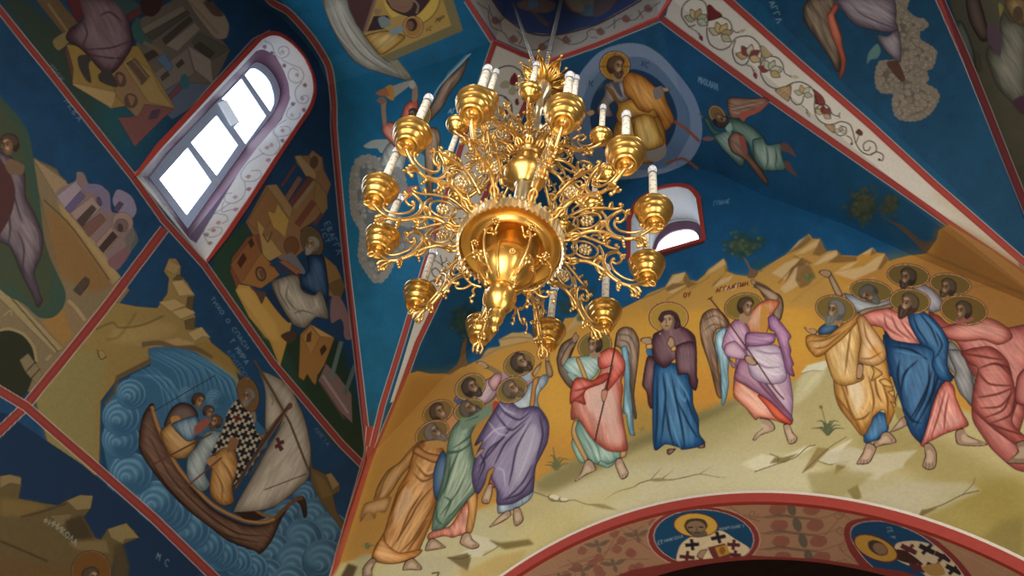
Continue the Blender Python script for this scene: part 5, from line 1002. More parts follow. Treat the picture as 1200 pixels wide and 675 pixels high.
    for x, y, c in [(660, 335, '#4a2028'), (745, 335, '#1c1c22'), (820, 370, '#2a1c22'), (700, 420, '#4a2028'), (780, 420, '#1c1c22'), (870, 430, '#1c1c22')]:
        for dx, dy in ((1, .5), (-.6, .6)): poly([(x-dx*36-dy*10, y-dy*36+dx*10), (x+dx*36-dy*10, y+dy*36+dx*10), (x+dx*36+dy*10, y+dy*36-dx*10), (x-dx*36+dy*10, y-dy*36-dx*10)], c, sm=False, clip=True, label=False)
    poly('570,340 640,340 720,400 660,400 600,380', '#33201c', clip=True, label=False); poly('720,420 800,400 830,450 770,460', '#8a6a3a', clip=True, label=False)
    ell(505, 330, 112, 54, '#5a2018', rot=24); ell(505, 330, 105, 49, '#97722c', rot=24); ell(515, 328, 52, 30, '#3a2c26', rot=30); ell(525, 332, 36, 24, '#6c5444', rot=30)
    text('ГЕѠР', 555, 235, (6, 14), (22, -4), '#6f7f8c', .8, .6)
    part()
    F()
    stroke('588,690 640,655 700,630 760,607 830,594 890,591 960,594 1030,608 1100,633 1210,692', 1.6, '#8f6a5c', a=.6)
    poly('660,700 740,668 800,657 880,651 960,655 1060,670 1140,700 1140,760 660,760', '#6a2826', sm=False)
    # window reveals
    F(150, 40, 5)
    part('painted_reveal', 'painted white window splay with a vine scroll')
    F(); poly('159,206 187,173 307,43 317,39 330,40 344,50 358,67 367,88 369,107 364,125 352,143 332,172 289,238 263,276 242,308', '#aaa9ac', sm=False)
    F()
    Wh = '#b4b2b4'
    Kk = lambda s, w=1.1: stroke(s, w, '#6c6a70', a=.75)
    F(150, 40, 5)
    Kk('800,40 840,60 860,110 890,140 930,130 945,100 930,75 895,75 880,100 900,125'); Kk('900,150 960,180 1010,200 1030,240 1015,275 980,285 945,265 940,225 965,200 1000,215'); Kk('1020,280 985,320 980,360 1000,400 1040,405 1058,380 1045,360 1010,365'); Kk('985,400 940,440 930,480 960,500 1000,490 1010,460'); Kk('930,500 870,540 850,580 880,600 940,590 955,560 930,540 890,545'); Kk('850,560 880,620 890,660 860,700')
    for x, y, c in [(800, 75, '#6c4a50'), (842, 112, '#54444c'), (905, 105, '#8a8078'), (915, 185, '#54444c'), (990, 240, '#8a7468'), (1036, 300, '#6e3440'), (1020, 378, '#7a7068'), (965, 410, '#54444c'), (1030, 445, '#6e3440'), (960, 475, '#8c8084'), (905, 565, '#7c6068'), (905, 625, '#54444c'), (840, 650, '#8a6a70')]: poly([(x-13, y), (x, y-14), (x+13, y-2), (x+4, y+13)], c, a=.8)
    F(150, 170, 5)
    Kk('890,0 880,40 840,60 790,50 770,20'); Kk('800,45 740,80 700,110 660,170 680,210 740,210 780,180 770,150 720,150'); Kk('680,210 690,260 670,310 620,340 570,330 570,290 610,280'); Kk('600,340 540,380 480,420 440,480 440,520 490,540 540,520 550,490 510,480 470,500'); Kk('560,330 550,390 600,380 650,370'); Kk('445,500 450,540 470,570'); Kk('500,400 570,410 585,440 550,460')
    for x, y, c in [(815, 15, '#8a6068'), (822, 88, '#8a5460'), (705, 185, '#7c5a64'), (708, 258, '#7c4450'), (628, 305, '#94646c'), (630, 378, '#8a5a66'), (530, 455, '#94606a'), (500, 500, '#8a5460'), (480, 575, '#6a5460'), (460, 525, '#6a5460')]: poly([(x-16, y+2), (x, y-12), (x+16, y-4), (x+2, y+12)], c, a=.8)
    part(); F()
    # maroon inner reveal of the left window
    poly('178,222 300,75 322,64 330,78 340,115 330,140 290,185 230,285 222,280 219,240 190,210', '#4e3c58', sm=False)
    # small window reveal
    poly('737,308 739,250 760,226 790,217 810,222 818,232 824,284 745,312', '#a9a9ac', sm=False)
    poly('760,300 768,282 785,262 800,258 822,264 826,285 745,312', '#3c2228', sm=False)
    part()
def finish_paint():
    pass
# ---------------------------------------------------------------- scene
import bpy
from mathutils import Vector, Matrix
from mathutils.geometry import tessellate_polygon
C = bpy.context.scene.collection
FOC = 936.0
_u = np.array([145, -767.5, FOC]); _u /= np.linalg.norm(_u)
_d = np.array([711, 1277.5, FOC]); _d -= _u*(_d @ _u); _d /= np.linalg.norm(_d)
_e = np.cross(_u, _d)
MW = np.array([-_e, _d, _u])            # camera axes -> room axes (x right wall, y front wall, z up)
S, EYE = 4.5, 1.6                        # room unit in metres, eye height
def W(P): return np.asarray(P, float)*S + (0, 0, EYE)
def proj(P):
    c = np.asarray(P, float) @ MW
    z = np.maximum(c[..., 2], 1e-3)
    return 600 + FOC*c[..., 0]/z, 337.5 + FOC*c[..., 1]/z, c[..., 2]
def ray(px, py):
    return MW @ np.array([px-600, py-337.5, FOC])
def on(axis, val, s):
    out = []
    for q in (s.split() if isinstance(s, str) else s):
        px, py = map(float, q.split(',')) if isinstance(q, str) else q
        r = ray(px, py); out.append(r*val/r[axis])
    return np.array(out)
XL, XR, YF, YB, ZS, ZR, ZFL = -.903, .315, 1.0, -.24, .978, 1.75, -EYE/S

# ---- materials
def new_mat(name):
    m = bpy.data.materials.new(name); m.use_nodes = True
    nt = m.node_tree; return m, nt, nt.nodes['Principled BSDF']
def mat(name, c, rough=.6, metal=0.0, spec=.3, bump=0, scale=40, var=.12, emit=None, es=0):
    m, nt, b = new_mat(name)
    b.inputs['Roughness'].default_value = rough; b.inputs['Metallic'].default_value = metal
    b.inputs['Specular IOR Level'].default_value = spec
    n = nt.nodes.new('ShaderNodeTexNoise'); n.inputs['Scale'].default_value = scale; n.inputs['Detail'].default_value = 4
    tc = nt.nodes.new('ShaderNodeTexCoord'); nt.links.new(tc.outputs['Object'], n.inputs['Vector'])
    r = nt.nodes.new('ShaderNodeValToRGB')
    r.color_ramp.elements[0].color = (*[x*(1-var) for x in c], 1); r.color_ramp.elements[1].color = (*[min(1, x*(1+var)) for x in c], 1)
    nt.links.new(n.outputs['Fac'], r.inputs['Fac']); nt.links.new(r.outputs['Color'], b.inputs['Base Color'])
    if bump:
        bp = nt.nodes.new('ShaderNodeBump'); bp.inputs['Strength'].default_value = bump; bp.inputs['Distance'].default_value = .002
        nt.links.new(n.outputs['Fac'], bp.inputs['Height']); nt.links.new(bp.outputs['Normal'], b.inputs['Normal'])
    if emit:
        b.inputs['Emission Color'].default_value = (*emit, 1); b.inputs['Emission Strength'].default_value = es
    return m
def lin(c): c = col(c); return np.where(c <= .04045, c/12.92, ((c+.055)/1.055)**2.4)
def paint_mat():
    m, nt, b = new_mat('fresco paint')
    a = nt.nodes.new('ShaderNodeAttribute'); a.attribute_name = 'paint'
    n = nt.nodes.new('ShaderNodeTexNoise'); n.inputs['Scale'].default_value = 55; n.inputs['Detail'].default_value = 5
    tc = nt.nodes.new('ShaderNodeTexCoord'); nt.links.new(tc.outputs['Object'], n.inputs['Vector'])
    mp = nt.nodes.new('ShaderNodeMapRange'); mp.inputs['To Min'].default_value = .86; mp.inputs['To Max'].default_value = 1.14
    nt.links.new(n.outputs['Fac'], mp.inputs['Value'])
    mx = nt.nodes.new('ShaderNodeMix'); mx.data_type = 'RGBA'; mx.blend_type = 'MULTIPLY'; mx.inputs['Factor'].default_value = 1
    nt.links.new(a.outputs['Color'], mx.inputs['A']); nt.links.new(mp.outputs['Result'], mx.inputs['B'])
    nt.links.new(mx.outputs['Result'], b.inputs['Base Color'])
    b.inputs['Roughness'].default_value = .7; b.inputs['Specular IOR Level'].default_value = .15
    return m
M_PAINT = paint_mat()
M_RED = mat('red paint', lin('#93352c'), .6, scale=30); M_REDD = mat('dark red paint', lin('#7c3438'), .6, scale=30)
M_WHITE = mat('white plaster', lin('#b9b7b5'), .7, scale=25, bump=.2)
M_PALE = mat('pale line paint', lin('#c9beb4'), .7)
M_FRAME = mat('window frame with painted glow', lin('#b4c8ec'), .5, scale=20)  # glow around the panes is put into this pale blue frame colour
M_MAROON = mat('maroon lining', lin('#62465a'), .6, scale=20)
M_DARK = mat('dark timber', lin('#2a1712'), .6, scale=12, var=.4)
M_STONE = mat('pale stone floor', lin('#c8b898'), .35, spec=.4, scale=6, var=.2)
M_PLAST = mat('ochre plaster', lin('#8a6a48'), .7, scale=10, var=.2)
M_GLASS = mat('bright daylit pane', (.7, .8, .9), .1, emit=(.82, .91, 1.0), es=4.5)
M_VENT = mat('frosted vent flap', (.6, .68, .8), .3, emit=(.75, .85, 1.0), es=.35)

def gold(name, c, rough, bump=.0, scale=60, metal=.9):
    m = mat(name, c, rough, metal=metal, spec=.5, scale=scale, var=.06, bump=bump)
    return m
M_GOLD = gold('polished gilt brass', (.72, .42, .105), .28)
M_GOLDC = gold('cast gilt brass', (.74, .48, .17), .3, .2, 90)
M_GOLDP = gold('pale gilt brass', (.84, .69, .42), .32, .2, 90)
M_STEEL = gold('steel chain', (.62, .6, .57), .35)
def candlemat():
    m, nt, b = new_mat('ivory candle sleeve with drip marks')
    tc = nt.nodes.new('ShaderNodeTexCoord'); sp = nt.nodes.new('ShaderNodeSeparateXYZ'); nt.links.new(tc.outputs['Object'], sp.inputs['Vector'])
    def mth(op, a, b_=None):
        n = nt.nodes.new('ShaderNodeMath'); n.operation = op
        for i, q in enumerate((a, b_)):
            if q is None: continue
            if isinstance(q, (int, float)): n.inputs[i].default_value = q
            else: nt.links.new(q, n.inputs[i])
        return n.outputs[0]
    zz = mth('MULTIPLY', sp.outputs['Z'], 27.0)
    fz = mth('FRACT', zz); an = mth('MULTIPLY', mth('ARCTAN2', sp.outputs['Y'], sp.outputs['X']), 3/6.2832)
    fa = mth('FRACT', mth('ADD', mth('ADD', an, 4.0), mth('MULTIPLY', mth('FLOOR', zz), .37)))
    k = mth('MULTIPLY', mth('LESS_THAN', fz, .13), mth('LESS_THAN', fa, .55))
    mx = nt.nodes.new('ShaderNodeMix'); mx.data_type = 'RGBA'; nt.links.new(k, mx.inputs['Factor'])
    mx.inputs['A'].default_value = (.70, .66, .57, 1); mx.inputs['B'].default_value = (.16, .15, .13, 1)
    nt.links.new(mx.outputs['Result'], b.inputs['Base Color']); b.inputs['Roughness'].default_value = .45
    return m
M_CANDLE = candlemat()
M_MARK = mat('grey candle mark', lin('#5c5852'), .6)
def bulbmat():
    m, nt, b = new_mat('clear bulb glass')
    b.inputs['Base Color'].default_value = (.86, .88, .95, 1); b.inputs['Roughness'].default_value = .05
    b.inputs['Transmission Weight'].default_value = .55; b.inputs['IOR'].default_value = 1.3
    return m
M_BULB = bulbmat()

# ---- objects
def link(name, me, parent=None, m=None, kind=None, label=None):
    o = bpy.data.objects.new(name, me); C.objects.link(o)
    if m is not None and me is not None: me.materials.append(m)
    if parent is not None: o.parent = parent
    if kind: o['kind'] = kind
    if label: o['label'] = label
    return o
def mesh_np(name, V, Q, smooth=True):
    me = bpy.data.meshes.new(name)
    k = Q.shape[1]
    me.vertices.add(len(V)); me.vertices.foreach_set('co', np.ascontiguousarray(V, np.float32).ravel())
    me.loops.add(Q.size); me.loops.foreach_set('vertex_index', Q.astype(np.int32).ravel())
    me.polygons.add(len(Q)); me.polygons.foreach_set('loop_start', np.arange(0, Q.size, k, dtype=np.int32))
    me.polygons.foreach_set('use_smooth', np.full(len(Q), smooth))
    me.update(); me.validate()
    return me
def mesh_py(name, V, Fc, smooth=False):
    me = bpy.data.meshes.new(name); me.from_pydata([tuple(v) for v in V], [], [tuple(f) for f in Fc])
    if smooth: me.polygons.foreach_set('use_smooth', [True]*len(me.polygons))
    me.update(); return me

def canvas_at(px, py):
    x = np.clip((px+PAD)*SC-.5, 0, CW-1.001); y = np.clip((py+PAD)*SC-.5, 0, CH-1.001)
    xi = x.astype(int); yi = y.astype(int); fx = (x-xi)[..., None].astype(np.float32); fy = (y-yi)[..., None].astype(np.float32)
    c = (CAN[yi, xi]*(1-fx)+CAN[yi, xi+1]*fx)*(1-fy) + (CAN[yi+1, xi]*(1-fx)+CAN[yi+1, xi+1]*fx)*fy
    return c, LAB[np.round(y).astype(int), np.round(x).astype(int)]

def warp(f, other, n0=400, step=1.08, far=45.):
    """parameter positions in 0..1 so that the paint grid is fine where it can be seen"""
    t = np.linspace(0, 1, n0)
    P = f(t[:, None], np.asarray(other)[None, :]); x, y, z = proj(P)
    d = np.hypot(np.diff(x, axis=0), np.diff(y, axis=0))
    inn = (x > -25) & (x < 1225) & (y > -25) & (y < 700) & (z > .05)
    inn = inn[1:] | inn[:-1]
    L3 = np.linalg.norm(np.diff(P, axis=0), axis=2)
    need = np.where(inn, d/step, 0).max(1) + L3.max(1)/.06
    c = np.concatenate([[0], np.cumsum(need)])
    n = max(2, int(math.ceil(c[-1])))
    return np.interp(np.linspace(0, c[-1], n+1), c, t)

def surface(name, f, parent=None, kind=None, label=None, gain=1.0, hole=None, fallback='#1a3c58', step=1.08, minq=120, own=None, us=None):
    """painted surface f(u, v): one mesh for the ground paint, one child mesh per painted motif"""
    o9 = np.linspace(0, 1, 9)
    u = warp(f, o9, step=step); v = warp(lambda a, b: np.swapaxes(f(b, a), 0, 1) if False else f(b.T if b.ndim > 1 else b, a.T if a.ndim > 1 else a), o9, step=step) if False else warp(lambda a, b: f(np.broadcast_to(b, np.broadcast_shapes(a.shape, b.shape)), np.broadcast_to(a, np.broadcast_shapes(a.shape, b.shape))), o9, step=step)
    U, V_ = np.meshgrid(u, v, indexing='ij')
    P = f(U, V_); px, py, pz = proj(P)
    c, lab = canvas_at(px, py)
    out = (pz < .05) | (px < -PAD) | (px > 1200+PAD) | (py < -PAD) | (py > 675+PAD)
    c = np.where(out[..., None], col(fallback), c); lab = np.where(out, 0, lab)
    c = lin_arr(c)*gain
    nu, nv = U.shape
    idx = np.arange(nu*nv).reshape(nu, nv)
    Q = np.stack([idx[:-1, :-1], idx[1:, :-1], idx[1:, 1:], idx[:-1, 1:]], -1).reshape(-1, 4)
    ql = lab[:-1, :-1].reshape(-1)
    if hole is not None:
        ctr = (P[:-1, :-1]+P[1:, 1:])/2
        keep = ~hole(ctr).reshape(-1); Q = Q[keep]; ql = ql[keep]
    Pf = W(P.reshape(-1, 3)); cf = c.reshape(-1, 3)
    def build(nm, q, par, kd=None, lb=None):
        used, inv = np.unique(q, return_inverse=True)
        me = mesh_np(nm, Pf[used], inv.reshape(q.shape))
        at = me.color_attributes.new('paint', 'FLOAT_COLOR', 'POINT')
        at.data.foreach_set('color', np.concatenate([cf[used], np.ones((len(used), 1))], 1).astype(np.float32).ravel())
        return link(nm, me, par, M_PAINT, kd, lb)
    ids, cnt = np.unique(ql, return_counts=True)
    good = [i for i, n in zip(ids, cnt) if i and n >= minq]
    base = build(name, Q[~np.isin(ql, good)], parent, kind, label)
    for i in good:
        nm, lb = PARTS[i]
        build(nm, Q[ql == i], base if parent is None else parent, None, lb)
    return base
def lin_arr(c):
    g = (c*np.array([.3, .55, .15])).sum(-1, keepdims=True); c = c + (g-c)*.12
    return np.where(c <= .04045, c/12.92, ((np.maximum(c, 0)+.055)/1.055)**2.4)

def inside(poly2, A, B):
    r = np.zeros(A.shape, bool); n = len(poly2)
    for i in range(n):
        (x1, y1), (x2, y2) = poly2[i], poly2[(i+1) % n]
        if y1 == y2: continue
        r ^= ((y1 > B) != (y2 > B)) & (A < (x2-x1)*(B-y1)/(y2-y1)+x1)
    return r
def loop(P, n=6): return smooth(np.asarray(P), True, n)
def rnd(P, n=5):
    """soften polygon corners a little without bulging the straight sides"""
    return np.asarray(P)

def strip(name, A, B, m, parent=None, kind=None, label=None, thick=None, closed=True):
    """ribbon between two 3-D loops; thick: vector giving it a real body"""
    n = len(A); V = [*A, *B]; Fc = []
    k = n if closed else n-1
    for i in range(k): j = (i+1) % n; Fc.append((i, j, n+j, n+i))
    if thick is not None:
        V += [p+thick for p in A] + [p+thick for p in B]
        for i in range(k):
            j = (i+1) % n
            Fc += [(2*n+i, 3*n+i, 3*n+j, 2*n+j), (i, 2*n+i, 2*n+j, j), (n+i, n+j, 3*n+j, 3*n+i)]
    return link(name, mesh_py(name, W(np.array(V)), Fc), parent, m, kind, label)
def plate(name, outer, holes, m, parent, thick, label=None):
    L = [[Vector(p) for p in outer]] + [[Vector(p) for p in h] for h in holes]
    V = [p for l in L for p in l]; T = tessellate_polygon(L)
    n = len(V); th = Vector(thick)
    Fc = [tuple(t) for t in T] + [tuple(n+i for i in reversed(t)) for t in T]
    s = 0
    for l in L:
        k = len(l)
        for i in range(k): a, b = s+i, s+(i+1) % k; Fc.append((a, b, n+b, n+a))
        s += k
    return link(name, mesh_py(name, W(np.array([tuple(p) for p in V] + [tuple(p+th) for p in V])), Fc), parent, m, None, label)
def box(name, lo, hi, m, parent=None, kind=None, label=None):
    x0, y0, z0 = lo; x1, y1, z1 = hi
    V = [(x, y, z) for x in (x0, x1) for y in (y0, y1) for z in (z0, z1)]
    Fc = [(0, 1, 3, 2), (4, 6, 7, 5), (0, 4, 5, 1), (2, 3, 7, 6), (0, 2, 6, 4), (1, 5, 7, 3)]
    return link(name, mesh_py(name, W(np.array(V)), Fc), parent, m, kind, label)

# ---- window loops, traced where the openings meet their planes
def dens(P, k=8):
    P = np.asarray(P); out = []
    for i in range(len(P)):
        for t in np.linspace(0, 1, k, endpoint=False): out.append(P[i]*(1-t)+P[(i+1) % len(P)]*t)
    return np.array(out)
def arcsm(P, lo, hi, n=5):
    """smooth only the run lo..hi of a closed loop"""
    P = [np.asarray(p) for p in P]
    mid = smooth(np.array(P[lo:hi+1]), closed=False, n=n)
    return np.array(P[:lo] + list(mid) + P[hi+1:])
W1o = arcsm(on(0, XL, '161,206 187,175 306,47 317,42 328,43 342,52 356,68 365,88 367,106 362,124 350,142 331,170 288,236 262,274 241,305'), 2, 10)
D1, D1b = XL-.055, XL-.085
W1a = arcsm(on(0, D1, '167,207 191,175 300,60 308,58 318,63 330,78 338,98 339,116 334,130 324,146 302,172 262,226 221,279'), 2, 9)
W1b = arcsm(on(0, D1b, '175,208 194,183 296,75 302,73 312,78 322,90 328,106 326,120 320,132 308,148 288,172 256,217 220,268'), 2, 9)
W2o = arcsm(on(1, YF, '739,304 740,258 748,238 768,224 782,220 796,219 808,223 816,233 823,280'), 1, 7)
D2 = YF+.1
W2a = arcsm(on(1, D2, '759,335 762,301 768,278 783,261 801,257 815,259 821,266 824,278 826,318'), 1, 7)

# ---- walls
def lerp(a, b, t): return a + (b-a)*t
def st(*a): return np.stack(np.broadcast_arrays(*a), -1)
Y_END = -.24
gl_y = np.array([-.25, 0, .15, .24, .30, .36, .42, .478, .545, .67, .795, .90, 1.0]); gl_z = np.array([.95, 1.24, 1.46, 1.58, 1.636, 1.665, 1.679, 1.66, 1.572, 1.41, 1.25, 1.11, ZS])
G_t = np.array([0, .06, .11, .155, .24, .38, .47, .62]); G_z = np.array([1.745, 1.735, 1.70, 1.65, 1.51, 1.33, 1.19, ZS])
XM, YM = (XL+XR)/2, (YF+YB)/2
def g_left(y): return np.interp(y, gl_y, gl_z)
def g_prof(t, half): return np.interp(np.abs(t)*.62/half, G_t, G_z)
HX, HY = (XR-XL)/2, (YF-YB)/2

ZT = 1.76
def build_room():
    a_in = on(1, YF, '640,655 700,629 760,607 830,594.5 890,591 960,594 1030,607 1100,632')
    # circle through the arch edge
    A = np.stack([a_in[:, 0], a_in[:, 2], np.ones(len(a_in))], 1); b_ = -(a_in[:, 0]**2 + a_in[:, 2]**2)
    s = np.linalg.lstsq(A, b_, rcond=None)[0]; ax, az = -s[0]/2, -s[1]/2; ar = math.sqrt(ax*ax+az*az-s[2])
    a_out = on(1, YF, '640,645 700,619 760,597 830,583.5 890,580 960,583 1030,597 1100,622')
    dr = float(np.mean(np.hypot(a_out[:, 0]-ax, a_out[:, 2]-az)) - ar)
    print('arch', ax, az, ar, dr)
    hole_l = lambda P: inside(W1o[:, 1:], P[..., 1], P[..., 2])
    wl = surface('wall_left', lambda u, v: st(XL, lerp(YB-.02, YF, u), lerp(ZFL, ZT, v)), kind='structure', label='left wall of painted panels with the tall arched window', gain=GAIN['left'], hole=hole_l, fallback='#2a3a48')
    w2 = W2o[:, [0, 2]]
    def hole_f(P):
        X, Z = P[..., 0], P[..., 2]
        arch = (np.hypot(X-ax, Z-az) < ar+.004) | ((np.abs(X-ax) < ar+.004) & (Z < az))
        return inside(w2, X, Z) | arch
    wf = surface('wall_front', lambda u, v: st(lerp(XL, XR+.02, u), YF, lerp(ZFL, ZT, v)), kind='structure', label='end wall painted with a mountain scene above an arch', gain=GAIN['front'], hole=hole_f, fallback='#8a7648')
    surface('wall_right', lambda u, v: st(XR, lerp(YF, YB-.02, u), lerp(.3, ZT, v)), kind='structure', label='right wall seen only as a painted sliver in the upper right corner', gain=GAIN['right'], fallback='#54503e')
    # lower right wall and back wall with an open arch to the nave
    box('wall_back', (XL, YB-.1, .75), (XR, YB, ZT), M_PLAST, None, 'structure', 'back wall above the nave arch, behind the viewer')
    box('floor', (XL-.1, YB-1.2, ZFL-.02), (XR+.1, YF+1.0, ZFL), M_STONE, None, 'structure', 'pale stone church floor')
    # ---- vault
    def ringpt(px, py): r = ray(px, py); return r*ZR/r[2]
    A_, B_, C_, D_ = [ringpt(*q) for q in ((580, 48), (640, 73), (771, 21), (787, -1))]
    cx = (B_[0]+C_[0])/2; cy = (A_[1]+B_[1])/2 - .0; cy = B_[1] - (C_[0]-B_[0])/2 - abs(B_[0]-A_[0])*.55
    E_ = np.array([D_[0], 2*cy-D_[1], ZR]); F_ = np.array([C_[0], 2*cy-C_[1], ZR]); G_ = np.array([B_[0], 2*cy-B_[1], ZR]); H_ = np.array([A_[0], 2*cy-A_[1], ZR])
    FL, FR_, BR, BL = np.array([XL, YF, ZS]), np.array([XR, YF, ZS]), np.array([XR, YB, ZS]), np.array([XL, YB, ZS])
    def chain(p0, p1, p2, p3):
        K = np.array([p0, p1, p2, p3]); T = np.array([0, .4, .6, 1.])
        return lambda u: np.stack([np.interp(u, T, K[:, k]) for k in range(3)], -1)
    def web(arch, ch): return lambda u, v: arch(u)*(1-v[..., None] if np.ndim(v) else 1-v) + ch(u)*(v[..., None] if np.ndim(v) else v)
    bc = lambda f: (lambda u, v: f(*np.broadcast_arrays(u, v)))
    ef = lambda u: u + .0
    a_f = lambda u: st(lerp(XL, XR, u), YF, g_prof(lerp(XL, XR, u)-XM, HX))
    a_l = lambda u: st(XL, lerp(YB, YF, u), np.where(u >= 1, ZS, g_left(lerp(YB, YF, u))))
    a_r = lambda u: st(XR, lerp(YF, YB, u), g_prof(lerp(YF, YB, u)-YM, HY))
    a_b = lambda u: st(lerp(XR, XL, u), YB, g_prof(lerp(XR, XL, u)-XM, HX))
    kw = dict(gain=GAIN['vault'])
    ce = surface('ceiling', bc(web(a_f, chain(FL, B_, C_, FR_))), kind='structure', label='blue painted vault with white scroll ribs rising to an eight-sided ring', **kw)
    def sub(nm, f, gain, lb=None):
        o = surface(nm, bc(f), parent=ce, gain=gain, label=lb)
        return o
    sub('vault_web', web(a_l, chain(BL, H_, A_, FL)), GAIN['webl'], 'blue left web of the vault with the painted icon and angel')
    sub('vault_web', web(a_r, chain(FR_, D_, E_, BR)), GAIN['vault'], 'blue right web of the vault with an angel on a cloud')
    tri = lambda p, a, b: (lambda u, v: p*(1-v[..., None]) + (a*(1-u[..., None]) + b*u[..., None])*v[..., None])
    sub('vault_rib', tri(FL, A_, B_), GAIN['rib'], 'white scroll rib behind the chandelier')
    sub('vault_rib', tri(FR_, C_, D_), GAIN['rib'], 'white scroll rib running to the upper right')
    for nm, V in (('vault_web', [a_b(np.linspace(0, 1, 41)), chain(BR, F_, G_, BL)(np.linspace(0, 1, 41))]),):
        n = 41; link(nm, mesh_py(nm, W(np.vstack(V)), [(i, i+1, n+i+1, n+i) for i in range(n-1)]), ce, M_BLUE)
    for p, a, b in ((BR, E_, F_), (BL, G_, H_)): link('vault_rib', mesh_py('vault_rib', W(np.array([p, a, b])), [(0, 1, 2)]), ce, M_WHITE)
    ring = [A_, B_, C_, D_, E_, F_, G_, H_]; top = 2.5
    for i in (7, 0, 1, 2, 3):
        p, q = ring[i], ring[(i+1) % 8]
        sub('dome_drum', (lambda p, q: (lambda u, v: np.stack([p[0]+(q[0]-p[0])*u, p[1]+(q[1]-p[1])*u, ZR+(top-ZR)*v], -1)))(p, q), GAIN['drum'])
    for i in (4, 5, 6):
        p, q = ring[i], ring[(i+1) % 8]; u_ = np.array([0, 0, top-ZR])
        link('dome_drum', mesh_py('dome_drum', W(np.array([p, q, q+u_, p+u_])), [(0, 1, 2, 3)]), ce, M_BLUE)
    cap = [r + np.array([0, 0, top-ZR]) for r in ring]
    link('dome_cap', mesh_py('dome_cap', W(np.array(cap)), [tuple(range(8))]), ce, M_BLUE)
    # ---- arch
    def arc(r, y, n=96):
        t = np.linspace(math.pi, 0, n); up = np.stack([ax+r*np.cos(t), np.full(n, y), az+r*np.sin(t)], 1)
        return np.vstack([[ax-r, y, ZFL], up, [ax+r, y, ZFL]])
    tr = strip('trim_1', arc(ar, YF-.006), arc(ar+dr, YF-.006), M_RED, None, 'structure', 'red painted band around the arch opening', thick=np.array([0, .008, 0]), closed=False)
    strip('trim_edge', arc(ar+dr, YF-.007), arc(ar+dr+.004, YF-.007), M_PALE, tr, None, 'thin white line along the arch band', thick=np.array([0, .008, 0]), closed=False)
    yb = YF+.1
    while proj(np.array([ax+.06, yb, az+ar*.992]))[1] < 656 and yb < YF+.3: yb += .002
    print('arch depth', yb-YF)
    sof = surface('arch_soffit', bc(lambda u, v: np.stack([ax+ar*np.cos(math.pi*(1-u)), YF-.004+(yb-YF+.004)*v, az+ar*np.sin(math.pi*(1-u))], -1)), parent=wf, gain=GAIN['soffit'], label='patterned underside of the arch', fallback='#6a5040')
    for sx in (-1, 1): link('arch_pier', mesh_py('arch_pier', W(np.array([[ax+sx*ar, YF, ZFL], [ax+sx*ar, yb, ZFL], [ax+sx*ar, yb, az], [ax+sx*ar, YF, az]])), [(0, 1, 2, 3)]), wf, M_PLAST)
    # dark sanctuary beyond
    box('wall_sanctuary', (XL, YF+.75, ZFL), (XR+.2, YF+.8, .95), M_DARK, None, 'structure', 'dark wooden screen beyond the arch')
    box('ceiling_sanctuary', (XL, yb, .93), (XR+.2, YF+.8, .96), M_DARK, None, 'structure', 'dark ceiling beyond the arch')
    # ---- windows
    def eo(n): o = bpy.data.objects.new(n, None); C.objects.link(o); o['kind'] = 'structure'; return o
    def resamp(P, n):
        P = np.vstack([P, P[:1]]); L = np.concatenate([[0], np.cumsum(np.linalg.norm(np.diff(P, axis=0), axis=1))])
        return lambda t: np.stack([np.interp(np.asarray(t)*L[-1], L, P[:, k]) for k in range(3)], -1)
    def cres(P, Q):
        """two loops matched corner to corner"""
        return resamp(P, 0), resamp(Q, 0)
    w1 = eo('window_1'); w1['label'] = 'tall arched window glowing white in the left wall'
    def loft(P, Q):
        # match by angle about the loop centre so corners line up
        def ang(Z, k):
            c = Z.mean(0); return np.arctan2(Z[:, 2]-c[2], Z[:, k]-c[k])
        return P, Q
    def matched(P, Q, k, n=260):
        """sample both loops at equal fractions between their lower corners"""
        f, g = resamp(P, 0), resamp(Q, 0); return f, g
    def split(P, nb):
        # loop order: bottom-left, up, over the crown, bottom-right; returns open path + bottom edge
        return P
    def path(P):
        L = np.concatenate([[0], np.cumsum(np.linalg.norm(np.diff(P, axis=0), axis=1))])
        return lambda t: np.stack([np.interp(t*L[-1], L, P[:, k]) for k in range(3)], -1)
    def reveal(nm, P, Q, par, gain, lb, bottom=True):
        f, g = path(P), path(Q)
        surface(nm, bc(lambda u, v: f(u)*(1-v[..., None]) + g(u)*v[..., None]), parent=par, gain=gain, label=lb, minq=10**9)
        if bottom:
            lo_ = np.array([-.0015, 0, -.006]); link('sill', mesh_py('sill', W(np.array([P[-1], P[0], Q[0], Q[-1], P[-1]+lo_, P[0]+lo_])), [(0, 1, 2, 3), (4, 5, 1, 0)]), par, M_WHITE)
    reveal('reveal', W1o, W1a, w1, GAIN['rev'], 'white splay with a painted vine scroll')
    strip('lining', W1a, W1b, M_MAROON, w1, None, 'maroon inner lining of the arched window')
    P1 = on(0, D1b, '187,210 220,173 248,213 219,252'); P2 = on(0, D1b, '224,167 254,135 279,170 254,206'); P3 = on(0, D1b, '260,116 283,92 312,136 288,169 274,149 281,143 266,118'); P4 = arcsm(on(0, D1b, '287,88 293,81 298,80 304,83 311,89 317,98 321,112 321,122 317,131'), 1, 7)
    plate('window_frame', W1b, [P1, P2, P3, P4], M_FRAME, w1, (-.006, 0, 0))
    for P in (P1, P2, P3, P4):
        c = P.mean(0); Q = c+(P-c)*1.02; Q[:, 0] = D1b-.004
        plate('pane', Q, [], M_GLASS, w1, (-.003, 0, 0))
    plate('vent_flap', on(0, D1b+.004, '257,120 265,117 281,143 272,147'), [], M_VENT, w1, (-.006, 0, 0), 'small open vent flap')
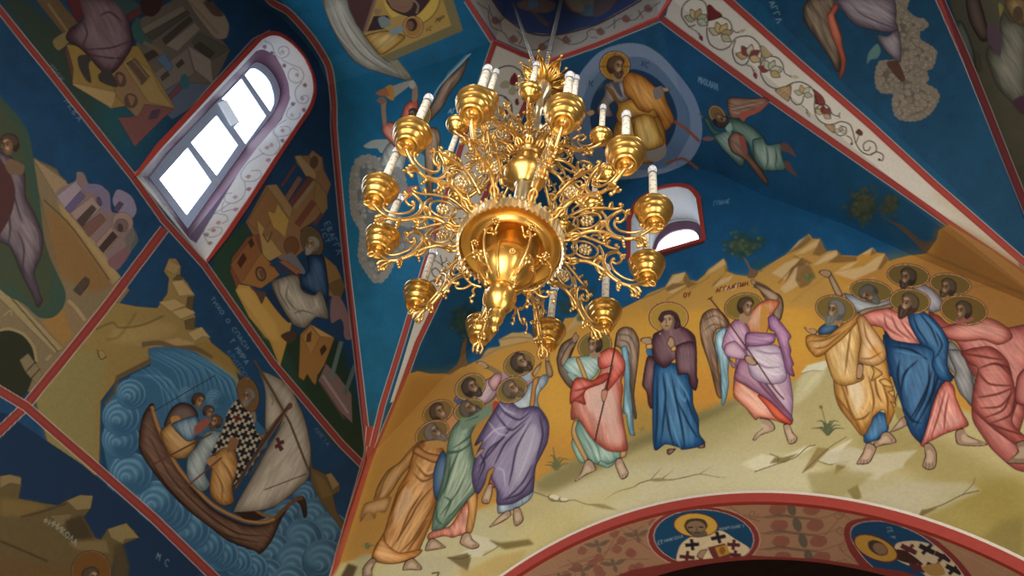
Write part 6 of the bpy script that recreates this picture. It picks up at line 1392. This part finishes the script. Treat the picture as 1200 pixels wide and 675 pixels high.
    def offset(P, k, d):
        c = P.mean(0); out = []
        n = len(P)
        for i in range(n):
            t = P[(i+1) % n]-P[i-1]; a, b = t[k], t[2]; L = math.hypot(a, b) or 1
            nrm = np.zeros(3); nrm[k], nrm[2] = b/L, -a/L
            if nrm @ (P[i]-c) < 0: nrm = -nrm
            out.append(P[i]+nrm*d)
        return np.array(out)
    strip('frame_trim', W1o, offset(W1o, 1, .009), M_RED, w1, None, 'red painted border of the arched window', thick=np.array([-.004, 0, 0]), closed=False).location.x += .012
    w2o = eo('window_2'); w2o['label'] = 'small arched window behind the chandelier candles in the end wall'
    reveal('reveal', W2o, W2a, w2o, GAIN['rev2'], 'white window splay', bottom=False)
    link('sill', mesh_py('sill', W(np.array([W2o[-1], W2o[0], W2a[0], W2a[-1]])), [(0, 1, 2, 3)]), w2o, M_WHITE)
    PG = arcsm(on(1, D2+.004, '764,330 767,296 773,282 786,272 803,268 813,270 818,276 819,283 821,312'), 1, 7)
    Wb = W2a.copy(); Wb[:, 1] += .004
    plate('window_frame', Wb, [PG], M_MAROON, w2o, (0, .006, 0), 'dark maroon arched frame')
    Q = PG.copy(); Q[:, 1] += .004; c = Q.mean(0); Q = c+(Q-c)*1.02
    plate('pane', Q, [], M_GLASS, w2o, (0, .003, 0))
    strip('frame_trim', W2o, offset(W2o, 0, .011), M_RED, w2o, None, 'red painted border of the small window', thick=np.array([0, .004, 0])).location.y -= .012

M_BLUE = mat('plain blue paint', lin('#123c5c'), .7, scale=8)
# ---------------------------------------------------------------- chandelier
def lathe(prof, n=32, smooth=True, c=(0, 0, 0)):
    V, Fc = [], []
    m = len(prof)
    for i in range(n):
        a = 2*math.pi*i/n
        for r, z in prof: V.append((c[0]+r*math.cos(a), c[1]+r*math.sin(a), c[2]+z))
    for i in range(n):
        j = (i+1) % n
        for k in range(m-1): Fc.append((i*m+k, j*m+k, j*m+k+1, i*m+k+1))
    return V, Fc
class MB:
    def __init__(self): self.V, self.F = [], []
    def add(self, VF):
        V, Fc = VF; b = len(self.V); self.V += [tuple(v) for v in V]; self.F += [tuple(b+i for i in f) for f in Fc]; return self
    def mesh(self, name, smooth=True):
        return mesh_py(name, self.V, self.F, smooth)
def sweep(P, rad, n=8, caps=True, up=None):
    P = np.array(P, float); m = len(P)
    rad = np.broadcast_to(np.asarray(rad, float), (m,))
    T = np.gradient(P, axis=0); T /= np.linalg.norm(T, axis=1, keepdims=True)
    a = np.array([0, 1., 0]) if up is None else np.array(up)
    V, Fc = [], []
    for i in range(m):
        x = np.cross(T[i], a)
        if np.linalg.norm(x) < 1e-4: x = np.cross(T[i], [1., 0, .1])
        x /= np.linalg.norm(x); y = np.cross(T[i], x)
        for k in range(n):
            t = 2*math.pi*k/n; V.append(P[i] + (x*math.cos(t)+y*math.sin(t))*rad[i])
    for i in range(m-1):
        for k in range(n): Fc.append((i*n+k, i*n+(k+1) % n, (i+1)*n+(k+1) % n, (i+1)*n+k))
    if caps: Fc += [tuple(range(n))[::-1], tuple((m-1)*n+k for k in range(n))]
    return V, Fc
def cr(P, n=6):
    return smooth(np.array(P, float), closed=False, n=n)
def ball(c, r, sx=1, sy=1, sz=1, n=10, m=7):
    prof = [(r*math.sin(math.pi*k/(m-1)), -r*math.cos(math.pi*k/(m-1))) for k in range(m)]
    V, Fc = lathe(prof, n); return [(c[0]+x*sx, c[1]+y*sy, c[2]+z*sz) for x, y, z in V], Fc
def spir2(cx, cy, r0, r1, a0, turns, n=22):
    t = np.linspace(0, 1, n); a = math.radians(a0) + turns*2*math.pi*t; r = r0 + (r1-r0)*t
    return [(cx+q*math.cos(b), cy+q*math.sin(b)) for q, b in zip(r, a)]
def flowerm(c, r, axis, n=8):
    """small cast rosette facing along axis"""
    ax = np.array(axis, float); ax /= np.linalg.norm(ax)
    x = np.cross(ax, [0, 0, 1.]) if abs(ax[2]) < .9 else np.cross(ax, [1., 0, 0]); x /= np.linalg.norm(x); y = np.cross(ax, x)
    mb = MB()
    for k in range(n):
        t = 2*math.pi*k/n; mb.add(ball(np.array(c)+(x*math.cos(t)+y*math.sin(t))*r*.66, r*.3, n=7, m=5))
    mb.add(ball(np.array(c)+ax*r*.12, r*.32, n=8, m=6))
    return mb

def arm_mesh(L, th, lower=True):
    """one scroll arm in its own x (outward) - z (up) plane; starts at x=0, cup stem at (L, 0)"""
    mb = MB(); r = th
    def tube(pts_, r0, r1=None, n=7, sm=True, flat=.0):
        P = cr([(x*L, 0, y*L) for x, y in pts_]) if sm else np.array([(x*L, 0, y*L) for x, y in pts_])
        m = len(P); rr = np.linspace(r0, r0 if r1 is None else r1, m)*r
        mb.add(sweep(P, rr, n))
    def blob(x, y, s, sx=1, sz=1, off=0): mb.add(ball((x*L, off*L, y*L), s*r, sx, 1, sz, 8, 6))
    def leaf(x, y, a, l, w=.35):
        a = math.radians(a); ux, uz = math.cos(a), math.sin(a)
        for sy in (-1, 0, 1):
            P = cr([(x*L, 0, y*L), ((x+ux*l*.5)*L, sy*l*w*L, (y+uz*l*.5)*L), ((x+ux*l)*L, sy*l*w*.7*L, (y+uz*l)*L - 0*sy)], 4)
            mb.add(sweep(P, np.array([.9]+[1.25]*(len(P)-2)+[.35])*r*.8, 6))
    if not lower:
        t0, l0, b0 = tube, leaf, blob; up = lambda x, y: y + .42*max(0, 1-x)
        tube = lambda P, r0, r1=None, n=7, sm=True: t0([(x, up(x, y)) for x, y in P], r0, r1, n, sm)
        leaf = lambda x, y, a, l, w=.35: l0(x, up(x, y), a, l, w)
        blob = lambda x, y, s, sx=1, sz=1, off=0: b0(x, up(x, y), s, sx, sz, off)
    if lower:
        tube([(-.02, .1), (.12, .02), (.3, .07), (.45, .02), (.56, -.08), (.66, -.15), (.78, -.17), (.9, -.1), (1.0, -.0), (1.0, .06)], 1.5, 1.1)
        tube([(-.03, .02), (.1, .1), (.16, .22), (.13, .36), (-.02, .44)], 1.0, .9)
        tube([(-.02, .36), (.1, .46), (.24, .53), (.42, .5), (.55, .45), (.63, .45), (.66, .5), (.62, .53)], 1.35, .7)
        P = spir2(.26, .28, .155, .15, 0, 1.0, 24); tube(P, .85, .85, sm=False)
        tube([(.42, .42), (.47, .3), (.46, .16), (.4, .06)], 1.0, .9)
        tube([(.64, .4), (.58, .36), (.51, .27), (.49, .14), (.53, .0), (.6, -.1), (.68, -.15)], 1.3, 1.5)
        tube([(.64, .4), (.69, .34), (.69, .24), (.63, .17), (.58, .2), (.6, .25)], 1.2, .7)
        tube([(.58, .22), (.57, .12), (.62, .02), (.72, -.05), (.82, -.06), (.88, -.02), (.9, .05), (.87, .07), (.85, .04)], 1.0, .6)
        tube([(.78, -.17), (.84, -.21), (.88, -.27), (.87, -.32), (.83, -.32)], 1.4, .8)
        tube([(.4, .02), (.44, -.07), (.5, -.1), (.54, -.06)], 1.0, .6); tube([(.14, .03), (.08, -.05), (.02, -.04)], 1.0, .6); tube([(.3, .5), (.34, .6), (.4, .62), (.42, .58)], .9, .5); tube([(.1, .46), (.08, .56), (.14, .62), (.2, .58)], .9, .5)
        tube([(1.0, 0), (1.04, -.06), (1.09, -.05), (1.09, .01), (1.05, .03)], .9, .6)
        for x, y, a, l in [(.2, .03, 200, .12), (.36, .06, 60, .1), (.5, -.04, 250, .13), (.66, -.15, 280, .12), (.8, -.18, 320, .16), (.24, .53, 110, .1), (.5, .47, 60, .09), (.03, .42, 140, .1), (.68, .33, 20, .07), (.48, .2, 190, .07)]: leaf(x, y, a, l)
        for x, y, s in [(.63, .52, 1.5), (.6, .24, 1.5), (.54, -.06, 1.3), (.02, -.04, 1.3), (.42, .58, 1.2), (.86, .06, 1.2), (.83, -.32, 1.5), (.2, .58, 1.2), (1.0, .04, 1.8)]: blob(x, y, s)
    else:
        tube([(-.02, .2), (.15, .12), (.35, .16), (.5, .06), (.65, -.08), (.8, -.1), (.93, -.06), (1.0, 0), (1, .08)], 1.6, 1.2)
        tube([(-.02, .5), (.15, .55), (.35, .5), (.5, .55), (.6, .62), (.66, .58), (.62, .52)], 1.3, .7)
        P = spir2(.25, .34, .15, .14, 0, 1.0, 20); tube(P, 1.0, 1.0, sm=False)
        tube([(.4, .46), (.46, .32), (.42, .18)], 1.0, .9); tube([(.72, .34), (.62, .34), (.54, .24), (.56, .08), (.66, -.06)], 1.2, 1.4); tube([(.72, .34), (.76, .26), (.7, .18), (.64, .22)], 1.1, .7)
        tube([(.62, .2), (.66, .08), (.76, .0), (.86, .02), (.88, .1)], .9, .6); tube([(.8, -.1), (.88, -.18), (.86, -.24), (.8, -.22)], 1.3, .7); tube([(-.02, .3), (.1, .3), (.12, .4)], .9, .8); tube([(.2, .54), (.2, .66), (.28, .7)], .9, .5)
        for x, y, a, l in [(.2, .12, 220, .14), (.4, .14, 60, .12), (.56, .0, 250, .14), (.78, -.1, 300, .16), (.3, .52, 110, .12), (.55, .57, 70, .1), (.05, .5, 140, .12)]: leaf(x, y, a, l)
        for x, y, s in [(.62, .52, 1.5), (.64, .22, 1.5), (.8, -.22, 1.4), (.28, .7, 1.3), (.88, .1, 1.2), (1.0, .05, 1.8)]: blob(x, y, s)
    return mb

def build_chandelier():
    CX, CY = -.2564, .385
    root = bpy.data.objects.new('chandelier', None); C.objects.link(root)
    root['label'] = 'large gilded two-tier chandelier with scroll arms and electric candles'; root['category'] = 'chandelier'
    zc = .60
    root.location = tuple(W((CX, CY, zc)))
    def Z(z): return (z-zc)*S
    K = S
    def part_(nm, me, m, par=root, lb=None): return link(nm, me, par, m, None, lb)
    def L_(nm, prof, m, n=40, lb=None): return part_(nm, MB().add(lathe([(r*K, Z(z)) for r, z in prof], n)).mesh(nm), m, root, lb)
    # central body from the bottom knob upwards
    L_('finial', [(0, .492), (.0026, .4935), (.004, .497), (.003, .501), (.0048, .504), (.0064, .508), (.0052, .5115), (.0074, .5145), (.0074, .5175), (.005, .5205), (.0, .523)], M_GOLD)
    L_('bulbous_knob', [(.004, .519), (.009, .523), (.0135, .531), (.0145, .539), (.0125, .546), (.0095, .549), (.0105, .5515), (.0, .553)], M_GOLD)
    pear = L_('pear_bowl', [(.006, .549), (.0105, .551), (.0165, .557), (.0228, .566), (.0262, .576), (.0265, .585), (.0235, .592), (.0185, .596), (.0145, .600), (.013, .608), (.015, .622), (.0, .624)], M_GOLD, 48)
    disc = L_('dish', [(.010, .6225), (.020, .6225), (.027, .6205), (.0295, .6165), (.0305, .6115), (.033, .6095), (.0355, .6105), (.0365, .614), (.039, .6155), (.0425, .615), (.0465, .6135), (.0495, .6125), (.0505, .615), (.051, .619), (.047, .6235), (.03, .6285), (.012, .633)], M_GOLD, 64)
    # serrated rim band of the dish: leaf-edged crown
    mb = MB(); n = 56
    for k in range(n):
        a0, a1, am = [2*math.pi*(k+q)/n for q in (0, 1, .5)]
        def p(r, a, z): return (r*K*math.cos(a), r*K*math.sin(a), Z(z))
        V = [p(.0512, a0, .6105), p(.0512, a1, .6105), p(.0518, am, .6055), p(.0525, a0, .62), p(.0525, a1, .62), p(.0515, am, .6275), p(.0532, am, .614), p(.0505, a0, .62), p(.0505, a1, .62), p(.0495, a0, .6105), p(.0495, a1, .6105), p(.0498, am, .6065)]
        mb.add((V, [(0, 2, 6), (2, 1, 6), (0, 6, 3), (1, 4, 6), (3, 6, 4), (3, 4, 5), (9, 11, 2, 0), (11, 10, 1, 2), (7, 8, 5), (9, 10, 11)]))
        mb.add(ball(p(.0527, am, .6235), .0014*K, n=6, m=5))
    part_('rim_band', mb.mesh('rim_band', False), M_GOLDP, root, 'pale serrated rim of the dish')
    L_('shaft', [(.0, .628), (.0105, .63), (.0075, .636), (.0072, .722), (.0095, .725), (.0, .726)], M_GOLDP)
    L_('upper_bowl', [(.0075, .722), (.0095, .726), (.0125, .7305), (.0185, .735), (.0228, .741), (.024, .746), (.022, .752), (.0145, .758), (.0125, .763), (.0145, .770), (.0155, .777), (.012, .783), (.007, .787), (.0, .789)], M_GOLD, 48)
    L_('arm_hub', [(.0, .785), (.013, .787), (.0155, .793), (.0155, .806), (.012, .812), (.0, .813)], M_GOLDC, 40)
    L_('upper_stem', [(.006, .785), (.0055, .832), (.009, .836), (.012, .845), (.0115, .852), (.008, .858), (.0055, .861), (.005, .895), (.0078, .899), (.0055, .904), (.0045, .93), (.0065, .937), (.0095, .947), (.0115, .957), (.0105, .965), (.008, .972), (.0, .974)], M_GOLDP, 28)
    # pierced star crown at the top
    mb = MB()
    for k in range(8):
        a = 2*math.pi*k/8 + .2
        def q(r, da, z): return (r*1.12*K*math.cos(a+da), r*1.12*K*math.sin(a+da), Z(.972 + (z-.925)*.8))
        O2 = [(.006, -.39), (.0135, -.39), (.0215, -.33), (.024, -.25), (.033, 0), (.024, .25), (.0215, .33), (.0135, .39), (.006, .39)]
        Hs = [[(.0165, 0), (.0195, -.1), (.0245, 0), (.0195, .1)], [(.0165, -.27), (.0195, -.3), (.0205, -.2), (.0185, -.19)], [(.0165, .27), (.0185, .19), (.0205, .2), (.0195, .3)]]
        LL = [[Vector((r_*math.cos(d_), r_*math.sin(d_), 0)) for r_, d_ in O2]] + [[Vector((r_*math.cos(d_), r_*math.sin(d_), 0)) for r_, d_ in h] for h in Hs]
        flat = O2 + [x_ for h in Hs for x_ in h]; T = tessellate_polygon(LL); nV = len(flat)
        zz = lambda r_, d_: .925 + .024*(r_/.033)**1.3 - .012*abs(d_)
        V = [q(r_, d_, zz(r_, d_)) for r_, d_ in flat]; V2 = [(x, y, z+.0016*K) for x, y, z in V]
        Fc = [tuple(t) for t in T] + [tuple(nV+i for i in reversed(t)) for t in T]; s0 = 0
        for l_ in LL:
            m_ = len(l_)
            for i in range(m_): Fc.append((s0+i, s0+(i+1) % m_, nV+s0+(i+1) % m_, nV+s0+i))
            s0 += m_
        mb.add((V+V2, Fc))
        mb.add(ball(q(.0345, 0, .95), .0021*K, n=8, m=6)); mb.add(sweep([q(.007, 0, .926), q(.018, 0, .934), q(.033, 0, .948)], .0009*K, 6))
        for s_ in (-1, 1): mb.add(sweep([q(.0135, s_*.39, .924), q(.022, s_*.33, .931), q(.033, 0, .948)], .0009*K, 6))
        mb.add(sweep([q(.01, .3927, .925), q(.02, .3927, .93), q(.03, .3927, .938)], .0009*K, 6)); mb.add(ball(q(.0305, .3927, .939), .0021*K, n=8, m=6))
    part_('star_crown', mb.mesh('star_crown', True), M_GOLD, root, 'eight-pointed pierced star crown')
    # rosettes under the dish and on the pear
    for k in range(6):
        a = 2*math.pi*k/6 + .55
        part_('rosette', flowerm((.0345*K*math.cos(a), .0345*K*math.sin(a), Z(.6105)), .0048*K, (0, 0, -1)).mesh('rosette'), M_GOLDC, disc)
    for k in range(6):
        a = 2*math.pi*k/6 + .15
        part_('rosette', flowerm((.0262*K*math.cos(a), .0262*K*math.sin(a), Z(.574)), .0036*K, (math.cos(a), math.sin(a), -.2)).mesh('rosette'), M_GOLDC, pear)
        # raised ridges that lobe the pear
        P = [(r*K*math.cos(a+.52), r*K*math.sin(a+.52), Z(z)) for r, z in [(.012, .552), (.0178, .557), (.0236, .566), (.0268, .576), (.027, .585), (.0235, .593)]]
        part_('ridge', MB().add(sweep(cr(P), .0013*K, 6)).mesh('ridge'), M_GOLD, pear)
    # six hanging scroll brackets around the pear
    def bracket():
        mb = MB(); r = .0011*K
        def t(P, r0=1., r1=.8): mb.add(sweep(cr([(x*K, 0, Z(z)) for x, z in P]), np.linspace(r0, r1, 6*(len(P)-1)+1)*r, 7))
        t([(.026, .603), (.034, .6), (.0405, .59), (.041, .576), (.036, .562), (.028, .553), (.019, .55)], 1.0, 1.2)
        t([(.028, .553), (.034, .546), (.04, .545), (.0425, .549), (.0405, .552)], 1.1, .7); t([(.024, .551), (.026, .544), (.0235, .538), (.0265, .534), (.0245, .529)], 1.1, .7); t([(.0405, .552), (.046, .552), (.0485, .547), (.0475, .541)], .9, .6)
        for x, z, s_ in [(.041, .552, 2), (.0245, .529, 1.7), (.0475, .54, 1.7), (.034, .6, 2.2), (.0405, .588, 1.6), (.027, .603, 2.2), (.03, .597, 1.8), (.0245, .537, 1.5), (.033, .559, 1.6)]: mb.add(ball((x*K, 0, Z(z)), s_*r, n=7, m=5))
        for sy in (-1, 1): t2 = [(.03*K, 0, Z(.6)), (.033*K, sy*.004*K, Z(.597)), (.035*K, sy*.007*K, Z(.601))]; mb.add(sweep(cr(t2), r*.8, 6)); mb.add(ball(t2[-1], 1.5*r, n=6, m=5))
        return mb.mesh('scroll_bracket')
    bm_ = bracket()
    for k in range(6):
        o = part_('scroll_bracket', bm_, M_GOLDC if k == 0 else None); o.rotation_euler = (0, 0, 2*math.pi*k/6 + .45)
    # ---- arms
    def cup_profile(R, lower):
        zs = 1.3 if lower else 1.15
        if lower: pr = [(.1, -1.0), (.16, -.93), (.12, -.86), (.14, -.8), (.3, -.72), (.44, -.74), (.5, -.86), (.56, -.86), (.6, -.72), (.62, -.6), (.74, -.52), (.78, -.4), (.76, -.32), (.86, -.24), (.92, -.1), (.9, -.02), (.98, .06), (1.0, .14), (.96, .2), (.8, .22), (.5, .2), (.34, .24), (.3, .4), (.26, .42), (.0, .4)]
        else: pr = [(.1, -1.0), (.18, -.9), (.14, -.82), (.4, -.72), (.5, -.66), (.52, -.56), (.68, -.5), (.74, -.38), (.72, -.3), (.9, -.2), (1.0, -.04), (1.0, .1), (.92, .2), (.74, .28), (.66, .3), (.66, .38), (.72, .44), (.62, .62), (.5, .7), (.4, .74), (.34, .84), (.3, .85), (0, .82)]
        return [(r*R, z*R*zs) for r, z in pr]
    def tier(n, r0, r1, zarm, angs, R, lower, th, hc, rc):
        L = (r1-r0)*K
        am = arm_mesh(L, th*K, lower).mesh('arm'); am.materials.append(M_GOLDC)
        cm = MB().add(lathe(cup_profile(R*K, lower), 36)).mesh('cup'); cm.materials.append(M_GOLD)
        z0 = R*K*(.4*1.3 if lower else .84*1.15)
        # candle sleeve with drip marks, then the clear bulb
        cd = MB().add(lathe([(0, 0), (rc*K, 0), (rc*K*.98, hc*K), (rc*K*.8, hc*K*1.015), (0, hc*K*1.015)], 20)).mesh('candle'); cd.materials.append(M_CANDLE)
        bl = MB().add(lathe([(rc*K*.7, 0), (rc*K*.72, .0012*K), (rc*K*1.05, .003*K), (rc*K*1.2, .0066*K), (rc*K*1.08, .0108*K), (rc*K*.62, .0142*K), (rc*K*.2, .0162*K), (0, .0165*K)], 20)).mesh('bulb'); bl.materials.append(M_BULB)
        rg = MB().add(lathe([(rc*K*1.04, -.0012*K), (rc*K*1.1, 0), (rc*K*1.04, .0012*K)], 20)).mesh('bulb_collar'); rg.materials.append(M_MARK)
        fl = flowerm((.26*L, -.012*L, .28*L) if lower else (.25*L, 0, .655*L), (.085 if lower else .09)*L, (0, 1, 0), 8)
        fl2 = flowerm((.26*L, .012*L, .28*L) if lower else (.25*L, 0, .655*L), (.085 if lower else .09)*L, (0, -1, 0), 8)
        fl.add((fl2.V, fl2.F)); fm = fl.mesh('rosette'); fm.materials.append(M_GOLDP)
        first = None
        for a, dr in angs:
            arm = link('arm', am, root); arm.rotation_euler = (0, 0, a)
            arm.location = (r0*K*math.cos(a), r0*K*math.sin(a), Z(zarm))
            arm.scale = (dr, 1, 1)
            zc_ = R*K*(1.3 if lower else 1.15)
            for nm, me, z in (('cup', cm, zc_), ('candle', cd, zc_+z0), ('bulb', bl, zc_+z0+hc*K*1.015), ('bulb_collar', rg, zc_+z0+hc*K)):
                o = link(nm, me, arm); o.location = (L, 0, z)
            link('rosette', fm, arm)
    lo = [(-80.4, .1361), (-109.5, .1363), (-139.9, .1382), (-164.7, .1387), (162.4, .1412), (129.5, .1386), (98.1, .1399), (69.8, .1398), (37.8, .1362), (10.5, .1335), (-18.1, .1324), (-46.8, .1346)]
    ra = .137; r0 = .0505
    tier(12, r0, ra, .6175, [(math.radians(a), 1.0) for a, r in lo], .0187, True, .0015, .058, .0041)
    ph = .9743
    tier(12, .014, .0895, .75, [(ph + 2*math.pi*k/12, 1.0) for k in range(12)], .0122, False, .0013, .047, .0033)
    # ---- chains up into the drum
    for (px, py, zz) in ((599, -4, 2.2), (661, -14, 2.3)):
        r = ray(px, py); top = W(r*zz/r[2]) - np.array(root.location)
        bot = np.array([0, 0, Z(.985)]) + np.array([0.006*K*np.sign(top[0]), .004*K, 0])
        n = 120; mb = MB(); D_ = (top-bot)/n; Lk = np.linalg.norm(D_); t = D_/Lk
        x = np.cross(t, [0, 0, 1.]); x /= np.linalg.norm(x); y = np.cross(t, x)
        for i in range(n):
            c = bot + D_*(i+.5); s_ = x if i % 2 else y
            P = [c + t*math.cos(w)*Lk*.72 + s_*math.sin(w)*Lk*.3 for w in np.linspace(0, 2*math.pi, 11)]
            mb.add(sweep(P, Lk*.11, 5, caps=False, up=np.cross(t, s_)))
        part_('chain', mb.mesh('chain'), M_STEEL, root, 'steel link chain')
    return root
# ---------------------------------------------------------------- camera, light, go
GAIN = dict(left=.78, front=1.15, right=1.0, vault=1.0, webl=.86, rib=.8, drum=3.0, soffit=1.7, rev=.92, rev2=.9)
def area(name, loc, rot, size, energy, color, sy=None):
    l = bpy.data.lights.new(name, 'AREA'); l.energy = energy; l.color = color; l.shape = 'RECTANGLE'; l.size = size; l.size_y = sy or size
    o = bpy.data.objects.new(name, l); C.objects.link(o); o.location = loc; o.rotation_euler = rot; return o
def aim(o, tgt):
    d = Vector(tgt) - o.location; o.rotation_euler = d.to_track_quat('-Z', 'Y').to_euler()

for fn in (paint_grounds, paint_left_lunette, paint_left_low, paint_vault, paint_ascension_ground, paint_ascension_figures, paint_arch): fn()
build_room()
build_chandelier()

cam = bpy.data.cameras.new('camera'); co = bpy.data.objects.new('camera', cam); C.objects.link(co)
cam.sensor_width = 36; cam.lens = FOC/1200*36; cam.clip_start = .05
R = Matrix([[*(MW @ [1, 0, 0])], [*(MW @ [0, -1, 0])], [*(MW @ [0, 0, -1])]]).transposed()
co.matrix_world = Matrix.Translation((0, 0, EYE)) @ R.to_4x4()
bpy.context.scene.camera = co

w = bpy.data.worlds.new('world'); bpy.context.scene.world = w; w.use_nodes = True
w.node_tree.nodes['Background'].inputs['Color'].default_value = (.75, .86, 1, 1); w.node_tree.nodes['Background'].inputs['Strength'].default_value = .25
# daylight of the nave behind the viewer and of the doors on the right
n1 = area('nave daylight', (-.5, -3.8, 2.6), (0, 0, 0), 4.5, 470, (1.0, .93, .82), 3.5); aim(n1, (-.6, 4.5, 5.0))
n2 = area('side door daylight', (3.2, 1.2, 2.2), (0, 0, 0), 3, 150, (1, .9, .76), 2.4); aim(n2, (-2.5, 3.0, 6.0))
n3 = area('arched window daylight', tuple(W((XL+.03, .385, 1.28))), (0, 0, 0), .6, 40, (.62, .8, 1.0), 2.0); n3.rotation_euler = (0, -math.pi/2, 0)
for nm, loc, tgt, e_ in (('added right highlight', (1.2, 1.7, 7.3), (-2.6, 1.9, 4.2), 20), ('added back highlight', (-1.3, -.9, 7.3), (-1.3, 2.5, 4.2), 20), ('added aisle highlight', (1.25, .2, 4.2), (-1.8, 1.8, 4.6), 18), ('added nave highlight', (-2.6, -2.6, 4.4), (-.8, 1.8, 4.5), 20)):
    aim(area(nm, loc, (0, 0, 0), .5, e_, (1, .95, .88), 1.2), tgt)  # small lights added out of view to put crisp highlights on the gilding
n4 = area('added floor fill', (-1.2, 0.2, 3.2), (0, 0, 0), 2.4, 260, (1.0, .88, .7))  # fill light added out of view to brighten the floor reflected in the brass
sc = bpy.context.scene
sc.view_settings.view_transform = 'Standard'; sc.view_settings.look = 'None'; sc.view_settings.gamma = 1; sc.view_settings.use_curve_mapping = False
sc.view_settings.exposure = 0.15
